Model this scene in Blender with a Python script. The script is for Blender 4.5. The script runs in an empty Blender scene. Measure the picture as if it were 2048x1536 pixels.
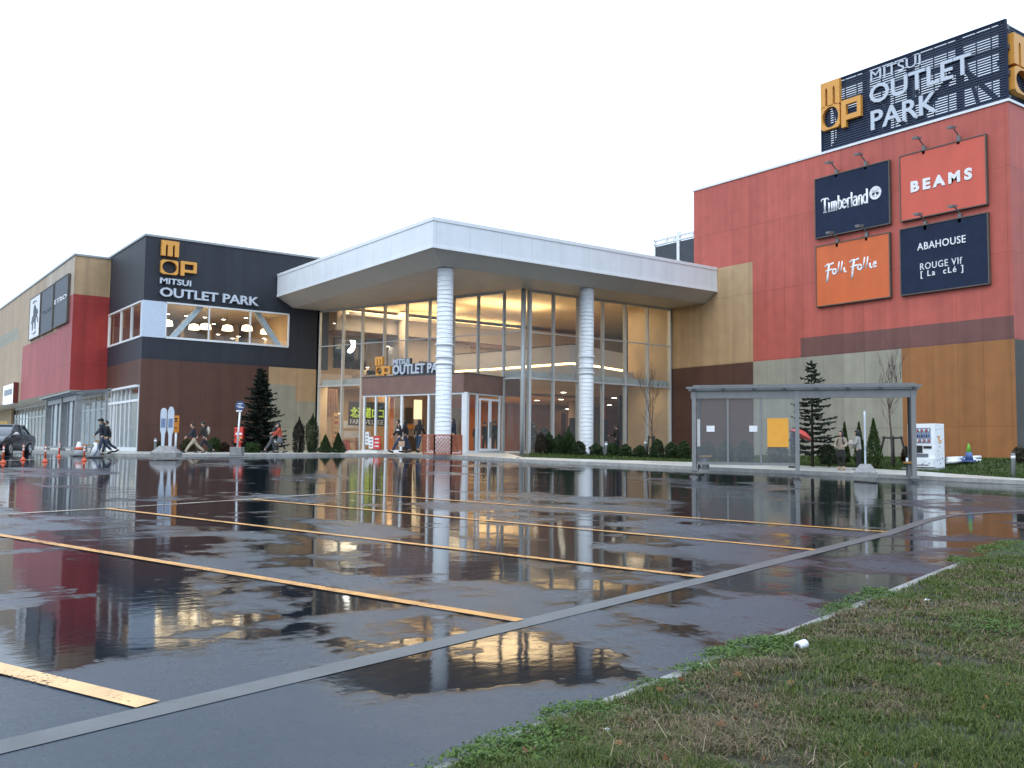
import bpy, bmesh, math, random
import numpy as np
from mathutils import Vector, Matrix
rnd = random.Random(7)
SC = bpy.context.scene
COL = SC.collection
PI = math.pi
# ------------------------------------------------------------------ camera, sky, sun, exposure
FPX, YAW, PITCH, ROLL = 1906.0, math.radians(53.973), math.radians(4.0565), math.radians(-0.6019)
_fw = np.array([math.cos(PITCH)*math.cos(YAW), math.cos(PITCH)*math.sin(YAW), math.sin(PITCH)])
_r = np.cross(_fw, [0, 0, 1.0]); _r /= np.linalg.norm(_r)
_d = np.cross(_fw, _r)
RX = math.cos(ROLL)*_r + math.sin(ROLL)*_d
DX = -math.sin(ROLL)*_r + math.cos(ROLL)*_d
cam_data = bpy.data.cameras.new('camera')
cam_data.sensor_width = 36.0
cam_data.lens = FPX/2048*36.0
cam_data.clip_start, cam_data.clip_end = 0.05, 3000.0
cam = bpy.data.objects.new('camera', cam_data)
COL.objects.link(cam)
cam.matrix_world = Matrix([[RX[i], -DX[i], -_fw[i], 0.0] for i in range(3)] + [[0, 0, 0, 1]])
SC.camera = cam

world = bpy.data.worlds.new('World'); SC.world = world; world.use_nodes = True
wn, wl = world.node_tree.nodes, world.node_tree.links
for n_ in list(wn): wn.remove(n_)
SUN_EL, SUN_AZ = math.radians(42), math.radians(200)      # azimuth of the sun, counter-clockwise from +X
sky = wn.new('ShaderNodeTexSky'); sky.sky_type = 'NISHITA'; sky.sun_disc = False
sky.sun_elevation = SUN_EL; sky.sun_rotation = math.radians(90) - SUN_AZ
sky.air_density, sky.dust_density, sky.ozone_density = 1.0, 6.0, 1.0
cloud = wn.new('ShaderNodeMixRGB'); cloud.blend_type = 'MIX'; cloud.inputs[0].default_value = 0.88
wtc = wn.new('ShaderNodeTexCoord'); wsep = wn.new('ShaderNodeSeparateXYZ')
wl.new(wtc.outputs['Generated'], wsep.inputs[0])
wr = wn.new('ShaderNodeValToRGB'); wl.new(wsep.outputs['Z'], wr.inputs[0])
wr.color_ramp.elements[0].position = 0.0; wr.color_ramp.elements[0].color = (6.0, 7.7, 9.0, 1)
wr.color_ramp.elements[1].position = 0.60; wr.color_ramp.elements[1].color = (12.0, 14.3, 17.2, 1)
_e = wr.color_ramp.elements.new(0.24); _e.color = (9.0, 10.7, 12.8, 1)
wl.new(sky.outputs[0], cloud.inputs[1]); wl.new(wr.outputs[0], cloud.inputs[2])
bg = wn.new('ShaderNodeBackground'); bg.inputs[1].default_value = 0.15
wo = wn.new('ShaderNodeOutputWorld')
wl.new(cloud.outputs[0], bg.inputs[0]); wl.new(bg.outputs[0], wo.inputs[0])

sun_d = bpy.data.lights.new('sun', 'SUN'); sun_d.energy = 0.6; sun_d.angle = math.radians(25); sun_d.color = (1.0, 0.96, 0.9)
sun = bpy.data.objects.new('sun', sun_d); COL.objects.link(sun)
_sd = Vector((math.cos(SUN_EL)*math.cos(SUN_AZ), math.cos(SUN_EL)*math.sin(SUN_AZ), math.sin(SUN_EL)))
sun.rotation_euler = _sd.to_track_quat('Z', 'Y').to_euler(); sun.location = (0, 0, 60)
vs = SC.view_settings
vs.view_transform = 'Standard'; vs.look = 'None'; vs.exposure = 0.0; vs.gamma = 1.0; vs.use_curve_mapping = False
SC.cycles.use_denoising = True
SC.cycles.max_bounces = 8; SC.cycles.transparent_max_bounces = 24
SC.cycles.caustics_reflective = False; SC.cycles.caustics_refractive = False
SC.cycles.sample_clamp_indirect = 6.0

# ------------------------------------------------------------------ pixel rays: photo pixels (2048 x 1536) to points on real planes
def ray(x, y):
    return RX*((x-1024)/FPX) + DX*((y-768)/FPX) + _fw
def onX(x, y, c): r = ray(x, y); return r*(c/r[0])
def onY(x, y, c): r = ray(x, y); return r*(c/r[1])
def onZ(x, y, c): r = ray(x, y); return r*(c/r[2])
def atD(x, y, D): return ray(x, y)*D
def soft(t): return math.log1p(math.exp(-abs(t))) + max(t, 0)
def G(x, y):                                             # the asphalt: a gentle rise towards the entrance
    z = -1.6005 + 0.00796*x + 0.02338*y
    z += 0.2*math.exp(-((x-25.5)**2 + (y-40)**2)/(2*9.5**2))
    z = -0.3 - 0.06*soft((-0.3 - z)/0.06) if z > -1.0 else z
    return -3.0 + 0.2*soft((z+3.0)/0.2) if z < -2.2 else z
def onG(x, y, dz=0.0):
    r = ray(x, y); t0, t1 = 1.0, 140.0
    t = t0
    while t < t1:
        p = r*t
        if p[2] <= G(p[0], p[1]) + dz: break
        t += 0.25
    a, b = t-0.25, t
    for _ in range(30):
        m = (a+b)/2; p = r*m
        if p[2] <= G(p[0], p[1]) + dz: b = m
        else: a = m
    return r*b

# ------------------------------------------------------------------ objects
def setp(o, label=None, cat=None, group=None, kind=None):
    if label: o['label'] = label
    if cat: o['category'] = cat
    if group: o['group'] = group
    if kind: o['kind'] = kind
    return o
def thing(name, label, cat, loc=(0, 0, 0), rz=0.0, group=None, kind=None):
    o = bpy.data.objects.new(name, None); COL.objects.link(o)
    o.location = [float(c) for c in loc]; o.rotation_euler = (0, 0, rz); o.empty_display_size = 0.2
    return setp(o, label, cat, group, kind)
def wloc(o):
    p = Vector((0, 0, 0))
    while o is not None: p += o.location; o = o.parent
    return p
def kids(o): return list(o.children)
def copy_tree(o, parent=None):
    c = o.copy(); COL.objects.link(c)
    if parent is not None: c.parent = parent
    for ch in kids(o): copy_tree(ch, c)
    return c

def unit(v):
    v = np.asarray(v, float); n = np.linalg.norm(v); return v/n if n > 1e-9 else np.array([0., 0., 1.])[:len(v)]
class MB:
    def __init__(s): s.v = []; s.f = []; s.m = []; s.s = []
    def pt(s, p): s.v.append((float(p[0]), float(p[1]), float(p[2]))); return len(s.v)-1
    def poly(s, pts, m=0, smooth=False):
        s.f.append([s.pt(p) for p in pts]); s.m.append(m); s.s.append(smooth); return s
    def box(s, o, u, v, w, m=0):
        o, u, v, w = (np.asarray(a, float) for a in (o, u, v, w))
        if np.dot(np.cross(u, v), w) < 0: u, v = v, u
        b = len(s.v)
        for c in (o, o+u, o+u+v, o+v, o+w, o+u+w, o+u+v+w, o+v+w): s.pt(c)
        for q in ((3, 2, 1, 0), (4, 5, 6, 7), (0, 1, 5, 4), (1, 2, 6, 5), (2, 3, 7, 6), (3, 0, 4, 7)):
            s.f.append([b+i for i in q]); s.m.append(m); s.s.append(False)
        return s
    def bx(s, x0, x1, y0, y1, z0, z1, m=0): return s.box((x0, y0, z0), (x1-x0, 0, 0), (0, y1-y0, 0), (0, 0, z1-z0), m)
    def bar(s, a, b, w, h, m=0, up=(0, 0, 1)):            # box beam from a to b; w across, h along up
        a, b = np.asarray(a, float), np.asarray(b, float); d = b-a
        side = np.cross(d, up)
        if np.linalg.norm(side) < 1e-6: side = np.cross(d, (1, 0, 0))
        side = unit(side); u2 = unit(np.cross(side, d))
        return s.box(a - side*w/2 - u2*h/2, d, side*w, u2*h, m)
    def tube(s, pts, rad, n=8, m=0, cap=True):
        pts = [np.asarray(p, float) for p in pts]
        if not hasattr(rad, '__len__'): rad = [rad]*len(pts)
        b0 = len(s.v); ref = None
        for i, p in enumerate(pts):
            d = unit(pts[min(i+1, len(pts)-1)] - pts[max(i-1, 0)])
            if ref is None: ref = np.array([0, 0, 1.0]) if abs(d[2]) < .9 else np.array([1.0, 0, 0])
            a = unit(np.cross(d, ref)); c = np.cross(d, a); ref = np.cross(a, d)
            for k in range(n):
                t = 2*PI*k/n; s.pt(p + (a*math.cos(t) + c*math.sin(t))*rad[i])
        for i in range(len(pts)-1):
            for k in range(n):
                k2 = (k+1) % n
                s.f.append([b0+i*n+k, b0+i*n+k2, b0+(i+1)*n+k2, b0+(i+1)*n+k]); s.m.append(m); s.s.append(True)
        if cap:
            s.f.append([b0+k for k in range(n)][::-1]); s.m.append(m); s.s.append(False)
            s.f.append([b0+(len(pts)-1)*n+k for k in range(n)]); s.m.append(m); s.s.append(False)
        return s
    def lathe(s, prof, c=(0, 0, 0), n=20, m=0, sx=1.0, sy=1.0):
        b0 = len(s.v)
        for r, z in prof:
            for k in range(n):
                t = 2*PI*k/n; s.pt((c[0]+r*sx*math.cos(t), c[1]+r*sy*math.sin(t), c[2]+z))
        for i in range(len(prof)-1):
            for k in range(n):
                k2 = (k+1) % n
                s.f.append([b0+i*n+k, b0+i*n+k2, b0+(i+1)*n+k2, b0+(i+1)*n+k]); s.m.append(m); s.s.append(True)
        s.f.append([b0+k for k in range(n)][::-1]); s.m.append(m); s.s.append(False)
        s.f.append([b0+(len(prof)-1)*n+k for k in range(n)]); s.m.append(m); s.s.append(False)
        return s
    def prism(s, poly, o, u, v, w, m=0):                  # polygon in (u, v) extruded by w
        o, u, v, w = (np.asarray(a, float) for a in (o, u, v, w))
        b = len(s.v); k = len(poly)
        for a, c in poly: s.pt(o+u*a+v*c)
        for a, c in poly: s.pt(o+u*a+v*c+w)
        area = sum(poly[i][0]*poly[(i+1) % k][1]-poly[(i+1) % k][0]*poly[i][1] for i in range(k))
        fl = (np.dot(np.cross(u, v), w) > 0) == (area > 0)
        fs = [list(range(k))[::-1], [k+i for i in range(k)]] + [[i, (i+1) % k, k+(i+1) % k, k+i] for i in range(k)]
        for q in fs:
            s.f.append([b+i for i in (q if fl else q[::-1])]); s.m.append(m); s.s.append(False)
        return s
    def ball(s, c, r, n=10, m=0, sx=1, sy=1, sz=1):
        h = max(4, n//2)
        return s.lathe([(max(r*math.sin(PI*i/h), 1e-4), -r*sz*math.cos(PI*i/h)) for i in range(h+1)], c, n, m, sx, sy)
    def add(s, verts, faces, m=0, smooth=False):
        b = len(s.v)
        for p in verts: s.pt(p)
        for f in faces: s.f.append([b+i for i in f]); s.m.append(m); s.s.append(smooth)
        return s
    def build(s, name, mats, parent=None, label=None, cat=None, group=None, kind=None, bevel=0.0):
        me = bpy.data.meshes.new(name)
        off = wloc(parent) if parent is not None else Vector((0, 0, 0))
        me.from_pydata([(x-off.x, y-off.y, z-off.z) for x, y, z in s.v], [], s.f)
        if not isinstance(mats, (list, tuple)): mats = [mats]
        for m in mats: me.materials.append(m)
        me.polygons.foreach_set('material_index', s.m); me.polygons.foreach_set('use_smooth', s.s)
        me.update()
        o = bpy.data.objects.new(name, me); COL.objects.link(o)
        if parent is not None: o.parent = parent
        if bevel:
            bm_ = o.modifiers.new('bevel', 'BEVEL'); bm_.width = bevel; bm_.segments = 2; bm_.limit_method = 'ANGLE'
        return setp(o, label, cat, group, kind)

# ------------------------------------------------------------------ materials
def lin(r, g, b):
    f = lambda c: (c/255/12.92 if c/255 <= 0.04045 else ((c/255+0.055)/1.055)**2.4)
    return (f(r), f(g), f(b))
MATS = {}
def mat(name, col, rough=0.6, var=0.12, scale=4.0, bump=0.0, bscale=60.0, metal=0.0, spec=0.5, seams=None, streak=0.0, coat=0.0):
    """Principled paint with noise-driven tone, optional fine bump and panel seams (list of (axis, spacing, offset, width))."""
    if name in MATS: return MATS[name]
    m = bpy.data.materials.new(name); m.use_nodes = True; MATS[name] = m
    N, L = m.node_tree.nodes, m.node_tree.links
    p = N['Principled BSDF']
    p.inputs['Roughness'].default_value = rough; p.inputs['Metallic'].default_value = metal
    p.inputs['Specular IOR Level'].default_value = spec
    if coat: p.inputs['Coat Weight'].default_value = coat; p.inputs['Coat Roughness'].default_value = 0.08
    geo = N.new('ShaderNodeNewGeometry')
    no = N.new('ShaderNodeTexNoise'); no.inputs['Scale'].default_value = scale; no.inputs['Detail'].default_value = 6
    L.new(geo.outputs['Position'], no.inputs['Vector'])
    ra = N.new('ShaderNodeMapRange'); ra.inputs['From Min'].default_value = 0.3; ra.inputs['From Max'].default_value = 0.7
    ra.inputs['To Min'].default_value = 1-var; ra.inputs['To Max'].default_value = 1+var
    L.new(no.outputs['Fac'], ra.inputs['Value'])
    fac = ra.outputs[0]
    def math_(op, a, b=None):
        q = N.new('ShaderNodeMath'); q.operation = op
        for i, t in enumerate((a, b)):
            if t is None: continue
            if isinstance(t, (int, float)): q.inputs[i].default_value = t
            else: L.new(t, q.inputs[i])
        return q.outputs[0]
    if streak:
        mp = N.new('ShaderNodeMapping'); mp.inputs['Scale'].default_value = (2.2, 2.2, 0.12)
        L.new(geo.outputs['Position'], mp.inputs['Vector'])
        n2 = N.new('ShaderNodeTexNoise'); n2.inputs['Scale'].default_value = 1.0; n2.inputs['Detail'].default_value = 5
        L.new(mp.outputs[0], n2.inputs['Vector'])
        r2 = N.new('ShaderNodeMapRange'); r2.inputs['From Min'].default_value = 0.35; r2.inputs['From Max'].default_value = 0.75
        r2.inputs['To Min'].default_value = 1+streak*.4; r2.inputs['To Max'].default_value = 1-streak
        L.new(n2.outputs['Fac'], r2.inputs['Value']); fac = math_('MULTIPLY', fac, r2.outputs[0])
    hgt = None
    if seams:
        sp = N.new('ShaderNodeSeparateXYZ'); L.new(geo.outputs['Position'], sp.inputs[0])
        for ax, spacing, offs, width in seams:
            c = math_('ADD', sp.outputs[ax], -offs + 1000*spacing)
            pp = math_('PINGPONG', c, spacing/2)
            line = math_('LESS_THAN', pp, width/2)
            fac = math_('MULTIPLY', fac, math_('SUBTRACT', 1.0, math_('MULTIPLY', line, 0.28)))
            fl = math_('FLOOR', math_('DIVIDE', math_('ADD', sp.outputs[ax], -offs), spacing))
            cell = math_('MULTIPLY', fl, 12.9898+ax*7.13) if hgt is None else math_('ADD', cell, math_('MULTIPLY', fl, 12.9898+ax*7.13))
            hgt = line if hgt is None else math_('MAXIMUM', hgt, line)
    if seams and len(seams) > 2:                         # no two panels quite the same shade
        wn_ = N.new('ShaderNodeTexWhiteNoise'); wn_.noise_dimensions = '1D'; L.new(cell, wn_.inputs['W'])
        fac = math_('MULTIPLY', fac, math_('MULTIPLY_ADD', wn_.outputs['Value'], 0.11)); fac.node.inputs[1].links[0].from_node.inputs[2].default_value = 0.945
    mul = N.new('ShaderNodeVectorMath'); mul.operation = 'SCALE'; mul.inputs[0].default_value = col[:3]
    L.new(fac, mul.inputs['Scale']); L.new(mul.outputs[0], p.inputs['Base Color'])
    if bump or hgt is not None:
        b = N.new('ShaderNodeBump'); b.inputs['Distance'].default_value = 0.01; b.inputs['Strength'].default_value = max(bump, 0.2)
        nb = N.new('ShaderNodeTexNoise'); nb.inputs['Scale'].default_value = bscale; nb.inputs['Detail'].default_value = 3
        L.new(geo.outputs['Position'], nb.inputs['Vector'])
        h = nb.outputs['Fac']
        if hgt is not None: h = math_('SUBTRACT', h, hgt)
        L.new(h, b.inputs['Height']); L.new(b.outputs[0], p.inputs['Normal'])
    return m
def emit(name, col, strength):
    if name in MATS: return MATS[name]
    m = bpy.data.materials.new(name); m.use_nodes = True; MATS[name] = m
    N, L = m.node_tree.nodes, m.node_tree.links
    p = N['Principled BSDF']; p.inputs['Base Color'].default_value = (*col, 1)
    p.inputs['Emission Color'].default_value = (*col, 1); p.inputs['Emission Strength'].default_value = strength
    return m
def glass(name, tint=(0.93, 0.96, 0.96), rough=0.0, spots=False, haze=0.0, refl=1.0):
    if name in MATS: return MATS[name]
    m = bpy.data.materials.new(name); m.use_nodes = True; MATS[name] = m
    N, L = m.node_tree.nodes, m.node_tree.links
    for n_ in list(N): N.remove(n_)
    out = N.new('ShaderNodeOutputMaterial'); tr = N.new('ShaderNodeBsdfTransparent'); gl = N.new('ShaderNodeBsdfGlossy')
    tr.inputs[0].default_value = (*tint, 1); gl.inputs['Roughness'].default_value = rough
    fr = N.new('ShaderNodeFresnel'); g0 = N.new('ShaderNodeNewGeometry'); io = N.new('ShaderNodeMapRange')
    io.inputs['To Min'].default_value = 1.5; io.inputs['To Max'].default_value = 1/1.5      # same reflectance from both sides
    L.new(g0.outputs['Backfacing'], io.inputs['Value']); L.new(io.outputs[0], fr.inputs[0])
    mx = N.new('ShaderNodeMixShader'); k = N.new('ShaderNodeMath'); k.operation = 'MULTIPLY'; k.inputs[1].default_value = 0.85*refl; k.use_clamp = True
    L.new(fr.outputs[0], k.inputs[0]); L.new(k.outputs[0], mx.inputs[0]); L.new(tr.outputs[0], mx.inputs[1]); L.new(gl.outputs[0], mx.inputs[2])
    last = mx.outputs[0]
    if haze or spots:
        df = N.new('ShaderNodeBsdfDiffuse'); df.inputs[0].default_value = (0.6, 0.62, 0.64, 1)
        m2 = N.new('ShaderNodeMixShader'); m2.inputs[0].default_value = haze
        if spots:                                         # rain drops and dirt on the pane
            g = N.new('ShaderNodeNewGeometry'); vo = N.new('ShaderNodeTexVoronoi'); vo.inputs['Scale'].default_value = 7.0
            L.new(g.outputs['Position'], vo.inputs['Vector'])
            lt = N.new('ShaderNodeMath'); lt.operation = 'LESS_THAN'; lt.inputs[1].default_value = 0.16; L.new(vo.outputs['Distance'], lt.inputs[0])
            m_ = N.new('ShaderNodeMath'); m_.operation = 'MULTIPLY_ADD'; m_.inputs[1].default_value = 0.22; m_.inputs[2].default_value = haze
            L.new(lt.outputs[0], m_.inputs[0]); L.new(m_.outputs[0], m2.inputs[0])
        L.new(last, m2.inputs[1]); L.new(df.outputs[0], m2.inputs[2]); last = m2.outputs[0]
    L.new(last, out.inputs[0])
    return m

# ------------------------------------------------------------------ lettering from the built-in typeface
_TX = {}
def text_geo(s, bold=0.0, space=1.0):
    key = (s, bold, space)
    if key in _TX: return _TX[key]
    cu = bpy.data.curves.new('lettering', 'FONT'); cu.body = s; cu.size = 1.0; cu.offset = bold; cu.space_character = space
    cu.extrude = 0.5; cu.resolution_u = 3; cu.fill_mode = 'BOTH'
    o = bpy.data.objects.new('lettering', cu); COL.objects.link(o)
    dg = bpy.context.evaluated_depsgraph_get(); me = o.evaluated_get(dg).to_mesh()
    vs_ = np.array([v.co[:] for v in me.vertices]); fs = [list(p.vertices) for p in me.polygons]
    o.evaluated_get(dg).to_mesh_clear(); bpy.data.objects.remove(o); bpy.data.curves.remove(cu)
    lo, hi = vs_.min(0), vs_.max(0)
    vs_[:, :2] = (vs_[:, :2]-lo[:2])/(hi[:2]-lo[:2]); vs_[:, 2] = (vs_[:, 2]-lo[2])/(hi[2]-lo[2])
    _TX[key] = (vs_, fs); return _TX[key]
def put_text(mb, s, o, u, v, w, m=0, bold=0.0, space=1.0):
    """text fitted into the parallelogram o, u (along), v (up), extruded by w"""
    vs_, fs = text_geo(s, bold, space)
    o, u, v, w = (np.asarray(a, float) for a in (o, u, v, w))
    P = o + vs_[:, :1]*u + vs_[:, 1:2]*v + vs_[:, 2:3]*w
    mb.add(P, fs, m)
# ------------------------------------------------------------------ ground materials
def wet_asphalt():
    m = bpy.data.materials.new('wet_asphalt'); m.use_nodes = True
    N, L = m.node_tree.nodes, m.node_tree.links
    p = N['Principled BSDF']; p.inputs['IOR'].default_value = 1.34
    geo = N.new('ShaderNodeNewGeometry')
    def noise(scale, detail, sc=(1, 1, 1), rot=0.0, rough=0.55, dist=0.0):
        mp = N.new('ShaderNodeMapping'); mp.inputs['Scale'].default_value = sc; mp.inputs['Rotation'].default_value = (0, 0, rot)
        L.new(geo.outputs['Position'], mp.inputs['Vector'])
        n = N.new('ShaderNodeTexNoise'); n.inputs['Scale'].default_value = scale; n.inputs['Detail'].default_value = detail
        n.inputs['Roughness'].default_value = rough; n.inputs['Distortion'].default_value = dist
        L.new(mp.outputs[0], n.inputs['Vector']); return n.outputs['Fac']
    def mr(x, a, b, c, d, sm=False):
        r = N.new('ShaderNodeMapRange'); r.inputs['From Min'].default_value = a; r.inputs['From Max'].default_value = b
        r.inputs['To Min'].default_value = c; r.inputs['To Max'].default_value = d
        if sm: r.interpolation_type = 'SMOOTHSTEP'
        L.new(x, r.inputs['Value']); return r.outputs[0]
    def mth(op, a, b, c=None):
        q = N.new('ShaderNodeMath'); q.operation = op
        for i, t in enumerate((a, b, c)):
            if t is None: continue
            if isinstance(t, (int, float)): q.inputs[i].default_value = t
            else: L.new(t, q.inputs[i])
        return q.outputs[0]
    big = noise(0.26, 5, (1.0, 0.62, 1), 0.30, 0.6, 0.4)        # low places where the rain stands
    mid = noise(1.3, 5, (1, 0.55, 1), 0.3, 0.6)
    fine = noise(9.0, 4)
    grit = noise(150.0, 3)
    sp = N.new('ShaderNodeSeparateXYZ'); L.new(geo.outputs['Position'], sp.inputs[0])
    far = mr(sp.outputs['Y'], 6.0, 24.0, -0.012, 0.085)          # the far half of the lot drains worse: more standing water
    for (px, py), rad, amt in (((400, 1290), 2.1, .15), ((850, 1375), .75, .10), ((1130, 1330), .9, .07), ((1330, 1240), 1.5, .08), ((1000, 1130), 2.4, .06), ((130, 1440), 1.0, -.10), ((650, 1480), 1.2, -.08), ((1150, 1440), 1.0, -.06)):
        c = onG(px, py)                                         # hollows (and two high spots) of the paving
        vd = N.new('ShaderNodeVectorMath'); vd.operation = 'DISTANCE'; vd.inputs[1].default_value = [float(t) for t in c]
        L.new(geo.outputs['Position'], vd.inputs[0])
        far = mth('ADD', far, mr(vd.outputs['Value'], 0.0, rad*1.5, amt, 0.0, True))
    lvl = mth('ADD', mth('ADD', mth('MULTIPLY', big, 0.74), mth('MULTIPLY', mid, 0.20)), mth('ADD', mth('MULTIPLY', fine, 0.06), far))
    lvl = mth('ADD', lvl, mr(noise(1.0, 4, (0.22, 2.2, 1), -1.87, 0.6), 0.3, 0.7, -0.035, 0.035))   # wheel ruts along the bays
    pud = mr(lvl, 0.478, 0.532, 0.0, 1.0, True)
    damp = noise(0.55, 5, (1.0, 0.5, 1), 0.3, 0.65, 0.6)           # how deep the film of water lies on the grain
    rdamp = mr(damp, 0.36, 0.64, 0.36, 0.12)
    L.new(mr(pud, 0, 1, 0.50, 0.30), p.inputs['Specular IOR Level'])
    mixr = N.new('ShaderNodeMix'); L.new(pud, mixr.inputs[0]); L.new(rdamp, mixr.inputs[2]); mixr.inputs[3].default_value = 0.05
    rough = mth('ADD', mixr.outputs[0], mr(fine, 0.3, 0.7, -0.015, 0.02))
    rough = mth('MAXIMUM', rough, 0.03)
    L.new(rough, p.inputs['Roughness'])
    base = mr(pud, 0, 1, 0.034, 0.010)
    base = mth('MULTIPLY', base, mr(grit, 0.35, 0.65, 0.35, 1.65))
    cc = N.new('ShaderNodeCombineColor')
    for i, k in enumerate((0.62, 0.97, 1.48)): L.new(mth('MULTIPLY', base, k), cc.inputs[i])
    L.new(cc.outputs[0], p.inputs['Base Color'])
    dry = mth('SUBTRACT', 1.0, pud)
    rip = noise(5.0, 3, (1.0, 2.2, 1), 0.9)
    rip2 = noise(0.9, 2)
    h = mth('ADD', mth('MULTIPLY', mth('MULTIPLY', grit, dry), 0.0028), mth('MULTIPLY', mth('MULTIPLY', fine, dry), 0.0045))
    h = mth('ADD', h, mth('ADD', mth('MULTIPLY', rip, 0.0007), mth('MULTIPLY', rip2, 0.003)))
    b = N.new('ShaderNodeBump'); b.inputs['Distance'].default_value = 1.0; b.inputs['Strength'].default_value = 1.0
    mxn = N.new('ShaderNodeMix'); mxn.data_type = 'VECTOR'           # standing water lies level, the paving follows its fall
    L.new(mth('MULTIPLY', pud, mr(sp.outputs['Y'], 9.0, 24.0, 1.0, 0.0)), mxn.inputs[0]); L.new(geo.outputs['Normal'], mxn.inputs[4]); mxn.inputs[5].default_value = (0, 0, 1)
    L.new(mxn.outputs[1], b.inputs['Normal'])
    L.new(h, b.inputs['Height']); L.new(b.outputs[0], p.inputs['Normal'])
    return m
ASPH = wet_asphalt()
CONC = mat('wet_concrete', (0.068, 0.072, 0.074), 0.40, 0.22, 2.5, 0.25, 80)
KERB = mat('kerb_stone', (0.26, 0.26, 0.25), 0.4, 0.2, 5, 0.3, 90, seams=None)
PAVE = mat('wet_paving', (0.50, 0.485, 0.44), 0.34, 0.2, 1.2, 0.15, 50)
YEL = mat('road_paint', (0.56, 0.255, 0.038), 0.36, 0.28, 7, 0.2, 120)
def worn(m, lo, hi):                                     # paint rubbed off the high grains so the asphalt shows through
    N, L = m.node_tree.nodes, m.node_tree.links; g = N.new('ShaderNodeNewGeometry'); a = N.new('ShaderNodeTexNoise'); a.inputs['Scale'].default_value = 38; a.inputs['Detail'].default_value = 5
    b_ = N.new('ShaderNodeTexNoise'); b_.inputs['Scale'].default_value = 1.1; b_.inputs['Detail'].default_value = 3
    L.new(g.outputs['Position'], a.inputs['Vector']); L.new(g.outputs['Position'], b_.inputs['Vector'])
    s = N.new('ShaderNodeMath'); s.operation = 'MULTIPLY_ADD'; s.inputs[1].default_value = 0.8; L.new(b_.outputs['Fac'], s.inputs[0]); L.new(a.outputs['Fac'], s.inputs[2])
    r = N.new('ShaderNodeMapRange'); r.inputs['From Min'].default_value = lo; r.inputs['From Max'].default_value = hi; L.new(s.outputs[0], r.inputs['Value'])
    L.new(r.outputs[0], N['Principled BSDF'].inputs['Alpha'])
worn(YEL, 0.68, 0.80)
PALEO = mat('worn_sheen_orange_paint', (0.68, 0.40, 0.17), 0.4, 0.2, 5, 0.2, 120); worn(PALEO, 0.66, 0.80)  # wear by alpha; the paler orange is wet sky sheen put into the colour
PALE = mat('pale_road_paint', (0.42, 0.36, 0.27), 0.35, 0.3, 5, 0.2, 120)

worn(PALE, 0.78, 0.98)
# ------------------------------------------------------------------ asphalt sheet
_c = np.concatenate([[-900, -400, -200, -120, -80], np.arange(-60, 84, 1.5), [90, 120, 160, 260, 500, 900]])
_nx = len(_c)
mb = MB()
for y in _c:
    for x in _c: mb.pt((x, y, G(x, y)))
for j in range(_nx-1):
    for i in range(_nx-1):
        mb.f.append([j*_nx+i, j*_nx+i+1, (j+1)*_nx+i+1, (j+1)*_nx+i]); mb.m.append(0); mb.s.append(True)
mb.build('asphalt_ground', ASPH, None, 'wet dark asphalt of the bus parking lot with rain puddles', 'ground', kind='structure')

def ribbon(name, pts, width, m, lift, label, cat, thick=0.0, step=0.8):
    """flat strip laid on the asphalt along world points"""
    P = [np.array([p[0], p[1]]) for p in pts]; Q = [P[0]]
    for a, b in zip(P, P[1:]):
        k = max(1, int(np.linalg.norm(b-a)/step))
        Q += [a+(b-a)*i/k for i in range(1, k+1)]
    q = MB(); n = len(Q)
    for i, p in enumerate(Q):
        d = unit(Q[min(i+1, n-1)]-Q[max(i-1, 0)]); s = np.array([-d[1], d[0]])*width/2
        for e in (p-s, p+s): q.pt((e[0], e[1], G(e[0], e[1])+lift))
    for i in range(n-1): q.f.append([2*i, 2*i+2, 2*i+3, 2*i+1][::-1] if False else [2*i, 2*i+2, 2*i+3, 2*i+1]); q.m.append(0); q.s.append(False)
    return q.build(name, m, None, label, cat, kind='structure')
def ext(p, q, d):                                        # p moved d metres away from q
    p, q = np.asarray(p), np.asarray(q); return p + unit(p-q)*d
s0, s1, s2 = onG(0, 1495), onG(1040, 1249), onG(1774, 1067.5)
strip = [ext(s0, s1, 8), s0, s1, onG(1406, 1160), onG(1629, 1104), s2, onG(1850, 1042), onG(1900, 1031), onG(1975, 1025), onG(2080, 1020)]
ribbon('pavement_strip', strip, 0.21, CONC, 0.004, 'grey concrete gutter strip along the near edge of the bus bays', 'gutter')
l0a, l0b = onG(0, 1338), onG(296, 1411)
LINES = [(ext(l0a, l0b, 9), l0b, 0.16, 'orange bay line at the lower left corner, worn and paled by painted sky sheen'),
         (ext(onG(0, 1071), onG(1040, 1243), 3.0), onG(1040, 1242.5), 0.135, 'orange bay line next behind the pale sheened one'),
         (onG(215, 1017.5), onG(1406, 1155.5), 0.13, 'orange bay line in the middle of the five'),
         (onG(505, 999), onG(1629, 1100.5), 0.13, 'orange bay line just beyond the middle one'),
         (onG(685, 985), onG(1774, 1064.5), 0.13, 'orange bay line farthest from the lawn')]
for a, b, w, lab in LINES:
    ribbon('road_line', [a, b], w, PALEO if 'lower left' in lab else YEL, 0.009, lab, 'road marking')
ribbon('road_line', [ext(onG(0, 1027), onG(685, 985), 4), onG(215, 1017), onG(505, 998.5), onG(760, 980)], 0.12, PALE, 0.007, 'faint pale line closing the far ends of the bus bays', 'road marking')
ribbon('road_line', [onG(-90, 926), onG(0, 922), onG(110, 917), onG(205, 912.5)], 0.25, PALE, 0.007, 'pale edge strip in front of the taxi bay', 'road marking')

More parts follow.
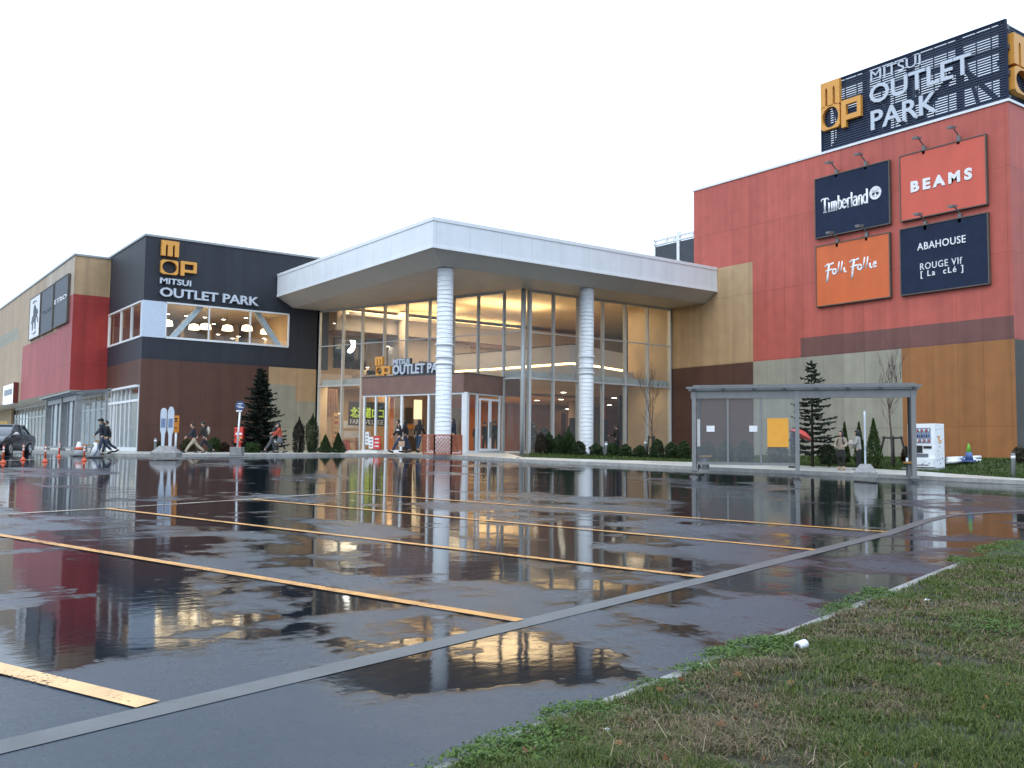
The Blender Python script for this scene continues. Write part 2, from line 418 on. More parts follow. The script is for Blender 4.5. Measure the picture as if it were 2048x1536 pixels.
# ------------------------------------------------------------------ kerb, pavement and planting bank on the far side
KP = [(-420, 897), (-150, 899.5), (65, 904), (150, 908.5), (215, 912.5), (320, 914), (480, 914), (680, 912.5), (800, 913), (926, 917), (1060, 925.5),
      (1200, 930.5), (1385, 939.5), (1610, 948.5), (1830, 958.5), (2048, 969), (2300, 983), (2600, 1002)]
BK = [(-420, 12, 150, -.15), (65, 15.4, 80, -.2), (150, 15.4, 66, -.2), (215, 15.2, 62, -.2), (278, 15.1, 57.3, -.22), (450, 20, 57.2, -.18),
      (640, 26.1, 57.2, -.1), (725, 26.4, 50.8, -.08), (925, 28.4, 43.3, -.08), (1005, 30.8, 42.6, -.08)]
BP = [(1060, 914.5), (1200, 919), (1400, 924.5), (1605, 931), (1700, 934.6), (1830, 942), (1900, 947), (2048, 957), (2300, 972), (2600, 992)]
WB = [(1060, 31.4, 41.7), (1200, 37, 41.8), (1342, 42.7, 41.8), (1500, 42.7, 35.4), (1803, 42.7, 26.3), (2025, 42.7, 20.9), (2300, 58, 20.9), (2600, 80, 20.9)]
def ip(tab, x):
    a = np.array(tab, float); return [np.interp(x, a[:, 0], a[:, i]) for i in range(1, a.shape[1])]
KX = [-420, -280, -150, -60, 0] + list(range(65, 2060, 28)) + [2150, 2300, 2600]
KW = [onG(x, ip(KP, x)[0]) for x in KX]
def pav_back(x):
    if x < 1030: return np.array(ip(BK, x))
    return onG(x, ip(BP, x)[0], 0.16)
kb, pv, bank = MB(), MB(), MB()
KH = 0.135
n = len(KX)
BKW = [pav_back(x) for x in KX]
KIN = []
for i, k in enumerate(KW):
    d = unit((BKW[i]-k)[:2]); KIN.append(np.array([k[0]+d[0]*.17, k[1]+d[1]*.17, G(k[0], k[1])+KH]))
for i in range(n-1):
    a, b = KW[i], KW[i+1]; ai, bi = KIN[i], KIN[i+1]
    at = np.array([a[0]+(ai[0]-a[0])*.12, a[1]+(ai[1]-a[1])*.12, ai[2]]); bt = np.array([b[0]+(bi[0]-b[0])*.12, b[1]+(bi[1]-b[1])*.12, bi[2]])
    lo = np.array([0, 0, -.06])
    kb.poly([a+lo, b+lo, bt, at]); kb.poly([at, bt, bi, ai]); kb.poly([ai, bi, bi+lo*3, ai+lo*3])
    J = 7
    for j in range(J):
        def q(i_, t):
            p0, p1 = KIN[i_], BKW[i_]; e = t*t*(3-2*t)
            return np.array([p0[0]+(p1[0]-p0[0])*t, p0[1]+(p1[1]-p0[1])*t, p0[2]-.012+(p1[2]-p0[2]+.012)*e])
        pv.poly([q(i, j/J), q(i+1, j/J), q(i+1, (j+1)/J), q(i, (j+1)/J)], 0, True)
kb.build('kerb', KERB, None, 'grey stone kerb between the lot and the mall pavement', 'kerb', kind='structure')
pv.build('pavement', PAVE, None, 'wet pale pavement in front of the mall entrance', 'pavement', kind='structure')
GRS = mat('turf_soil', (0.028, 0.045, 0.012), 0.95, 0.5, 3.0, 0.5, 40)
BX = [1032] + list(range(1060, 2060, 25)) + [2150, 2300, 2600]
def bank_pt(x, t):
    p0 = onG(x, ip(BP, x)[0], 0.16); w = ip(WB, x)
    z1 = -.12; e = min(1, t*1.25); e = e*e*(3-2*e)
    return np.array([p0[0]+(w[0]-p0[0])*t, p0[1]+(w[1]-p0[1])*t, p0[2]-.02+(z1-p0[2]+.02)*e + .03*math.sin(x*.05+t*9)*t*(1-t)])
J = 10
for i in range(len(BX)-1):
    for j in range(J):
        bank.poly([bank_pt(BX[i], j/J), bank_pt(BX[i+1], j/J), bank_pt(BX[i+1], (j+1)/J), bank_pt(BX[i], (j+1)/J)], 0, True)
bank.build('grass_terrain', GRS, None, 'low green grass bank between pavement and the red wing', 'bank', kind='structure')
def bankz(p):                                            # height of the bank under a point near the right wing
    best = None
    for x in BX:
        for j in range(J+1):
            q = bank_pt(x, j/J); d = (q[0]-p[0])**2 + (q[1]-p[1])**2
            if best is None or d < best[0]: best = (d, q[2])
    return best[1]
# ------------------------------------------------------------------ the mall building
FX, DY, DXW, TY, TX = 42.66, 56.94, 14.92, 65.05, 12.74
P1, P2 = np.array([31.2, 41.88]), np.array([25.98, 56.94])
SOF, FLO = 8.97, -0.06
sv = [(1, 1.22, 0.3, 0.025), (0, 1.22, 0.1, 0.025), (2, 3.9, 1.36, 0.03)]
def wall(nm, c, **k): return mat(nm, tuple(0.84*t for t in c), 0.55, 0.07, 1.6, 0.12, 130, seams=sv, streak=0.16, spec=0.35, **k)
W_RED = wall('red_panel', (0.54, 0.125, 0.095)); W_BEI = wall('beige_panel', (0.52, 0.355, 0.20)); W_GRY = wall('grey_green_panel', (0.36, 0.345, 0.275))
W_ORA = wall('ochre_panel', (0.355, 0.150, 0.050)); W_DBR = wall('dark_brown_panel', (0.105, 0.05, 0.038)); W_BST = wall('mauve_brown_panel', (0.19, 0.085, 0.075))
W_CHA = wall('charcoal_panel', (0.031, 0.036, 0.049)); W_BRO = wall('brown_panel', (0.108, 0.050, 0.036)); W_TAN = wall('tan_panel', (0.47, 0.35, 0.235))
W_LTN = wall('light_tan_panel', (0.52, 0.44, 0.35)); W_PNK = wall('lit_red_panel', (0.43, 0.105, 0.11)); W_DGR = wall('dark_grey_panel', (0.075, 0.07, 0.06))  # rose tone: the tan wing's red with its brighter lighting in the colour
ROOFM = mat('roof_membrane', (0.25, 0.25, 0.25), 0.8)
COP = mat('coping_metal', (0.30, 0.31, 0.32), 0.4, 0.05, metal=0.4)
WHITE = mat('white_metal_panel', (0.72, 0.76, 0.80), 0.35, 0.04, 1.0, seams=[(0, 1.9, 0.4, .02), (1, 1.9, 0.3, .02)], streak=0.05)
SOFM = mat('soffit_panel', (0.52, 0.50, 0.47), 0.45, 0.05, 1.0)
ALU = mat('aluminium_frame', (0.60, 0.62, 0.62), 0.4, 0.05, metal=0.1)
WFRAME = mat('white_frame', (0.74, 0.77, 0.80), 0.35, 0.04)
DFRAME = mat('dark_metal', (0.06, 0.065, 0.075), 0.4, 0.1)
GLS = glass('facade_glass', spots=True, haze=0.065, refl=0.9)
GLC = glass('clear_glass', haze=0.02)
mall = thing('shopping_mall', 'low outlet mall in red, beige, charcoal and brown panels with glass entrance hall', 'building', (30, 50, 0))
def part(name, mb_, mats, parent=None, **k): return mb_.build(name, mats, parent or mall, **k)
class Patch(MB):
    def X(s, x, y0, y1, z0, z1, m):                      # wall patch facing -X
        return s.poly([(x, y1, z0), (x, y0, z0), (x, y0, z1), (x, y1, z1)], m)
    def Y(s, y, x0, x1, z0, z1, m):                      # wall patch facing -Y
        return s.poly([(x0, y, z0), (x1, y, z0), (x1, y, z1), (x0, y, z1)], m)
# --- the red wing
b = Patch()
RT, Y0, Y1 = 16.0, 20.85, 39.94
ya, yb, yc = 35.45, 32.22, 26.3
b.X(FX, ya, 41.86, -1.2, 5.22, 1).X(FX, ya, 41.86, 5.22, 10.96, 2)
b.X(FX, yb, ya, 5.22, RT, 0).X(FX, ya, Y1, 10.96, RT, 0).X(FX, Y0, yb, 6.27, RT, 0).X(FX, Y0, yb, 5.22, 6.27, 3)
b.X(FX, yc, ya, -1.2, 5.22, 4).X(FX, Y0, yc, -1.2, 5.22, 5)
b.Y(Y0, FX, 95, 5.22, RT, 0).Y(Y0, FX, 95, -1.6, 5.22, 6)
b.poly([(FX, Y1, 10.9), (FX, Y1, RT), (95, Y1, RT), (95, Y1, 10.9)][::-1], 0)
b.poly([(FX, Y0, RT), (95, Y0, RT), (95, Y1, RT), (FX, Y1, RT)], 7).poly([(95, Y0, -1.6), (95, 60, -1.6), (95, 60, RT), (95, Y0, RT)], 0)
part('red_wing', b, [W_RED, W_DBR, W_BEI, W_BST, W_GRY, W_ORA, W_DGR, ROOFM])
q = MB(); q.bx(FX-.06, FX+.3, Y0-.06, Y1+.05, RT, RT+.12); q.bx(FX+.3, 95, Y0-.06, Y0+.3, RT, RT+.12); part('coping', q, WFRAME)
# --- the charcoal corner wing with its strip window
wz0, wz1 = 6.43, 8.56
wx1 = onY(578, 660, DY)[0]; wxp = onY(331, 640, DY)[0]; wyp = onX(282.3, 640, DXW)[1]
bx_ = onY(537, 760, DY)[0]; gx_ = onY(591, 790, DY)[0]; zb1 = onY(560, 769, DY)[2]; zb2 = onY(610, 803, DY)[2]
DT = 12.33
b = Patch()
b.Y(DY, DXW, 26.6, 5.14, wz0, 0).Y(DY, DXW, 26.6, wz1, DT, 0).Y(DY, wx1, 26.6, wz0, wz1, 0)
b.Y(DY, DXW, bx_, -1, 5.14, 1)
b.Y(DY, bx_, gx_, zb1, 5.14, 2).Y(DY, gx_, 26.0, zb2, 5.14, 2).Y(DY, bx_, gx_, -1, zb1, 3).Y(DY, gx_, 26.0, -1, zb2, 3)
b.X(DXW, DY, TY, 5.14, wz0, 0).X(DXW, DY, TY, wz1, DT, 0)
dyr, dyl, dz1 = onX(276, 840, DXW)[1], 65.0, onX(279, 773, DXW)[2]
b.X(DXW, DY, dyr, -1, 5.14, 1).X(DXW, dyr, 72, dz1, 5.14, 1)
b.poly([(DXW, DY, DT), (40, DY, DT), (40, 85, DT), (DXW, 85, DT)], 4).poly([(40, DY, 10.9), (40, 85, 10.9), (40, 85, DT), (40, DY, DT)], 0)
b.poly([(26.6, DY, 10.9), (40, DY, 10.9), (40, DY, DT), (26.6, DY, DT)], 0)
part('charcoal_wing', b, [W_CHA, W_BRO, W_BEI, W_GRY, ROOFM])
q = MB(); q.bx(DXW-.06, 40, DY-.06, DY+.25, DT, DT+.12); q.bx(DXW-.06, DXW+.25, DY+.25, 85, DT, DT+.12); part('coping', q, COP)
# corner panel and strip windows
q = MB(); q.bx(DXW-.02, wxp, DY-.02, DY+.3, wz0, wz1); q.bx(DXW-.02, DXW+.3, DY+.3, wyp, wz0, wz1)
part('corner_panel', q, mat('pale_blue_panel', (0.52, 0.60, 0.72), 0.4, 0.04))
def window_strip(pts, axis, fixed, nm='strip_window'):
    """frame, mullions and panes of a strip window; pts are the mullion coordinates"""
    fr, gl = MB(), MB()
    t = .07
    def bx2(a0, a1, z0, z1, d0, d1, mb_=fr):
        if axis == 'Y': mb_.bx(a0, a1, fixed+d0, fixed+d1, z0, z1)
        else: mb_.bx(fixed+d0, fixed+d1, a0, a1, z0, z1)
    a0, a1 = min(pts), max(pts)
    bx2(a0, a1, wz0-.02, wz0+t*1.4, -.05, .16); bx2(a0, a1, wz1-t, wz1+.02, -.05, .16)
    for p in pts: bx2(p-t/2, p+t/2, wz0+t*1.4, wz1-t, -.03, .12)
    w = part(nm, fr, WFRAME)
    bx2(a0, a1, wz0+t, wz1-t, .04, .055, gl)
    gl.build('pane', GLC, w)
    return w
xs_m = [wxp+.03, onY(418, 650, DY)[0], onY(500.5, 655, DY)[0], wx1-.03]
w1 = window_strip(xs_m, 'Y', DY)
ys_m = [wyp+.03, onX(262, 650, DXW)[1], onX(241, 655, DXW)[1], TY-.05]
w2 = window_strip(ys_m, 'X', DXW)
for (xa, za, xb, zb) in ((346, 673, 401, 613), (511, 622, 553, 686)):    # diagonal steel braces behind the panes
    a, b_ = onY(xa, za, DY+.5), onY(xb, zb, DY+.5); a[1] = b_[1] = DY+.5
    d = unit(b_-a); q = MB(); q.bar(a-d*.5, b_+d*.4, .3, .34, 0, (0, 1, 0)); q.build('brace', mat('brace_paint', (0.60, 0.66, 0.72), 0.5), w1)
# room behind the strip windows
WARMW = mat('warm_interior_wall', (0.60, 0.44, 0.26), 0.7, 0.12, 0.8); CEIL = mat('interior_ceiling', (0.50, 0.42, 0.32), 0.7, 0.08, 0.6)
IFLOOR = mat('interior_floor', (0.42, 0.33, 0.23), 0.35, 0.1, 1.0)
q = MB(); q.bx(DXW+.35, 25.5, DY+.6, 70.8, 5.6, 5.9, 1); q.bx(DXW+.35, 25.5, DY+.25, 70.8, 9.15, 9.3, 2); q.bx(DXW+.35, 25.5, 70.8, 71, 5.6, 9.3, 0); q.bx(25.5, 25.7, DY+.25, 71, 5.6, 9.3, 0)
q.bx(DXW+.3, DXW+.35, TY+.1, 71, 5.6, 9.3, 0)
for k in range(5): q.bx(16.5+k*2.0, 16.75+k*2.0, 68.3, 70.8, 5.9, 9.15, 0)
q.bx(17, 25, 67.0, 67.3, 5.9, 7.0, 3); q.bx(15.6, 17.6, 66.6, 67.2, 5.9, 8.0, 4); q.bx(20, 23, 62, 63, 5.9, 6.55, 3)
part('cafe_room', q, [WARMW, IFLOOR, CEIL, mat('cafe_counter', (0.55, 0.42, 0.3), 0.5), mat('dark_screen', (0.04, 0.05, 0.06), 0.4)])
# --- the tan wing on the left
b = Patch()
TT, TB = 12.2, 3.6
yA = onX(93.8, 565, TX)[1]; zL = onX(93.8, 577, TX)[2]; y1_ = onX(115, 655, TX)[1]; y2_ = onX(45, 700, TX)[1]; zP = onX(90, 673, TX)[2]
yg = onX(36, 670, TX)[1]; zg1, zg0 = onX(18, 664, TX)[2], onX(18, 687, TX)[2]
b.Y(TY, TX, DXW, 9.72, TT, 0).Y(TY, TX, DXW, TB, 9.72, 1)
b.X(TX, TY, y1_, TB, 9.72, 2).X(TX, TY, yA, 9.72, TT, 3).X(TX, y1_, y2_, TB, zP, 2).X(TX, y1_, yA, zP, 9.72, 0) if yA > y1_ else b.X(TX, TY, y1_, TB, 9.72, 2).X(TX, TY, yA, 9.72, TT, 3).X(TX, y1_, y2_, TB, zP, 2)
b.X(TX, max(yA, y1_), yg, zP, 9.72, 4).X(TX, yA, yg, 9.72, TT, 4).X(TX, y2_, yg, TB, zP, 4)
b.X(TX, yg, 140, TB, zg0, 4).X(TX, yg, 140, zg0, zg1, 5).X(TX, yg, 140, zg1, TT, 4)
b.poly([(TX, TY, TT), (40, TY, TT), (40, 140, TT), (TX, 140, TT)], 6).poly([(TX, TY, TB), (TX, 140, TB), (16, 140, TB), (16, TY, TB)], 7)
part('tan_wing', b, [W_BEI, wall('shaded_red_panel', (0.40, 0.045, 0.04)), W_PNK, W_LTN, W_TAN, W_GRY, ROOFM, SOFM])  # same red paint on both faces; lit and shaded tones put into the colours
q = MB(); q.bx(TX-.06, TX+.25, TY-.06, 140, TT, TT+.12); q.bx(TX+.25, DXW, TY-.06, TY+.25, TT, TT+.12); part('coping', q, COP)
# ground floor of the tan wing: recessed shopfronts
SHX = 15.3
q = MB(); g = MB()
for k in range(26):
    y = 66.2+k*1.6; q.bx(SHX-.05, SHX+.07, y-.05, y+.05, -.4, 3.55)
q.bx(SHX-.04, SHX+.06, 66, 108, 2.5, 2.62); q.bx(SHX-.04, SHX+.06, 66, 108, -.4, 0.0); q.bx(SHX-.04, SHX+.06, 66, 108, 3.45, 3.6)
g.bx(SHX, SHX+.012, 66, 108, 0, 3.45)
sf = part('shopfront', q, ALU); g.build('pane', GLC, sf)
q = MB(); q.bx(SHX+4, SHX+4.2, 60, 120, -.4, 3.6, 0); q.bx(SHX+.1, SHX+4, 60, 120, -.36, -.3, 1); q.bx(SHX+.1, SHX+4, 60, 120, 3.56, 3.64, 2)
for k in range(16): q.bx(SHX+1.2, SHX+1.9, 67+k*2.3, 68.3+k*2.3, -.3, .9+rnd.random()*.9, 3+k % 2)
yd = onX(29, 850, SHX)[1]; q.bx(SHX-.3, SHX-.1, yd, 140, -.6, 3.58, 4)
part('shop_interior', q, [mat('shop_wall', (0.2, 0.18, 0.16), 0.8, 0.2, 1), IFLOOR, CEIL, mat('goods_blue', (0.1, 0.13, 0.2), 0.7, .3), mat('goods_tan', (0.4, 0.3, 0.2), 0.7, .3), mat('dark_panel', (0.03, 0.04, 0.06), .4)])
# side entrance in the brown corner wall
q, g = MB(), MB()
q.bx(DXW-.25, DXW+.1, dyr-.05, 64.9, dz1-.02, dz1+.1)
dys = [dyr] + [onX(px, 850, DXW)[1] for px in (258, 250, 241, 233, 226)] + [62.6, 63.5, 64.9]
zt = onX(250, 806, DXW)[2]
for i, y in enumerate(dys): q.bx(DXW-.03, DXW+.1, y-.05, y+.06, -.15, dz1-.02)
q.bx(DXW-.04, DXW+.09, dyr, 64.9, zt, zt+.14); q.bx(DXW-.05, DXW+.12, dyr, 64.9, -.3, .02)
g.bx(DXW+.03, DXW+.042, dyr, 64.9, 0, dz1-.02)
sd = part('side_entrance', q, WFRAME); g.build('pane', GLC, sd)
q = MB(); q.bx(DXW+.2, 24, 57.3, 57.5, -.2, 4.6, 0); q.bx(24, 24.2, 57.5, 75, -.2, 4.6, 0); q.bx(DXW+.2, 24, 57.5, 75, -.2, -.14, 1); q.bx(DXW+.2, 24, 57.5, 75, 4.4, 4.6, 2)
q.bx(17.5, 18.2, 59, 66, -.1, 1.5, 3); q.bx(20, 21, 60, 66, -.1, 1.9, 4)
part('lobby_room', q, [mat('lobby_wall', (0.58, 0.52, 0.44), .7, .15, 1), IFLOOR, CEIL, mat('goods_red', (0.35, 0.06, 0.05), .6, .3), MATS['goods_tan']])

# --- the white roof canopy over the glass hall
CX, CY, CZ0, CZ1 = 23.0, 38.09, 9.58, 10.97
IX, IY = 24.1, 39.03
q = MB()
q.poly([(CX, 56.9, CZ0), (CX, CY, CZ0), (CX, CY, CZ1), (CX, 56.9, CZ1)]); q.poly([(CX, CY, CZ0), (FX-.01, CY, CZ0), (FX-.01, CY, CZ1), (CX, CY, CZ1)])
q.poly([(CX, CY, CZ1), (FX-.01, CY, CZ1), (FX-.01, 56.9, CZ1), (CX, 56.9, CZ1)], 1)
q.poly([(FX+.3, 40.2, CZ1), (60, 40.2, CZ1), (60, 85, CZ1), (FX+.3, 85, CZ1)], 1)
q.poly([(FX-.01, 40.2, CZ1), (FX+.3, 40.2, CZ1), (FX+.3, 56.9, CZ1), (FX-.01, 56.9, CZ1)], 1)
can = part('canopy', q, [WHITE, ROOFM])
q = MB(); e = .035
q.bx(CX-e, CX-.001, CY-e, 56.9, CZ1-.12, CZ1+.05); q.bx(CX-.001, FX-.02, CY-e, CY-.001, CZ1-.12, CZ1+.05)
q.bx(CX-e, CX-.001, CY-e, 56.9, CZ0-.03, CZ0+.09); q.bx(CX-.001, FX-.02, CY-e, CY-.001, CZ0-.03, CZ0+.09)
q.build('trim', WFRAME, can)
q = MB()
q.poly([(CX, 56.9, CZ0), (IX, 56.9, SOF), (IX, IY, SOF), (CX, CY, CZ0)]); q.poly([(CX, CY, CZ0), (IX, IY, SOF), (FX-.01, IY, SOF), (FX-.01, CY, CZ0)])
q.poly([(IX, IY, SOF), (IX, 56.9, SOF), (P2[0], 56.9, SOF), (P1[0], P1[1], SOF)]); q.poly([(IX, IY, SOF), (P1[0], P1[1], SOF), (FX-.01, P1[1], SOF), (FX-.01, IY, SOF)])
q.build('soffit', SOFM, can)
# columns, wrapped in white cord with collars
COLM = mat('white_wrapped_column', (0.74, 0.78, 0.82), 0.5, 0.05, 3.0, seams=[(2, 0.2, 0, 0.03)])
for cx_ in (24.64, 33.78):
    q = MB(); q.lathe([(.41, -.35), (.41, .05), (.395, .1), (.39, SOF)], (cx_, 39.55, 0), 32)
    c_ = part('column', q, COLM); q = MB()
    for z in ((690, 715, 728) if cx_ < 30 else (714, 736, 747)):
        zz = onY(891 if cx_ < 30 else 1174, z, 39.55)[2]
        q.lathe([(.40, zz-.06), (.455, zz-.04), (.455, zz+.04), (.40, zz+.06)], (cx_, 39.55, 0), 32)
    for k in range(40):                                  # loops of fairy-light cord
        zz = .35+k*.215; q.tube([(cx_+.402*math.cos(t), 39.55+.402*math.sin(t), zz+.02*math.sin(t*2+k)) for t in np.linspace(0, 2*PI, 25)], .012, 4, 0, False)
    q.build('collar', WFRAME, c_)
# --- glass walls of the hall
Z_LO, Z_MID = 4.05, 6.62
def gl_px(px):                                           # point of the left glass line seen at photo column px
    r = ray(px, 800)[:2]; d = P2-P1
    k = np.linalg.solve(np.array([r, -d]).T, P1); return r*k[0]
LM = [gl_px(p) for p in (1045, 1005.5, 953.7, 904, 856, 810, 765.7, 721.3, 682.9)] + [P2]
RM = [np.array([onY(p, 800, P1[1])[0], P1[1]]) for p in (1059, 1107, 1156.6, 1206, 1251, 1295.5)] + [np.array([FX-.06, P1[1]])]
dL = unit(P2-P1); nL = np.array([-dL[1], dL[0]])          # nL points out of the hall (towards -X)
if nL[0] > 0: nL = -nL
curt = MB(); pane = MB()
def v3(p, z): return np.array([p[0], p[1], z])
for i, p in enumerate(LM):
    wd = .09 if i else .14
    z0 = -.15 if i in (0, 1, 7, 8, 9) else Z_LO
    curt.box(v3(p - dL*wd/2 + nL*.05, z0), v3(dL*wd, 0), v3(-nL*.22, 0), (0, 0, SOF-z0))
for i, p in enumerate(RM):
    wd = .09 if i else .16
    curt.bx(p[0]-wd/2, p[0]+wd/2, P1[1]-.05, P1[1]+.2, -.15, SOF)
curt.tube([v3(P1+np.array([-.12, -.1]), -.2), v3(P1+np.array([-.12, -.1]), SOF)], .11, 12)
for z, h in ((Z_MID, .06), (Z_LO, .09)):
    a, b_ = LM[0], P2
    if z == Z_LO:
        curt.bar(v3(LM[7]+nL*.02, z), v3(b_+nL*.02, z), .1, h); curt.bar(v3(LM[0]+nL*.02, z), v3(LM[1]+nL*.02, z), .1, h)
    else: curt.bar(v3(a+nL*.02, z), v3(b_+nL*.02, z), .1, h)
    curt.bar(v3(RM[0]-[0, .02], z), v3(RM[-1]-[0, .02], z), .1, h)
for z in (-.12, SOF-.06):
    curt.bar(v3(LM[7], z), v3(P2, z), .12, .12); curt.bar(v3(RM[0], z), v3(RM[-1], z), .12, .12)
curt.bar(v3(LM[1], SOF-.06), v3(LM[7], SOF-.06), .12, .12)
gw = part('curtain_wall', curt, ALU)
for a, b_, z0 in ((LM[0], LM[1], -.06), (LM[1], LM[7], Z_LO), (LM[7], P2, -.06)):
    pane.box(v3(a, z0), v3(b_-a, 0), v3(-nL*.014, 0), (0, 0, SOF-.1-z0))
pane.bx(RM[0][0], RM[-1][0], P1[1]+.02, P1[1]+.034, -.06, SOF-.1)
pane.build('pane', GLS, gw)
q = MB()                                                 # white spandrel band inside the glass at the upper floor
SPW = mat('spandrel_white', (0.62, 0.62, 0.58), .5)
for a, b_ in ((LM[7], P2), (LM[0], LM[1])):
    q = MB(); q.box(v3(a-nL*.3, 4.12), v3(b_-a, 0), v3(-nL*.1, 0), (0, 0, .36)); q.build('spandrel', SPW, gw)
q = MB(); q.bx(RM[0][0], RM[-1][0], P1[1]+.3, P1[1]+.42, 4.12, 4.48)
q.build('spandrel', SPW, gw)
# ------------------------------------------------------------------ vestibule in front of the glass hall
VA = unit((dL[0], dL[1])); VB = np.array([VA[1], -VA[0]])
if VB[0] < 0: VB = -VB
V0 = None
for D_ in np.arange(46, 54, .02):                        # corner of the vestibule: its right face runs back square to the glass line
    p = (ray(925, 905)*D_)[:2]
    w_ = LM[1]-p
    if abs(np.dot(w_, VA)) < .03: V0 = p; break
if V0 is None: V0 = np.array([27.9, 42.8])
rl = ray(724, 800)[:2]; kk = np.linalg.solve(np.array([rl, -VA]).T, V0); VL = rl*kk[0]
VLEN = float(np.dot(VL-V0, VA)); VDEP = float(np.dot(LM[1]-V0, VB))
def vp(a, b_, z): return np.array([V0[0]+VA[0]*a+VB[0]*b_, V0[1]+VA[1]*a+VB[1]*b_, z])
def va_px(px):                                           # distance along the left face at photo column px
    r = ray(px, 850)[:2]; k = np.linalg.solve(np.array([r, -VA]).T, V0); return k[1]
def vb_px(px):
    r = ray(px, 850)[:2]; k = np.linalg.solve(np.array([r, -VB]).T, V0); return k[1]
A3, B3 = np.array([*VA, 0]), np.array([*VB, 0])
FZ0, FZ1 = 3.1, 4.1
FASC = mat('vestibule_fascia', (0.20, 0.115, 0.095), 0.45, 0.1, 2.0, seams=[(1, 1.0, 0, .015)])
vest = thing('entrance_vestibule', 'brown banded entrance vestibule with white framed glass doors before the hall', 'entrance', (V0[0], V0[1], FLO))
q = MB()
q.box(vp(-.02, -.02, FZ0), A3*(VLEN+.02), B3*.2, (0, 0, FZ1-FZ0)); q.box(vp(-.02, .18, FZ0), A3*.2, B3*(VDEP+1.5), (0, 0, FZ1-FZ0))
q.box(vp(.18, .18, FZ0+.02), A3*(VLEN-.2), B3*(VDEP+1.2), (0, 0, .1))
q.box(vp(.18, .18, FZ1-.12), A3*(VLEN-.2), B3*(VDEP+1.2), (0, 0, .06))
q.build('fascia', FASC, vest)
q = MB(); q.box(vp(-.06, -.06, FZ1), A3*(VLEN+.1), B3*.3, (0, 0, .05)); q.box(vp(-.06, .24, FZ1), A3*.3, B3*(VDEP+1.2), (0, 0, .05)); q.build('coping', DFRAME, vest)
q = MB(); g = MB()
def post_a(px, w=.1, z1=FZ0, mb_=q): a = va_px(px); mb_.box(vp(a-w/2, .04, -.15), A3*w, B3*.12, (0, 0, z1+.15))
for px, w in ((927, .34), (855, .12), (801, .14), (770, .12), (749, .1), (726, .1)): post_a(px, w)
q.box(vp(0, .05, -.12), A3*va_px(855), B3*.1, (0, 0, .14)); q.box(vp(va_px(801), .05, -.12), A3*(VLEN-va_px(801)), B3*.1, (0, 0, .14))
q.box(vp(0, .05, FZ0-.1), A3*VLEN, B3*.1, (0, 0, .1))
for px, w in ((938, .1), (956, .1), (LM[1] is None and 0 or 1001, .1)): bb = vb_px(px); q.box(vp(.04, bb-w/2, -.15), A3*.12, B3*w, (0, 0, FZ0+.1))
q.box(vp(.05, .1, -.15), A3*.1, B3*(VDEP-.1), (0, 0, .17)); q.box(vp(.05, .1, FZ0-.08), A3*.1, B3*(VDEP-.1), (0, 0, .08))
fr_ = q.build('frame', WFRAME, vest)
g.box(vp(.1, .1, 0), A3*(va_px(855)-.1), B3*.012, (0, 0, FZ0)); g.build('pane', GLC, fr_); g = MB(); g.box(vp(va_px(801), .1, 0), A3*(VLEN-va_px(801)), B3*.012, (0, 0, FZ0)); g.build('pane', GLC, fr_); g = MB()
g.box(vp(.1, .14, 0), A3*.012, B3*(VDEP-.14), (0, 0, FZ0)); g.build('pane', GLC, fr_)
b0, b1 = vb_px(958), vb_px(1000)
for s0_, s1_ in ((b0, (b0+b1)/2), ((b0+b1)/2, b1)):       # two leaves of the swing door
    q = MB(); t = .1; z0, z1 = .02, 2.85
    q.box(vp(-.03, s0_+.01, z0), A3*.07, B3*t, (0, 0, z1-z0)); q.box(vp(-.03, s1_-t-.01, z0), A3*.07, B3*t, (0, 0, z1-z0))
    q.box(vp(-.03, s0_+t+.01, z0), A3*.07, B3*(s1_-s0_-2*t-.02), (0, 0, .12)); q.box(vp(-.03, s0_+t+.01, z1-.1), A3*.07, B3*(s1_-s0_-2*t-.02), (0, 0, .1))
    dr = q.build('door', WFRAME, vest)
    h = MB(); hb = s1_-.07 if s0_ == b0 else s0_+.07
    h.tube([vp(-.09, hb, .75), vp(-.09, hb, 1.6)], .022, 8); h.build('handle', DFRAME, dr)
q = MB(); q.box(vp(va_px(787), -1.3, -.2), A3*(va_px(729)-va_px(787)), B3*1.25, (0, 0, .17))
q.build('entrance_mat', mat('white_step', (0.74, 0.74, 0.72), .4, .06), None, 'low white step board on the pavement left of the entrance', 'step')

# ------------------------------------------------------------------ inside of the hall
IWB = mat('hall_beige_wall', (0.50, 0.38, 0.245), 0.7, 0.10, 1.0); IWW = mat('hall_white_wall', (0.66, 0.61, 0.58), 0.7, 0.05, 1.0)
IOR_ = mat('hall_orange_wall', (0.42, 0.18, 0.05), 0.65, 0.1, 0.8); IRU = mat('hall_rust_wall', (0.42, 0.12, 0.02), 0.6, 0.08)
IDK = mat('hall_dark_panel', (0.035, 0.028, 0.025), 0.5, 0.2); IBR = mat('hall_brown_ceiling', (0.22, 0.11, 0.05), 0.6, 0.15)
q = MB()
flo = [(P1[0], P1[1]), (FX, P1[1]), (70, P1[1]), (70, 80), (26, 80), (26, P2[1])]
q.prism(flo, (0, 0, -.3), (1, 0, 0), (0, 1, 0), (0, 0, .24)); part('hall_floor', q, IFLOOR)
q = MB(); q.prism([(P1[0]+.4, P1[1]+.2), (70, P1[1]+.2), (70, 80), (26.4, 80), (26.4, P2[1])], (0, 0, 9.55), (1, 0, 0), (0, 1, 0), (0, 0, .2))
part('hall_ceiling', q, CEIL)
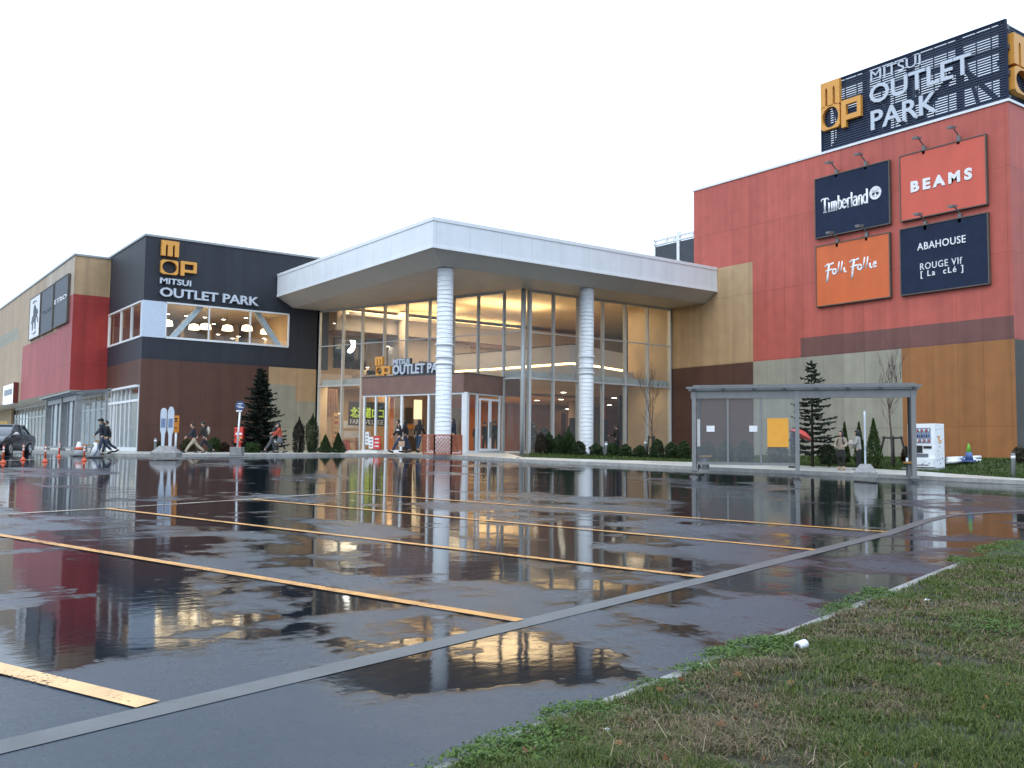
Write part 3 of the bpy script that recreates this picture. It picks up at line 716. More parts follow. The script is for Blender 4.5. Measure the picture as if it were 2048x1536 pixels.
q = MB(); q.bx(26, 70, 79.8, 80, 0, 9.5, 0); q.bx(69.8, 70, 42, 80, 0, 9.5, 0); q.bx(25.8, 26, P2[1], 80, 0, 9.5, 0); part('hall_wall', q, IWB); q = MB()
yI = onX(1256, 700, FX)[1]
q.bx(FX, FX+.25, P1[1]+.2, yI, 0, 9.55, 1)
part('hall_wall', q, [IWB, IWB])
# upper floor, its edge and the lit balustrade
e0, e1, e2, e3 = onZ(1000, 738, 5.25), onZ(1141, 727.5, 5.25), onZ(1168, 729, 5.25), onZ(1252, 742.5, 5.25)
m0 = onZ(905, 744, 5.25)
edge = [m0[:2], e0[:2], e1[:2], e2[:2], e3[:2]]
slab = [tuple(p) for p in edge] + [(70, e3[1]+2), (70, 80), (26.2, 80), (26.2, 60.3), (30.0, 60.3)]
q = MB(); q.prism(slab, (0, 0, 4.5), (1, 0, 0), (0, 1, 0), (0, 0, .7)); part('upper_floor', q, IWW)
bal = MB(); cv = MB(); tr = MB()
for a, b_ in zip(edge, edge[1:]):
    bal.bar(v3(a, 5.85), v3(b_, 5.85), .03, 1.05); cv.bar(v3(a, 5.27)+np.array([0, .1, 0]), v3(b_, 5.27)+np.array([0, .1, 0]), .08, .1)
    tr.bar(v3(a, 6.42), v3(b_, 6.42), .08, .05)
BALM = bpy.data.materials.new('lit_balustrade_glass'); BALM.use_nodes = True
BALM.node_tree.nodes['Principled BSDF'].inputs['Base Color'].default_value = (.75, .7, .66, 1)
BALM.node_tree.nodes['Principled BSDF'].inputs['Subsurface Weight'].default_value = 0.0
br_ = part('balustrade', bal, BALM); tr.build('rail', DFRAME, br_)
cv.build('light_strip', emit('cove_warm', (1.0, 0.66, 0.28), 9.0), br_)
# bulkhead, cove ceiling and its light
q = MB()
B1, B2 = np.array([27.6, 60.0]), np.array([70.0, 60.0])
q.bx(27.5, 70, 57.6, 57.9, 7.95, 9.3, 0); q.bx(27.5, 70, 57.9, 79.8, 7.9, 7.97, 1)
for k in range(20): q.bx(36, 52, 60+k*.42, 60.18+k*.42, 7.72, 7.9, 2)
part('bulkhead', q, [IWW, IBR, mat('ceiling_slat', (0.45, 0.33, 0.2), .6)])
q = MB(); q.bx(28.2, 42.4, 57.32, 57.5, 9.02, 9.08)
part('cove_light', q, emit('cove_bright', (1.0, 0.68, 0.30), 20.0))
q = MB(); q.bx(28, 42.6, 56.9, 57.6, 8.93, 8.99); q.bx(28, 42.6, 56.9, 56.96, 8.99, 9.14); part('cove_ledge', q, IWW)
# upper floor shops
q = MB()
x0 = onY(667, 700, 60.4)[0]; x1 = onY(778, 700, 60.4)[0]; zz0, zz1 = onY(700, 738, 60.4)[2], onY(700, 678, 60.4)[2]
q.bx(26.1, x0, 60.4, 60.6, 4.6, 9.5, 0); q.bx(x1, 31.2, 60.4, 60.6, 4.6, 9.5, 0); q.bx(x0, x1, 60.4, 60.6, 4.6, zz0, 0); q.bx(x0, x1, 60.4, 60.6, zz1, 9.5, 0)
t = .06
for a in (x0, x0+(x1-x0)*.47): q.bx(a-t/2, a+t/2, 60.33, 60.62, zz0, zz1, 1)
q.bx(x0, x1, 60.33, 60.62, zz1-.06, zz1, 1)
part('boutique_wall', q, [IWB, IDK])
q = MB(); q.bx(26.1, 33, 66, 66.2, 4.6, 9.5); part('boutique_back_wall', q, IWB)
rk = MB()
for k in range(26):
    x = x0+.15+k*(x1-x0-.3)/26; rk.bx(x, x+.13, 61.5+rnd.random()*.5, 62.3, 5.25, 6.0+rnd.random()*.55, k % 4)
part('clothes_rail', rk, [mat('cloth_dark', (.03, .03, .035), .8, .3), mat('cloth_brown', (.12, .05, .02), .8, .3), mat('cloth_rust', (.2, .06, .02), .8, .3), mat('cloth_grey', (.1, .09, .09), .8, .3)])
q = MB()
xa, xb = onY(781, 690, 59)[0], onY(905, 690, 59)[0]
q.bx(xa, xb+1.6, 59, 59.3, 5.2, onY(800, 626, 59)[2], 0); q.bx(xa, xa+.35, 57.9, 59, 5.2, onY(800, 626, 59)[2], 0)
q.lathe([(.33, 5.2), (.33, 9.5)], (onY(806, 690, 57.2)[0], 57.2, 0), 20, 1)
q.bx(onY(840, 690, 58.9)[0], onY(868, 690, 58.9)[0], 58.86, 59, 6.3, 6.38, 2)
part('white_partition', q, [IWW, mat('pillar_warm', (.72, .6, .5), .6), IDK])
q = MB()
q.bx(onY(1185, 690, 66)[0], onY(1204, 690, 66)[0], 65.9, 66, 5.2, onY(1190, 650, 66)[2], 0); q.bx(onY(1208, 690, 66)[0], onY(1243, 690, 66)[0], 65.9, 66, 5.2, onY(1220, 646, 66)[2], 0)
q.bx(30, 69, 66, 66.2, 5.2, 7.9, 1)
for k in range(9): q.bx(34.6+k*.9, 34.62+k*.9+.3, 65.7, 66, 5.4, 7.2, 2+k % 2)
part('upper_shopfront', q, [IDK, mat('upper_wall', (.40, .33, .27), .7, .2, .7), mat('shop_display', (.12, .11, .1), .6, .4), IWB])
# ground floor under the slab
q = MB()
q.bx(30, 69, 70, 70.2, 0, 4.5, 0); xr0, xr1 = onY(1211, 830, 60)[0], onY(1239, 830, 60)[0]
q.bx(xr0, xr1+1.5, 60, 60.2, 0, onY(1220, 812, 60)[2], 1)
q.bx(FX+.01, FX+.3, yI, yI+.02, 0, 4.5, 2)
for xa, xb, y in ((1238, 1247, 55), (1255, 1262, 55)): q.bx(onY(xa, 800, y)[0], onY(xb, 800, y)[0], y, y+.1, onY(1250, 880, y)[2], onY(1250, 789, y)[2], 3)
q.bx(onY(1138, 850, 57)[0], onY(1153, 850, 57)[0], 56.9, 57, 0, onY(1145, 836, 57)[2], 3); q.bx(onY(1194, 850, 56)[0], onY(1215, 850, 56)[0], 55.9, 56, 0, onY(1205, 839, 56)[2], 3)
q.bx(onY(1122, 850, 68)[0], onY(1130, 850, 68)[0], 67.9, 68, 0.4, onY(1125, 827, 68)[2], 4)
q.bx(31.5, 33.5, 50, 50.1, 2.7, 4.1, 4)
q.bx(27, 69, 58.5, 79, 4.3, 4.42, 5)
part('ground_floor_shops', q, [IOR_, IRU, IWB, IDK, mat('banner_dark_red', (.12, .02, .015), .7), mat('ground_ceiling', (.6, .42, .25), .7, .05)])
q = MB(); q.lathe([(.42, 0), (.42, 4.3)], (onY(1147, 800, 62)[0], 62, 0), 24); part('inner_column', q, IWW)
# fancy food shop on the left of the ground floor
q = MB()
yS = 59.0
def sx(px): return onY(px, 850, yS)[0]
def sz(py): return onY(690, py, yS)[2]
q.bx(26.2, 34, yS+3, yS+3.1, 0, 4.5, 0); q.bx(26.2, 33, yS-.4, yS+3, 4.25, 4.4, 0)
q.bx(26.2, sx(652), yS-.1, yS, 0, 4.3, 0)
for k in range(5): q.bx(sx(653)+k*.18, sx(653)+k*.18+.13, yS+.2, yS+.25, 2.2, 4.1, 1)
for k, y in enumerate((848, 868)): q.bx(sx(686), sx(740), yS-.2, yS+.1, sz(y+8), sz(y-6), 2)
for k in range(24):
    x = sx(684)+rnd.random()*(sx(750)-sx(684)); q.bx(x, x+.35, yS-.6+rnd.random()*.3, yS, -.05, .35+rnd.random()*.55, 3+k % 3)
q.bx(sx(652), sx(661), yS-1.2, yS-.9, sz(893), sz(828), 6)
for k in range(6): q.bx(sx(653), sx(660), yS-1.24, yS-1.2, sz(889-k*10), sz(884-k*10), 3+k % 3)
part('food_shop', q, [IWB, MATS['cloth_brown'], mat('counter_white', (.62, .64, .68), .5), MATS['goods_tan'], MATS['goods_red'], mat('basket_brown', (.22, .1, .04), .7, .4), mat('shelf_wood', (.6, .38, .16), .5)])
# what one sees through the open doorway
q = MB()
def yb(px0, py0, px1, py1, Y, m, th=.1): a, c_ = onY(px0, py0, Y), onY(px1, py1, Y); q.bx(min(a[0], c_[0]), max(a[0], c_[0]), Y, Y+th, min(a[2], c_[2]), max(a[2], c_[2]), m)
yb(790, 775, 826, 905, 57, 0); yb(846, 775, 925, 905, 57, 0); yb(826, 775, 846, 800, 57, 0); yb(826, 838, 846, 905, 57, 2); yb(824, 799, 848, 840, 57.6, 1)
yb(812, 815, 825, 846, 56.8, 3); yb(815, 849, 829, 858, 56.7, 4); yb(870, 838, 900, 905, 56, 2); yb(812, 872, 834, 905, 56.4, 3)
part('lobby_screen', q, [mat('lobby_brown', (.30, .23, .18), .6, .1), emit('lobby_lightbox', (1, .82, .5), 1.1), IWW, IDK, IOR_])
# the real lamps in the lit rooms
def lamp(loc, size, power, col=(1, .72, .42), down=True, sy=None):
    l = bpy.data.lights.new('room_light', 'AREA'); l.energy = power*0.36; l.color = col; l.shape = 'RECTANGLE'; l.size = size; l.size_y = sy or size
    o = bpy.data.objects.new('room_light', l); COL.objects.link(o); o.location = loc
    if not down: o.rotation_euler = (PI, 0, 0)
    return o
lamp((20, 62, 9.1), 7, 900, (1, .78, .52))
lamp((36, 50, 8.7), 6, 1100, (1, .68, .34), down=False, sy=3); lamp((33, 54.5, 8.7), 4, 650, (1, .68, .34), down=False, sy=3)
lamp((36, 50, 9.45), 7, 1500, (1, .74, .45)); lamp((30.5, 56, 9.45), 4, 800, (1, .76, .48)); lamp((40.5, 45, 9.3), 2.5, 250, (1, .76, .48)); lamp((41.2, 43.6, 4.0), 1.6, 110, (1, .76, .48))
lamp((40, 62, 7.6), 9, 1500, (1, .74, .46), sy=3); lamp((40, 63.5, 4.25), 14, 3400, (1, .62, .28), sy=6); lamp((29, 57.8, 4.2), 3, 700, (1, .8, .55)); lamp((29.5, 63.2, 9.0), 5, 700, (1, .76, .46), sy=3)
lamp((34.5, 49, 4.3), 4, 500, (1, .70, .40))
lamp((V0[0]+2.0, V0[1]+3.5, 2.95), 2, 160, (1, .75, .45)); lamp((19, 66, 4.3), 4, 700, (1, .86, .68)); lamp((17.6, 85, 3.5), 3, 900, (1, .86, .7), sy=30)
# lamps one can see
GLOW = emit('lamp_glow', (1.0, 0.90, 0.72), 22.0)
ORD = ['first', 'second', 'third', 'fourth', 'fifth', 'sixth', 'seventh', 'eighth']
def downlight(p, r, label, group, proto=[]):
    if not proto:
        t = thing('ceiling_light', label, 'ceiling light', (0, 0, 0), group=group)
        q = MB(); q.lathe([(1.0, -.02), (1.25, -.02), (1.25, .1), (1.0, .1)], (0, 0, 0), 16); q.build('ring', WFRAME, t)
        q = MB(); q.lathe([(.01, -.05), (.7, -.04), (1.0, 0), (1.0, .05)], (0, 0, 0), 16); q.build('lens', GLOW, t)
        proto.append(t); o = t
    else: o = copy_tree(proto[0]); o['label'] = label; o['group'] = group
    o.location = [float(c) for c in p]; o.scale = (r, r, r)
    k = sum(1 for q_ in SC.objects if q_.get('group') == group)
    o['label'] = label + ', ' + ORD[k-1] + ' from the left'; return o
# on the upper floor behind the strip window: the ceiling row and the smaller deeper ones
for px, py, z in ((335, 628, 8.95), (373, 632, 8.95), (410, 635, 8.95), (427, 648, 8.95), (447, 639, 8.95), (492, 636, 8.95), (543, 656, 8.95), (563, 649, 8.95)):
    p = onZ(px, py, z+.15)
    if p[1] > 70.3: p = p*(70.0/p[1])
    downlight(p, .16, 'small ceiling light near the ceiling behind the strip window', 'ceiling lights behind the strip window')
for px, py, Y in ((436, 669, 66), (465, 677, 66), (477, 673, 68), (528, 677, 65), (557, 686, 59)):
    downlight(onY(px, py, Y), .15, 'small low spot light near the sill of the strip window', 'low spots behind the strip window')
for px, py, z in ((1074, 801, 4.24), (1122, 799, 4.24), (1127, 785, 4.24), (1135, 818, 4.24), (1219, 810, 4.24), (1228, 796, 4.24)):
    p = onZ(px, py, z)
    if p[1] > 69: p = p*(69/p[1])
    downlight(p, .24, 'round white ceiling light over the orange ground floor', 'ceiling lights over the ground floor')
for px, py, Y in ((928, 709, 63), (963, 709, 63), (1014, 703, 62), (1064, 698, 62), (1088, 696, 62), (1111, 693, 62), (1132, 690, 62)):
    downlight(onY(px, py, Y), .15, 'small spot light above the lit balcony', 'spots over the balcony')
for px, py, Y in ((670, 647, 59), (671, 842, 58.5), (676, 827, 58.5), (735, 735, 60.2), (776, 693, 59)):
    downlight(onY(px, py, Y), .14, 'small spot light in the shops at the hall end', 'spots in the left shops')
# glass pendant lamps of the cafe
PEND = emit('pendant_glow', (1.0, 0.78, 0.48), 5.0)
pr_ = None
for px, py, Y in ((334, 647, 60), (388, 655, 62.5), (411, 654, 60.5), (455, 657, 60.5), (494, 657, 60.5), (531, 664, 62.5)):
    p = onY(px, py, Y)
    if pr_ is None:
        pr_ = thing('pendant_lamp', 'x', 'pendant lamp', (0, 0, 0))
        q = MB(); q.lathe([(.16, .22), (.3, .16), (.36, -.12), (.33, -.14), (.27, .12), (.14, .18)], (0, 0, 0), 18); q.build('shade', PEND, pr_)
        q = MB(); q.tube([(0, 0, .2), (0, 0, 1.2)], .012, 6); q.build('cord', DFRAME, pr_)
        q = MB(); q.ball((0, 0, -.04), .1, 10); q.build('bulb', GLOW, pr_); o = pr_
    else: o = copy_tree(pr_)
    o.location = [float(c) for c in p]; o['group'] = 'pendant lamps of the cafe'
    pk = globals().get('pk', 0)+1; o['label'] = 'glowing flared pendant lamp in the cafe window, ' + ORD[pk-1] + ' from the left'
for i, (px, py, Y) in enumerate(((693, 688, 62.0), (761, 678, 62.0))):
    c = onY(px, py, Y); q = MB()
    if i == 0: q.tube([c+np.array([.55*math.cos(t), 0, .55*math.sin(t)]) for t in np.linspace(1.9, -1.3, 14)], [.05]+[.17]*12+[.1], 8)
    else: q.tube([c+np.array([0, 0, .5]), c+np.array([0, 0, -.15])], .16, 10)
    q.build('display_lamp', emit('display_glow', (1, .95, .85), 9.0), None, ['bright white crescent lamp in the upper left shop window', 'bright white upright lamp in the upper left shop window'][i], 'lamp')
c = onY(783, 657, 61); q = MB(); q.lathe([(.02, .1), (.6, .02), (.62, -.05), (.02, -.06)], c, 20); q.build('disc_lamp', GLOW, None, 'flat glowing disc lamp beside the white partition upstairs', 'lamp')
# ------------------------------------------------------------------ signs
LETW = mat('white_letter', (0.78, 0.80, 0.83), 0.4, 0.03); LETS = mat('silver_letter', (0.52, 0.57, 0.65), 0.45, 0.04)
ORG = mat('logo_orange', (0.70, 0.33, 0.06), 0.45, 0.06); NAVY = mat('navy_board', (0.016, 0.026, 0.056), 0.75, 0.12, 2.0, spec=0.2); LOUV = mat('louvre_blue', (0.030, 0.045, 0.085), 0.6, 0.1, spec=0.3)
LSIDE = mat('letter_side', (0.05, 0.05, 0.06), 0.5)
class Plane:
    """an upright sign plane; px() drops a photo pixel on it"""
    def __init__(s, kind, c): s.k, s.c = kind, c; s.n = np.array([-1., 0, 0]) if kind == 'X' else np.array([0, -1., 0])
    def px(s, x, y): return onX(x, y, s.c) if s.k == 'X' else onY(x, y, s.c)
    def box(s, tl, br):                                  # o (bottom left), u, v of the rectangle between two pixels
        a, b_ = s.px(*tl), s.px(*br)
        if s.k == 'X': return np.array([s.c, a[1], b_[2]]), np.array([0, b_[1]-a[1], 0]), np.array([0, 0, a[2]-b_[2]])
        return np.array([a[0], s.c, b_[2]]), np.array([b_[0]-a[0], 0, 0]), np.array([0, 0, a[2]-b_[2]])
def letters(nm, txt, pl, tl, br, depth, m, parent, bold=0.015, space=1.0, side=None, off=0.0):
    o, u, v = pl.box(tl, br)
    q = MB(); put_text(q, txt, o + pl.n*off, u, v, pl.n*depth, 0, bold, space)
    return q.build(nm, m, parent)
def logo_m(o, u, v, w, name, parent):                    # square m with two rounded slots
    P = [(0, 0), (0, 1), (1, 1), (1, 0), (.76, 0), (.76, .62), (.74, .72), (.70, .76), (.66, .72), (.64, .62), (.64, 0), (.36, 0), (.36, .62), (.34, .72), (.30, .76), (.26, .72), (.24, .62), (.24, 0)]
    return MB().prism(P, o, u, v, w).build(name, ORG, parent)
def logo_o(o, u, v, w, name, parent, n=28):              # square with a round hole, built as four corner pieces round the circle
    q = MB(); r = .43
    for k in range(n):
        a0, a1 = 2*PI*k/n, 2*PI*(k+1)/n
        def edge_(a):
            c, s = math.cos(a), math.sin(a); t = .5/max(abs(c), abs(s)); return (.5+c*t, .5+s*t)
        p = [(.5+r*math.cos(a0), .5+r*math.sin(a0)), edge_(a0), edge_(a1), (.5+r*math.cos(a1), .5+r*math.sin(a1))]
        q.prism(p, o, u, v, w)
    return q.build(name, ORG, parent)
def logo_p(o, u, v, w, name, parent):                    # square p: box ring with a tail
    q = MB(); t = .24
    q.prism([(0, -.30), (0, 1), (t, 1), (t, -.30)], o, u, v, w); q.prism([(t, 1), (1, 1), (1, 1-t), (t, 1-t)][::-1], o, u, v, w)
    q.prism([(1-t*.8, 1-t), (1, 1-t), (1, .02), (1-t*.8, .02)][::-1], o, u, v, w); q.prism([(t, .02+t), (1-t*.8, .02+t), (1-t*.8, .02), (t, .02)][::-1], o, u, v, w)
    return q.build(name, ORG, parent)
def logo(pl, m_box, o_box, p_box, depth, parent, off=0.05):
    for f, bx_, nm in ((logo_m, m_box, 'letter_m'), (logo_o, o_box, 'letter_o'), (logo_p, p_box, 'letter_p')):
        o, u, v = pl.box(*bx_); f(o+pl.n*off, u, v, pl.n*depth, nm, parent)
# --- mall sign on the charcoal wing
pd = Plane('Y', DY-.02)
c = pd.px(320, 610)
sg = thing('mall_sign', 'orange square logo above white channel letters on the charcoal corner wing', 'sign', c)
logo(pd, ((321.5, 481), (355, 516)), ((320, 519.5), (353.5, 552)), ((359.5, 523), (390.5, 549)), .22, sg)
for nm, tx, a, b_ in (('lettering', 'MITSUI', (319, 555.6), (380, 574)), ('lettering', 'OUTLET PARK', (319, 574.5), (515, 613))):
    letters(nm, tx, pd, a, b_, .16, LETS, sg, .02, off=.06)
# --- the roof sign: louvred frame with letters, standing on the red wing
rs = thing('roof_sign', 'dark louvred rooftop sign with orange logo and silver letters on the red wing', 'sign', (FX, 25.5, RT))
SY0, SY1, SZ0, SZ1 = 20.95, 30.78, RT+.14, 19.86
lv = MB()
for k in range(30):
    z = SZ0+.06+k*(SZ1-SZ0-.1)/29.5
    lv.bx(FX+.14, FX+.20, SY0, SY1, z, z+.075)
    lv.bx(FX+.2, FX+12, SY0+.14, SY0+.20, z, z+.075)
lv.build('louvre', LOUV, rs)
fr = MB()
for y in np.linspace(SY0, SY1, 15): fr.bx(FX+.20, FX+.24, y-.025, y+.025, SZ0-.1, SZ1)
for y in (SY0+.25, SY0+2.3, SY0+4.8, SY0+7.3, SY1-.15): fr.bx(FX+.26, FX+.5, y-.14, y+.14, SZ0-.1, SZ1)
for z in (SZ0+.15, SZ0+1.35, SZ0+2.55, SZ1-.25): fr.bx(FX+.30, FX+.5, SY0, SY1, z-.12, z+.12)
for y0_, y1_ in ((SY0+.4, SY0+2.3), (SY0+4.8, SY0+2.4), (SY0+4.9, SY0+7.2), (SY1-.3, SY0+7.4)): fr.bar((FX+.42, y0_, SZ0), (FX+.42, y1_, SZ0+2.4), .22, .16, 0, (1, 0, 0))
for x in (FX+2.4, FX+5, FX+8, FX+11.9): fr.bx(x-.14, x+.14, SY0+.3, SY0+.55, SZ0-.1, SZ1)
for z in (SZ0+.15, SZ0+1.9, SZ1-.2): fr.bx(FX+.3, FX+12, SY0+.3, SY0+.5, z-.12, z+.12)
for y in (SY0+2.3, SY0+5, SY1-.2): fr.bar((FX+.4, y, SZ1-.3), (FX+2.6, y, SZ0), .14, .14)
fr.bx(FX+2.5, FX+2.7, SY0+1, SY1, SZ0, SZ0+1.0)
fr.build('frame', DFRAME, rs)
q = MB(); q.bx(FX+.1, FX+.25, SY0-.03, SY1+.03, SZ1-.03, SZ1+.04); q.bx(FX+.1, FX+.25, SY1-.02, SY1+.05, SZ0-.1, SZ1); q.bx(FX+.1, FX+.25, SY0-.03, SY0+.04, SZ0-.1, SZ1-.03); q.build('edge_trim', NAVY, rs)
q = MB(); q.bx(FX+1.4, FX+1.5, SY1-3.2, SY1, SZ0, SZ1-1.2); q.build('back_panel', NAVY, rs)
pr = Plane('X', FX+.12)
logo(pr, ((1645.5, 170.5), (1683.5, 207)), ((1646, 218), (1684, 253.5)), ((1686.5, 204), (1726, 233)), .2, rs, .0)
for tx, a, b_ in (('MITSUI', (1742.5, 143.5), (1842.5, 131)), ('OUTLET', (1741.5, 170), (1944, 149.5)), ('PARK', (1743.5, 222), (1876, 225))):
    pass
def letters_skew(nm, tx, pl, left, right, depth, m, parent, bold, off):
    """left/right: (x, ytop, ybottom) pixels at both ends"""
    a0, a1 = pl.px(left[0], left[1]), pl.px(left[0], left[2]); b0_, b1_ = pl.px(right[0], right[1]), pl.px(right[0], right[2])
    zt, zb = (a0[2]+b0_[2])/2, (a1[2]+b1_[2])/2
    ya_, yb_ = (a0[1]+a1[1])/2, (b0_[1]+b1_[1])/2
    o, u, v = (np.array([pl.c, ya_, zb]), np.array([0, yb_-ya_, 0]), np.array([0, 0, zt-zb])) if pl.k == 'X' else (np.array([(a0[0]+a1[0])/2, pl.c, zb]), np.array([(b0_[0]+b1_[0]-a0[0]-a1[0])/2, 0, 0]), np.array([0, 0, zt-zb]))
    q = MB(); put_text(q, tx, o+pl.n*off, u, v, pl.n*depth, 0, bold); return q.build(nm, m, parent)
letters_skew('lettering', 'MITSUI', pr, (1742.5, 143.8, 163.4), (1842.5, 107.7, 130), .06, LETS, rs, .0, .02)
letters_skew('lettering', 'OUTLET', pr, (1741, 170.5, 208), (1944.5, 107, 149), .08, LETS, rs, .016, .02)
letters_skew('lettering', 'PARK', pr, (1743.5, 221.5, 260.5), (1876.5, 184, 224), .08, LETS, rs, .016, .02)
py_ = Plane('Y', SY0+.12)
x_ = onY(2021, 120, SY0)[0]
for f, z0, nm in ((logo_m, SZ1-1.98, 'letter_m'), (logo_o, SZ1-3.3, 'letter_o')):
    f(np.array([x_, SY0+.12, z0]), np.array([1.75, 0, 0]), np.array([0, 0, 1.45 if f is logo_m else 1.24]), np.array([0, -.3, 0]), nm, rs)
logo_p(np.array([x_+1.85, SY0+.12, SZ1-3.0]), np.array([1.4, 0, 0]), np.array([0, 0, 1.0]), np.array([0, -.3, 0]), 'letter_p', rs)
# --- the four billboards on the red wing
FRB = mat('board_frame', (0.10, 0.085, 0.07), 0.5)
def board(label, tl, br, tr, bl, col, rough=.45):
    pl = Plane('X', FX-.02)
    P = [pl.px(*p) for p in (tl, tr, br, bl)]
    ya_, yb_ = (P[0][1]+P[3][1])/2, (P[1][1]+P[2][1])/2; zt, zb = (P[0][2]+P[1][2])/2, (P[2][2]+P[3][2])/2
    t = thing('billboard', label, 'billboard', (FX, (ya_+yb_)/2, zb))
    q = MB(); q.bx(FX-.16, FX-.005, yb_, ya_, zb, zt)
    q.build('panel', col, t)
    q = MB()
    for a in ((yb_-.05, yb_, zb-.05, zt+.05), (ya_, ya_+.05, zb-.05, zt+.05), (yb_, ya_, zb-.05, zb), (yb_, ya_, zt, zt+.05)): q.bx(FX-.19, FX-.003, *a)
    q.build('frame', FRB, t)
    return t, Plane('X', FX-.16), ya_, yb_, zb, zt
PAN = lambda n_, c: mat(n_, c, .5, .06, 1.2, streak=.06)
N1, R1, O1 = NAVY, PAN('coral_board', (0.60, 0.10, 0.062)), PAN('orange_board', (0.62, 0.125, 0.028))
t1, q1, *d1 = board('navy billboard with white word and round tree emblem on the red wing', (1634.3, 360.5), (1781.6, 446.8), (1780.8, 322.4), (1634.8, 477.3), N1)
t2, q2, *d2 = board('coral red billboard with spaced white capitals on the red wing', (1804, 315.3), (1975, 408.7), (1973.8, 270.3), (1805, 442.3), R1)
t3, q3, *d3 = board('orange billboard with white brush script on the red wing', (1635.6, 495), (1782.3, 594), (1781.6, 467), (1637.3, 613), O1)
t4, q4, *d4 = board('navy billboard with three lines of thin white lettering on the red wing', (1805, 459.5), (1979.7, 567.5), (1978, 428.5), (1805.7, 590.3), N1)
def rect(d, a0, a1, b0_, b1_):                           # fraction box on a board: along from left, up from bottom
    ya_, yb_, zb, zt = d; W, H = ya_-yb_, zt-zb
    return np.array([FX-.16, ya_-a0*W, zb+b0_*H]), np.array([0, -(a1-a0)*W, 0]), np.array([0, 0, (b1_-b0_)*H])
def word(tx, d, r, parent, bold=.02, space=1.0, m=LETW):
    o, u, v = rect(d, *r); q = MB(); put_text(q, tx, o+np.array([-.004, 0, 0]), u, v, np.array([-.03, 0, 0]), 0, bold, space); return q.build('lettering', m, parent)
word('BEAMS', d2, (.13, .855, .40, .575), t2, .05, 1.5)
word('ABAHOUSE', d4, (.205, .765, .635, .745), t4, .008, 1.08)
word('ROUGE VIf', d4, (.235, .72, .335, .435), t4, .0, 1.15); word('[ La  cLé ]', d4, (.24, .73, .20, .315), t4, .01, 1.3)
# slab-serif word: built-in letters set heavy, plus serif bars on the stems
def stroke_word(d, r, strokes, width, parent, squash=1.0):
    """brush lettering: polylines in a unit box swept with a round pen"""
    o, u, v = rect(d, *r); q = MB(); H = np.linalg.norm(v)
    for pts, w in strokes:
        q.tube([o+u*x+v*y+np.array([-.02, 0, 0]) for x, y in pts], [width*w*H]*len(pts), 6)
    ob = q.build('lettering', LETW, parent)
    for vtx in ob.data.vertices: vtx.co.x = -.16-.005 + (vtx.co.x+.18)*.12
    return ob
def arc(cx_, cy_, rx, ry, a0, a1, n_=10): return [(cx_+rx*math.cos(math.radians(a0+(a1-a0)*k/n_)), cy_+ry*math.sin(math.radians(a0+(a1-a0)*k/n_))) for k in range(n_+1)]
# Timber... : x positions of each letter in a unit box (T i m b e r l a n d)
S = []
S += [([(.0, .95), (.14, .95)], 1.1), ([(.0, .95), (-.01, .80)], .8), ([(.14, .95), (.15, .80)], .8), ([(.07, .95), (.07, .02)], 1.5), ([(.035, .02), (.105, .02)], .8)]
S += [([(.165, .62), (.165, .02)], 1.4), ([(.14, .62), (.165, .62)], .8), ([(.14, .02), (.19, .02)], .8), ([(.165, .82), (.168, .84)], 1.6)]
for x in (.225, .275, .325): S += [([(x, .58), (x, .02)], 1.3), ([(x-.02, .02), (x+.02, .02)], .8)]
S += [([(.205, .62), (.225, .62)], .8), (arc(.25, .5, .025, .12, 180, 0), 1.0), (arc(.30, .5, .025, .12, 180, 0), 1.0)]
S += [([(.375, .95), (.375, .05)], 1.4), ([(.355, .95), (.375, .95)], .8), (arc(.40, .32, .04, .29, 150, -150), 1.2)]
S += [(arc(.50, .32, .042, .29, 0, 320), 1.2), ([(.46, .34), (.54, .36)], .8)]
S += [([(.575, .62), (.575, .02)], 1.4), ([(.555, .02), (.60, .02)], .8), (arc(.605, .5, .03, .12, 170, 40), 1.1)]
S += [([(.66, .95), (.66, .02)], 1.4), ([(.64, .95), (.66, .95)], .8), ([(.64, .02), (.68, .02)], .8)]
S += [(arc(.73, .2, .035, .18, 60, 330), 1.2), (arc(.735, .48, .032, .14, 160, 0), 1.1), ([(.768, .5), (.768, .02), (.785, .02)], 1.3)]
S += [([(.815, .62), (.815, .02)], 1.4), ([(.795, .02), (.835, .02)], .8), (arc(.845, .48, .03, .14, 180, 0), 1.1), ([(.875, .5), (.875, .02), (.89, .02)], 1.3)]
S += [(arc(.945, .32, .04, .29, 30, 330), 1.2), ([(.985, .95), (.985, .02), (1.0, .02)], 1.4), ([(.965, .95), (.985, .95)], .8)]
stroke_word(d1, (.09, .725, .40, .645), S, .055, t1)
# round tree emblem
o, u, v = rect(d1, .752, .905, .425, .64); q = MB(); cc = o+u*.5+v*.5; ru, rv = u*.5, v*.5; wv = np.array([-.03, 0, 0])
def sector(a0, a1, r0, r1, n_=8):
    P = [(r1*math.cos(math.radians(a0+(a1-a0)*k/n_)), r1*math.sin(math.radians(a0+(a1-a0)*k/n_))) for k in range(n_+1)]
    P += [(r0*math.cos(math.radians(a1+(a0-a1)*k/n_)), r0*math.sin(math.radians(a1+(a0-a1)*k/n_))) for k in range(n_+1)]
    q.prism(P, cc+wv*.1, ru, rv, wv)
for a in range(20, 161, 20): sector(a-8.5, a+8.5, .30 if a % 40 else .18, 1.0, 3)
sector(168, 192, .55, 1.0, 4); sector(-12, 12, .55, 1.0, 4)
sector(196, 344, .62, 1.0, 12)
q.prism([(-.1, -.6), (.1, -.6), (.07, .1), (.5, .42), (.42, .5), (0, .2), (-.42, .5), (-.5, .42), (-.07, .1)], cc+wv*.1, ru, rv, wv)
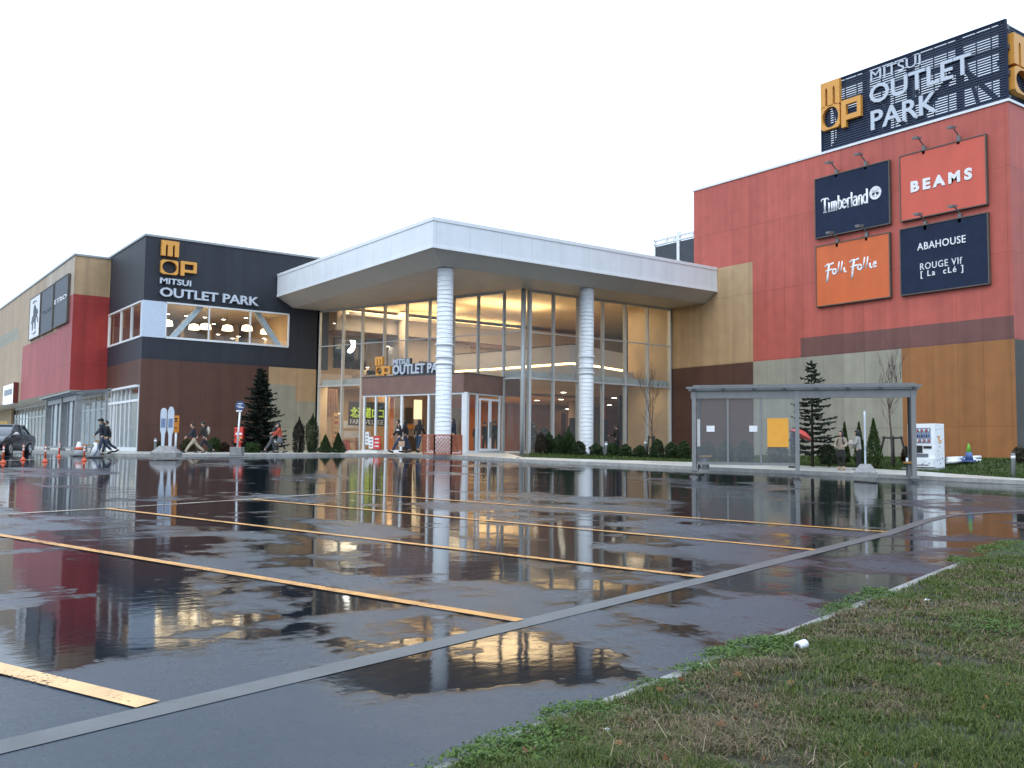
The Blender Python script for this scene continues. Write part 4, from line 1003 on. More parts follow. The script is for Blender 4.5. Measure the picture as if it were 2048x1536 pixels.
q.prism([(-.55, -.45), (.55, -.45), (.1, -.22), (-.1, -.22)], cc+wv*.2, ru, rv, wv)
q.build('emblem', LETW, t1)
# brush script, two words
S = []
def F(x): return [([(x-.02, .80), (x+.04, .93), (x+.10, .90), (x+.16, .97)], 1.3), ([(x+.07, .92), (x+.05, .5), (x+.035, .08), (x+.02, -.28)], 1.5), ([(x+.0, .48), (x+.13, .56)], 1.2)]
def Lo(x): return [(arc(x+.03, .38, .035, .17, 0, 360, 12), 1.2)]
def Ll(x): return [([(x+.005, .24), (x+.035, 1.0)], .95)]
def Li(x): return [([(x, .55), (x, .3), (x+.02, .22), (x+.04, .28)], 1.2), ([(x+.01, .76), (x+.012, .78)], 1.5)]
def Le(x): return [([(x, .38), (x+.06, .48), (x+.05, .58), (x+.015, .55), (x, .38), (x+.015, .23), (x+.06, .28)], 1.1)]
S += F(.02)+Lo(.16)+Ll(.25)+Ll(.31)+Li(.38)
S += F(.50)+Lo(.64)+Ll(.73)+Ll(.79)+Li(.86)+Le(.92)
stroke_word(d3, (.12, .85, .445, .69), S, .056, t3)
# lamps on arms over the boards
LG = mat('grey_metal', (0.17, 0.18, 0.18), .45, .1)
def board_lamp(px, py, label):
    p = onX(px, py, FX-.01); t = thing('sign_lamp', label, 'sign lamp', p, group='lamps over the billboards')
    q = MB(); q.bx(FX-.16, FX-.004, p[1]-.07, p[1]+.07, p[2]-.28, p[2]+.14); q.build('bracket', LG, t)
    q = MB(); q.bar(p+[-.1, 0, .14], p+[-.56, 0, .42], .045, .05); q.build('arm', LG, t)
    q = MB(); q.bar(p+[-.5, 0, .42], p+[-.92, 0, .37], .24, .10); q.build('head', LG, t)
    q = MB(); q.bar(p+[-.54, 0, .362], p+[-.88, 0, .315], .18, .02); q.build('lens', mat('lamp_glass', (.6, .65, .7), .2), t)
for px, py, lab in ((1675, 345, 'left lamp on an arm above the navy board with the tree emblem'), (1733.5, 329, 'right lamp on an arm above the navy board with the tree emblem'), (1850, 298, 'left lamp on an arm above the coral red board'), (1919.5, 278, 'right lamp on an arm above the coral red board'),
                    (1677, 484, 'left lamp on an arm above the orange script board'), (1735.5, 471, 'right lamp on an arm above the orange script board'), (1853, 449, 'left lamp on an arm between the coral and the lower navy board'), (1922, 434, 'right lamp on an arm between the coral and the lower navy board')):
    board_lamp(px, py, lab)
# --- boards of the tan wing
pt = Plane('X', TX-.02)
def tboard(label, tl, tr, br, bl, m):
    P = [pt.px(*p) for p in (tl, tr, br, bl)]
    ya_, yb_ = (P[0][1]+P[3][1])/2, (P[1][1]+P[2][1])/2; zt, zb = (P[0][2]+P[1][2])/2, (P[2][2]+P[3][2])/2
    t = thing('billboard', label, 'billboard', (TX, (ya_+yb_)/2, zb)); MB().bx(TX-.15, TX-.005, yb_, ya_, zb, zt).build('panel', m, t)
    q = MB()
    for a in ((yb_-.05, yb_, zb-.05, zt+.05), (ya_, ya_+.05, zb-.05, zt+.05), (yb_, ya_, zb-.05, zb), (yb_, ya_, zt, zt+.05)): q.bx(TX-.18, TX-.003, *a)
    q.build('frame', FRB, t); return t, (ya_, yb_, zb, zt)
SLATE = PAN('slate_board', (0.05, 0.062, 0.085)); WBD = PAN('white_board', (.74, .76, .8))
ta, da = tboard('white billboard with dark mounted rider emblem on the tan wing', (64.5, 600), (85, 587.5), (82, 670), (61.5, 681), WBD)
tb, db = tboard('slate grey billboard with very faint lettering between two others on the tan wing', (87, 586), (111.5, 569), (108, 657.5), (85, 669.5), SLATE)
tc, dc_ = tboard('slate grey billboard with four white capitals on the tan wing', (113.5, 567), (141, 549), (137.5, 643), (111.5, 655), SLATE)
def trect(d, a0, a1, b0_, b1_):
    ya_, yb_, zb, zt = d; W, H = ya_-yb_, zt-zb
    return np.array([TX-.15, ya_-a0*W, zb+b0_*H]), np.array([0, -(a1-a0)*W, 0]), np.array([0, 0, (b1_-b0_)*H])
o, u, v = trect(dc_, .06, .94, .50, .60); q = MB(); put_text(q, 'ETRO', o, u, v, np.array([-.04, 0, 0]), 0, .01, 1.1); q.build('lettering', LETW, tc)
o, u, v = trect(db, .14, .84, .44, .52); q = MB(); put_text(q, 'COACH', o, u, v, np.array([-.03, 0, 0]), 0, .0, 1.1); q.build('lettering', mat('faint_letter', (.12, .14, .18), .5), tb)
o, u, v = trect(da, .0, 1.0, .0, 1.0); q = MB(); w = np.array([-.03, 0, 0])
horse = [(.30, .20), (.36, .20), (.40, .38), (.52, .42), (.58, .20), (.64, .20), (.62, .45), (.72, .56), (.80, .54), (.82, .60), (.72, .68), (.62, .62), (.40, .56), (.28, .52), (.20, .36), (.26, .40), (.33, .42)]
q.prism(horse, o, u, v, w); q.prism([(.42, .55), (.54, .55), (.56, .66), (.62, .72), (.56, .74), (.52, .80), (.44, .78), (.40, .66)], o, u, v, w*1.4)
q.prism([(.56, .70), (.60, .72), (.86, .36), (.83, .34)], o, u, v, w*1.2); q.build('emblem', mat('emblem_ink', (.05, .06, .09), .5), ta)
q = MB(); pts = [(.5+.40*math.cos(a), .5+.40*math.sin(a)) for a in np.linspace(.35*PI, .65*PI, 10)]
q.tube([o+u*x+v*y+w for x, y in pts], .03, 4); pts = [(.5+.40*math.cos(a), .5+.40*math.sin(a)) for a in np.linspace(1.35*PI, 1.65*PI, 10)]
q.tube([o+u*x+v*y+w for x, y in pts], .03, 4); q.build('ring_text', mat('emblem_grey', (.3, .33, .38), .5), ta)
# lit blade sign of a shop
c = onX(17, 790, TX); bs = thing('blade_sign', 'lit white box sign with a dark red end on the tan wing', 'sign', c)
a = onX(7, 773, TX-.32); b_ = onX(26, 805, TX-.32)
MB().bx(TX-.32, TX-.05, b_[1], a[1], b_[2], a[2]).build('lightbox', emit('lightbox_white', (.8, .86, .95), .6), bs)
MB().bx(TX-.36, TX-.01, b_[1]-.25, b_[1]-.01, b_[2]-.05, a[2]+.08).build('end_panel', mat('sign_red', (.13, .018, .015), .6), bs)
q = MB(); q.bx(TX-.34, TX-.325, b_[1]+.6, a[1]-.6, (a[2]+b_[2])/2-.1, (a[2]+b_[2])/2+.4); q.build('print', mat('print_grey', (.25, .28, .33), .5), bs)
# --- the small sign standing on the vestibule roof
pv_o = vp(0, -.0, FZ1)
def von(px, py, off=.25):                                # pixel dropped on the plane standing above the left face
    r = ray(px, py); nrm = np.array([-VB[0], -VB[1], 0]); p0 = vp(0, off, 0); return r*(np.dot(p0, nrm)/np.dot(r, nrm))
es = thing('entrance_sign', 'orange logo and white letters standing on the vestibule roof', 'sign', von(840, 752))
nv = np.array([-VB[0], -VB[1], 0])
def vbox(tl, br): a, b_ = von(*tl), von(*br); return np.array([a[0], a[1], b_[2]]), np.array([b_[0]-a[0], b_[1]-a[1], 0]), np.array([0, 0, a[2]-b_[2]])
for f, bx_, nm in ((logo_m, ((754.5, 714.5), (769, 731)), 'letter_m'), (logo_o, ((756, 734), (768.5, 751)), 'letter_o'), (logo_p, ((769, 733.5), (784, 748)), 'letter_p')):
    o, u, v = vbox(*bx_); f(o, u, v, nv*.18, nm, es)
for tx, a, b_ in (('MITSUI', (788.5, 719), (820, 728)), ('OUTLET PARK', (788, 730), (901, 744.5))):
    o, u, v = vbox(a, b_); q = MB(); put_text(q, tx, o, u, v, nv*.12, 0, .03); q.build('lettering', LETS, es)
    o, u, v = vbox((a[0]-1, a[1]-1), (b_[0]+1, b_[1]+1)); MB().box(o-nv*.14, u, v, nv*.13).build('backing', LSIDE, es)
q = MB()
for k in range(8):
    b_ = von(792+k*14, 750); q.bar(np.array([b_[0], b_[1], FZ1+.02])-nv*.3, np.array([b_[0], b_[1], FZ1+.28])-nv*.06, .05, .05)
q.build('strut', WFRAME, es)
# green shop sign inside the hall
o = np.array([sx(687), yS-1.0, sz(836)]); u = np.array([sx(753)-sx(687), 0, 0]); v = np.array([0, 0, sz(815)-sz(836)])
ss = thing('shop_sign', 'dark hanging shop sign with yellow green characters inside the hall', 'sign', o)
MB().box(o+[-.1, .03, -.5], u+[.2, 0, 0], v+[0, 0, .9], (0, .08, 0)).build('panel', mat('shop_sign_dark', (.012, .012, .014), .5), ss)
q = MB(); put_text(q, '北海道ロコ', o, u, v, np.array([0, -.05, 0]), 0, .02); q.build('lettering', emit('sign_green', (.36, .5, .06), .35), ss)
q = MB(); put_text(q, 'FARM VILLAGE', o+np.array([0, 0, -.42]), u, v*.45, np.array([0, -.03, 0]), 0, .0); q.build('caption', mat('caption_grey', (.5, .55, .6), .5), ss)
# ------------------------------------------------------------------ street furniture
STEEL = mat('shelter_steel', (0.22, 0.225, 0.23), 0.42, 0.08, metal=0.5); ROOFG = mat('shelter_roof_sheet', (0.16, 0.17, 0.18), 0.3, 0.15)
GLH = glass('shelter_glass', (0.90, 0.92, 0.94), haze=0.055); WOOD = mat('orange_wood', (0.50, 0.24, 0.06), .55, .15, 8)
PAPER = mat('paper_white', (.75, .78, .82), .6, .03); CONB = mat('concrete_block', (0.24, 0.24, 0.24), .8, .2, 6, .3)
ORP = mat('orange_poster', (0.78, 0.36, 0.04), .5, .04); BLK = mat('black_plastic', (.015, .015, .017), .4, .1); RED = mat('post_red', (.55, .045, .03), .4, .08)
def zray(px, py, P):                                     # height of photo pixel row on the upright through P
    r = ray(px, py); k = np.dot(P[:2], _fw[:2])/np.dot(r[:2], _fw[:2]); return r[2]*k
def shelter(A, C, H, deep, mids, label, glass_spans, poster=None, extras=True):
    """A and C: base points of the end posts on the road side; deep: vector to the back; mids: fractions of further posts"""
    A, C = np.asarray(A, float), np.asarray(C, float); e = C-A; L_ = np.linalg.norm(e[:2]); u = unit([e[0], e[1], 0]); n_ = np.asarray(deep, float); d_ = np.linalg.norm(n_); n1 = n_/d_
    zt = (A[2]+C[2])/2 + H; P = lambda t, s=0, z=0: np.array([A[0]+e[0]*t+n1[0]*s, A[1]+e[1]*t+n1[1]*s, z])
    gz = lambda t: A[2]+(C[2]-A[2])*t
    root = thing('bus_shelter', label, 'bus shelter', A)
    for t in [0]+mids+[1]:
        q = MB(); q.bar(P(t, 0, gz(t)-.1), P(t, 0, zt), .15, .30, 0, tuple(n1)); q.bar(P(t, -.02, gz(t)-.05), P(t, -.02, gz(t)+.03), .3, .4, 0, tuple(n1)); q.build('post', STEEL, root)
    q = MB(); q.bar(P(0, 0, zt-.13)-u*.12, P(1, 0, zt-.13)+u*.12, .2, .27); q.bar(P(0, 0, zt+.06)-u*.2, P(1, 0, zt+.06)+u*.2, .34, .08); q.build('beam', STEEL, root)
    q = MB(); zb = zt+.32
    a, b_ = P(0, -.45, zt+.12)-u*.25, P(1, -.45, zt+.12)+u*.25; c, dd = P(1, d_, zb)+u*.25, P(0, d_, zb)-u*.25
    q.add([a, b_, c, dd]+[p+np.array([0, 0, .025]) for p in (a, b_, c, dd)], [(3, 2, 1, 0), (4, 5, 6, 7), (0, 1, 5, 4), (1, 2, 6, 5), (2, 3, 7, 6), (3, 0, 4, 7)])
    q.build('roof', GLH, root)
    k_ = max(4, int(round(L_/1.15)))
    q = MB()
    for i in range(k_+1):
        t = i/k_; q.bar(P(t, -.4, zt+.09), P(t, d_, zb-.05), .07, .11)
    q.bar(P(0, d_, zb)-u*.25, P(1, d_, zb)+u*.25, .07, .1); q.bar(P(0, -.45, zt+.12)-u*.25, P(1, -.45, zt+.12)+u*.25, .05, .07); q.build('rafter', ROOFG, root)
    for (t0, t1, muls) in glass_spans:
        z0, z1 = gz((t0+t1)/2)+.27, zt-.27
        q = MB()
        q.bar(P(t0, 0, z0), P(t1, 0, z0), .06, .1)
        for m_ in muls: q.bar(P(m_, 0, z0), P(m_, 0, z1), .07, .09, 0, tuple(n1))
        f = q.build('glazing_bar', STEEL, root)
        g = MB(); g.bar(P(t0, .01, (z0+z1)/2), P(t1, .01, (z0+z1)/2), .012, z1-z0); g.build('pane', GLH, f)
    for t in (0, 1):                                     # end frames with a back post
        q = MB(); q.bar(P(t, d_*.9, gz(t)), P(t, d_*.9, zb-.1), .09, .09); q.bar(P(t, .1, gz(t)+.3), P(t, d_*.9, gz(t)+.3), .05, .06); q.bar(P(t, .1, zt-.3), P(t, d_*.9, zt-.3), .05, .06); ef = q.build('end_frame', BLK if extras else STEEL, root)
        g = MB(); g.bar(P(t, .15, (gz(t)+.3+zt-.3)/2), P(t, d_*.88, (gz(t)+zt)/2), .012, zt-gz(t)-.65); g.build('pane', GLH, ef)
    return root, P, zt, gz, u, n1
SA, SCp = onG(1389, 938.5, .14), onG(1829, 954, .14)
ue = unit((SCp-SA)[:2]); nrm = np.array([-ue[1], ue[0]]);
if nrm[0] < 0: nrm = -nrm
Hs = zray(1389, 779.5, SA)-SA[2]
def frac_on(A, C, px):                                   # fraction along A-C seen in photo column px
    r = ray(px, 900)[:2]; d = (C-A)[:2]; k = np.linalg.solve(np.array([r, -d]).T, A[:2]); return k[1]
tB = frac_on(SA, SCp, 1595)
root, Pf, zt_, gz_, u_, n1_ = shelter(SA, SCp, Hs, np.array([nrm[0], nrm[1], 0])*1.7, [tB], 'long grey steel and glass bus shelter on the pavement before the red wing', [(0.012, tB-.012, [frac_on(SA, SCp, 1456), frac_on(SA, SCp, 1522)])])
def paper_on(px0, py0, px1, py1, m, nm, label, cat, parent=None):
    t0, t1 = frac_on(SA, SCp, px0), frac_on(SA, SCp, px1); z1, z0 = zray(px0, py0, Pf(t0)), zray(px0, py1, Pf(t0))
    q = MB(); q.bar(Pf(t0, -.03, (z0+z1)/2), Pf(t1, -.03, (z0+z1)/2), .015, z1-z0); return q.build(nm, m, parent, label, cat)
paper_on(1535, 836.5, 1577.5, 894, ORP, 'poster', 'plain orange poster on the glass of the bus shelter', 'poster')
paper_on(1413.5, 851.5, 1429.5, 863.5, PAPER, 'notice', 'small blank white notice with cut corners on the shelter glass', 'notice')
paper_on(1499, 851.5, 1515, 863.5, PAPER, 'notice', 'small white notice next to the orange poster on the shelter glass', 'notice')
paper_on(1394.5, 838.5, 1400.5, 893, mat('timetable', (.55, .56, .55), .6, .2, 30), 'timetable', 'tall narrow timetable strip at the end post of the bus shelter', 'timetable')
for t, lab in ((.015, 'short orange wooden bench at the glazed end of the bus shelter'), (.985, 'short orange wooden bench at the open end of the bus shelter')):
    b = thing('bench', lab, 'bench', Pf(t, .8, gz_(t)))
    q = MB(); q.bar(Pf(t, .25, gz_(t)+.5)+u_*(.2 if t < .5 else .05), Pf(t, 1.45, gz_(t)+.5)+u_*(.2 if t < .5 else .05), .36, .06); q.build('seat', WOOD, b)
    for s_ in (.4, 1.3): q = MB(); q.bar(Pf(t, s_, gz_(t)-.02)+u_*(.2 if t < .5 else .05), Pf(t, s_, gz_(t)+.47)+u_*(.2 if t < .5 else .05), .06, .2, 0, tuple(u_)); q.build('leg', STEEL, b)
# left shelter, seen end on
LA = atD(153, 907, 47.0); LH = zray(153, 790, LA)-LA[2]
LB = LA + np.array([0.3, 8.5, 0]); LB[2] = -.25
r_ = ray(96, 850)[:2]; kk = np.linalg.solve(np.array([r_, -np.array([0.03, 1.0])]).T, LA[:2]); LB = np.array([LA[0]+.03*kk[1], LA[1]+kk[1], -.27])
r_ = ray(218, 850)[:2]; kx = np.linalg.solve(np.array([r_, -np.array([1.0, 0.0])]).T, LA[:2])[1]
shelter(LA, LB, LH, np.array([kx, 0, 0]), [.45], 'grey glass bus shelter near the dark taxi, seen from its end', [(.02, .44, [.15, .3]), (.47, .98, [.65, .82])], extras=False)
b = thing('bench', 'thin orange wooden bench inside the bus shelter near the taxi', 'bench', LA+np.array([kx*.7, 1, 0]))
q = MB(); q.bar(LA+np.array([.1, .25, .42]), LA+np.array([kx-.1, .25, .42]), .3, .07); q.build('seat', WOOD, b)
q = MB(); q.bar(LA+np.array([.5, .25, -.05]), LA+np.array([.5, .25, .4]), .08, .08); q.build('leg', STEEL, b); q = MB(); q.bar(LA+np.array([kx-.5, .25, -.05]), LA+np.array([kx-.5, .25, .4]), .08, .08); q.build('leg', STEEL, b)

# --- vending machine
VWH = mat('vending_white', (.74, .77, .80), .35, .04)
vz = -.55
vp_ = atD(1871, 936, 39.2); VX, VY, vz = vp_[0], vp_[1], vp_[2]
vm = thing('vending_machine', 'white drinks vending machine at the open end of the long bus shelter', 'vending machine', (VX+.35, VY+.6, vz))
q = MB(); q.bx(VX, VX+.72, VY, VY+1.22, vz, vz+1.83); q.bx(VX-.16, VX, VY, VY+1.22, vz+.03, vz+.40); q.build('cabinet', VWH, vm, bevel=.015)
q = MB(); q.bx(VX-.02, VX-.003, VY+.18, VY+1.12, vz+1.02, vz+1.66); wd = q.build('display_window', mat('vending_window', (.22, .27, .36), .15, .1), vm)
BOTM = [mat('label_red', (.5, .06, .04), .3), mat('label_blue', (.05, .12, .4), .3), mat('label_white', (.7, .7, .7), .3), mat('label_dark', (.05, .03, .02), .3)]
for r_i in range(3):
    for c_i in range(9):
        q = MB(); q.tube([(VX-.035, VY+.25+c_i*.1, vz+1.06+r_i*.21), (VX-.035, VY+.25+c_i*.1, vz+1.15+r_i*.21), (VX-.035, VY+.25+c_i*.1, vz+1.19+r_i*.21)], [.026, .026, .012], 8); q.build('bottle', BOTM[(r_i+c_i*2) % 4], wd)
q = MB(); q.bx(VX-.03, VX-.003, VY+.55, VY+.85, vz+.62, vz+.92); q.bx(VX-.03, VX-.003, VY+.15, VY+.5, vz+.80, vz+.9); q.build('coin_panel', BLK, vm)
q = MB(); q.bx(VX-.03, VX-.003, VY+.3, VY+.95, vz+.44, vz+.58); q.build('hatch', mat('hatch_grey', (.12, .13, .15), .4), vm)
q = MB(); q.bx(VX-.175, VX-.16, VY+.2, VY+1.0, vz+.1, vz+.13); q.build('vent', BLK, vm)
o_ = np.array([VX+.22, VY-.002, vz+1.18]); 
logo_m(o_, np.array([.13, 0, 0]), np.array([0, 0, .14]), np.array([0, -.008, 0]), 'letter_m', vm); logo_o(o_+[0, 0, -.16], np.array([.13, 0, 0]), np.array([0, 0, .13]), np.array([0, -.008, 0]), 'letter_o', vm); logo_p(o_+[.15, 0, -.14], np.array([.13, 0, 0]), np.array([0, 0, .11]), np.array([0, -.008, 0]), 'letter_p', vm)
q = MB()
for k in range(14):
    x, z = VX+.08+rnd.random()*.56, vz+.15+rnd.random()*1.5; q.prism([(-.03, 0), (0, -.035), (.03, 0), (0, .035)], (x, VY-.002, z), (1, 0, 0), (0, 0, 1), (0, -.005, 0), k % 3)
for k in range(7):
    y, z = VY+.15+rnd.random()*.95, vz+.12+rnd.random()*.25; q.prism([(-.03, 0), (0, -.035), (.03, 0), (0, .035)], (VX-.162, y, z), (0, 1, 0), (0, 0, 1), (-.005, 0, 0), k % 3)
q.build('sticker', [MATS['label_blue'], ORG, BLK], vm)
q = MB(); q.bx(VX-.3, VX+.9, VY-.15, VY+1.35, vz-.5, vz); q.build('vending_plinth', CONB, None, 'concrete plinth under the white vending machine', 'plinth')
# traffic cone and bundle of pipes behind it
cp = atD(1938, 921, 39.8)
cn = thing('traffic_cone', 'green and blue traffic cone on the grass beside the vending machine', 'traffic cone', cp)
q = MB(); q.lathe([(.17, .03), (.12, .35)], cp, 16); q.build('lower_cone', mat('cone_blue', (.07, .12, .3), .5), cn); q = MB(); q.lathe([(.12, .35), (.035, .68), (.03, .7)], cp, 16); q.build('upper_cone', mat('cone_green', (.2, .5, .06), .5), cn)
q = MB(); q.bx(cp[0]-.2, cp[0]+.2, cp[1]-.2, cp[1]+.2, cp[2]-.05, cp[2]+.03); q.build('base', MATS['cone_blue'], cn)
for k, (x0_, y0_, x1_, y1_, lab) in enumerate(((1893, 917, 1961, 914, 'white pipe lying nearest the wall behind the traffic cone'), (1895, 921, 1950, 919, 'white pipe with a blue band lying in the middle beside the vending machine'), (1893, 924, 1962, 921, 'white pipe lying foremost on the grass beside the vending machine'))):
    a, b_ = atD(x0_, y0_, 40.2-k*.15), atD(x1_, y1_, 40.6-k*.15); t = thing('pipe', lab, 'pipe', a, group='white pipes on the grass')
    q = MB(); q.tube([a, a+(b_-a)*.45], .07, 10); q.tube([a+(b_-a)*.56, b_], .07, 10); q.build('barrel', VWH, t)
    q = MB(); q.tube([a+(b_-a)*.45, a+(b_-a)*.56], .078, 10); q.build('sleeve', MATS['cone_blue'], t)

# --- ski shaped signs
SKIW = mat('ski_white', (.52, .58, .66), .35, .05); SKIB = mat('ski_print', (.16, .22, .36), .5, .2, 12)
def ski_sign(px, pyb, pyt, label, dz=.13, face=(1, 0), two=True, D=None):
    b0_ = onG(px, pyb, dz) if D is None else atD(px, pyb, D); top = zray(px, pyt, b0_)-b0_[2]; f = np.array([face[0], face[1], 0.]); g_ = np.array([-f[1], f[0], 0.])
    t = thing('ski_sign', label, 'sign', b0_)
    q = MB(); q.add([b0_+f*a+g_*c_+np.array([0, 0, z]) for a, c_, z in ((-.55, -.4, -.05), (.55, -.4, -.05), (.55, .4, -.05), (-.55, .4, -.05), (-.55, -.4, .13), (.55, -.4, .13), (.55, .4, .13), (-.55, .4, .13), (-.24, -.18, .42), (.24, -.18, .42), (.24, .18, .42), (-.24, .18, .42))],
        [(0, 1, 5, 4), (1, 2, 6, 5), (2, 3, 7, 6), (3, 0, 4, 7), (4, 5, 9, 8), (5, 6, 10, 9), (6, 7, 11, 10), (7, 4, 8, 11), (8, 9, 10, 11), (3, 2, 1, 0)]); q.build('base', CONB, t)
    H_ = top
    for s_, lift in ((-1, 0), (1, .06)):
        c_ = b0_+f*s_*.155
        prof = [(-.055, .38), (.055, .38), (.075, .9), (.125, 1.1), (.135, H_-.25), (.12, H_-.1), (.06, H_+lift-.01), (0, H_+lift), (-.06, H_+lift-.01), (-.12, H_-.1), (-.135, H_-.25), (-.125, 1.1), (-.075, .9)]
        q = MB(); q.prism([(a, z+(lift if z > 1.2 and abs(z-H_) > .2 else 0)) for a, z in prof], c_-g_*.03, f, np.array([0, 0, 1.]), g_*.06); sk = q.build('ski', SKIW, t)
        q = MB(); q.bx(-.09, .09, 0, 1, 0, 1) if False else q.box(c_-f*.095-g_*.036+np.array([0, 0, 1.2]), f*.19, g_*.006, np.array([0, 0, H_-1.65])); q.build('print', SKIB, sk)
    return t
va = unit(RX[:2])                                        # across the view, so the pair shows side by side
ski_sign(332, 911.5, 816, 'pair of white ski shaped signs on concrete base before the brown wall', face=(va[0], va[1]))
fw2 = unit(_fw[:2]); aa = math.radians(54-20)
ski_sign(1731, 951.5, 825, 'white ski shaped sign seen edge on before the long bus shelter', face=(math.cos(aa), math.sin(aa)))
# --- orange stop sign, round stop sign, post box
def pole_sign(px, pyb, D): return atD(px, pyb, D)
p = onG(350.5, 909, .16); t = thing('notice_post', 'tall orange sign plate on a white post beside the ski shaped signs', 'sign', p)
zt1, zt0 = zray(350.5, 831, p), zray(350.5, 865, p); hw = .135; f3 = np.array([va[0], va[1], 0]); g3 = np.array([-va[1], va[0], 0])
q = MB(); q.tube([p, [p[0], p[1], zt0+.1]], .045, 10); q.build('post', WFRAME, t)
q = MB(); q.box(np.array([p[0], p[1], zt0])-f3*hw-g3*.06, f3*2*hw, g3*.03, (0, 0, zt1-zt0)); pl_ = q.build('plate', mat('orange_plate', (.62, .22, .02), .5, .05), t)
q = MB()
for z, w in ((.8, .16), (.72, .1), (.62, .12), (.24, .1)): q.box(np.array([p[0], p[1], zt0+(zt1-zt0)*z])-f3*w/2-g3*.066, f3*w, g3*.006, (0, 0, .045))
q.build('print', BLK, pl_)
p = onG(474, 909, .14); t = thing('bus_stop_sign', 'round blue bus stop sign on a slim white pole with concrete foot', 'bus stop sign', p)
q = MB(); q.box(p-f3*.26-g3*.26+[0, 0, -.05], f3*.52, g3*.52, (0, 0, .38)); q.build('base', CONB, t, bevel=.02)
zc = zray(477, 811.5, p); top = np.array([p[0], p[1], zc])+f3*.07
q = MB(); q.tube([p+[0, 0, .3], top-[0, 0, .3]], .04, 10); q.build('pole', WFRAME, t)
q = MB(); q.prism([(.215*math.cos(a), .215*math.sin(a)) for a in np.linspace(0, 2*PI, 25)[:-1]], top-g3*.02, f3, np.array([0, 0, 1.]), g3*.03); dsc = q.build('disc', mat('sign_blue', (.035, .07, .17), .4), t)
q = MB(); q.box(top-f3*.1-g3*.026+[0, 0, .07], f3*.2, g3*.005, (0, 0, .035)); q.box(top-f3*.15-g3*.026+[0, 0, -.03], f3*.22, g3*.005, (0, 0, .03)); q.box(top-f3*.08-g3*.026+[0, 0, -.09], f3*.24, g3*.005, (0, 0, .03)); q.build('print', PAPER, dsc)
q = MB(); q.box(top-f3*.16-g3*.03+[0, 0, -.27], f3*.26, g3*.03, (0, 0, .07)); q.build('tab', PAPER, t)
p = atD(478, 900, 51.5); t = thing('post_box', 'red post box on a pedestal behind the round bus stop sign', 'post box', p)
q = MB(); q.box(p-f3*.23-g3*.2+[0, 0, .38], f3*.46, g3*.4, (0, 0, .85)); q.build('box', RED, t, bevel=.02); q = MB(); q.box(p-f3*.11-g3*.1+[0, 0, -.3], f3*.22, g3*.2, (0, 0, .7)); q.build('pedestal', RED, t)
q = MB(); q.box(p-f3*.15-g3*.21+[0, 0, .82], f3*.34, g3*.01, (0, 0, .1)); q.build('slot_plate', PAPER, t); q = MB(); q.box(p-f3*.02-g3*.21+[0, 0, .48], f3*.2, g3*.008, (0, 0, .25)); q.build('label', mat('box_label', (.6, .25, .1), .5), t)
# --- bollards
for px, py0, py1, D, lab in ((310, 876, 908, 53.5, 'slim grey bollard left of the ski shaped signs'), (549, 878, 907, 52.0, 'slim grey bollard beside the dark spruce'), (1212, 883, 922, 49.0, 'slim grey bollard among the shrubs before the hall glass'), (1291, 880, 916, 49.5, 'slim grey bollard next to the young bare tree'), (2027, 906, 944, 34.5, 'grey bollard on the grass at the corner of the red wing')):
    p = atD(px, py1, D); h = zray(px, py0, p)-p[2]; t = thing('bollard', lab, 'bollard', p)
    q = MB(); q.lathe([(.075, -.2), (.075, h-.08), (.07, h-.02), (.03, h)], p, 14); q.build('post', LG, t); q = MB(); q.lathe([(.078, h-.2), (.078, h-.1)], p, 14); q.build('band', PAPER, t)
# --- orange delineator posts and striped cones on the left
proto = None
DL = mat('delineator_orange', (.62, .09, .03), .45, .08)
for px, py, lab in ((6, 926, 'orange flexible post at the very edge nearest the taxi bonnet'), (46, 920.5, 'orange flexible post in front of the side of the taxi'), (90, 924, 'orange flexible post behind the rear of the taxi'), (118, 914, 'orange flexible post by the bus shelter near the taxi'), (168, 922, 'orange flexible post before the striped cones')):
    p = onG(px, py)
    if proto is None:
        proto = thing('delineator_post', lab, 'delineator', (0, 0, 0), group='orange delineator posts by the taxi bay')
        q = MB(); q.lathe([(.14, 0), (.14, .03), (.07, .1), (.045, .16)], (0, 0, 0), 14); q.build('base', DL, proto); q = MB(); q.lathe([(.042, .1), (.04, .75), (.02, .78)], (0, 0, 0), 12); q.build('tube', DL, proto)
        q = MB(); q.lathe([(.044, .48), (.044, .56)], (0, 0, 0), 12); q.build('reflective_band', PAPER, proto); q = MB(); q.lathe([(.043, .62), (.043, .70)], (0, 0, 0), 12); q.build('reflective_band', PAPER, proto); o = proto
    else: o = copy_tree(proto); o['label'] = lab
    o.location = [float(c) for c in p]; o.scale = (.8, .8, .82)
CREAM = mat('cone_white', (.62, .64, .66), .45, .05); CGREY = mat('cone_stripe', (.07, .1, .16), .45, .1)
for px, py, h, stripe, lab in ((157, 910, .66, DL, 'white cone with a red band and black foot beside the shelter'), (190, 912.5, .66, CGREY, 'white cone with slanted dark stripes next to the walking pair')):
    p = onG(px, py+3, .0); t = thing('traffic_cone', lab, 'traffic cone', p)
    q = MB(); q.bx(p[0]-.27, p[0]+.27, p[1]-.27, p[1]+.27, p[2]-.02, p[2]+.05); q.build('base', BLK, t)
    q = MB(); q.lathe([(.24, .05), (.06, h)], p, 18); q.build('cone', CREAM, t)
    q = MB()
    if stripe is DL: q.lathe([(.181, .3), (.155, .42)], p, 18)
    else:
        for k in range(3):
            pts = [p+np.array([(.246-.19*(z-.05)/(h-.05))*math.cos(a), (.246-.19*(z-.05)/(h-.05))*math.sin(a), z]) for z, a in zip(np.linspace(.08, h-.1, 10), np.linspace(k*2.1, k*2.1+1.6, 10))]
            q.tube(pts, .035, 6)
    q.build('stripe', stripe, t)
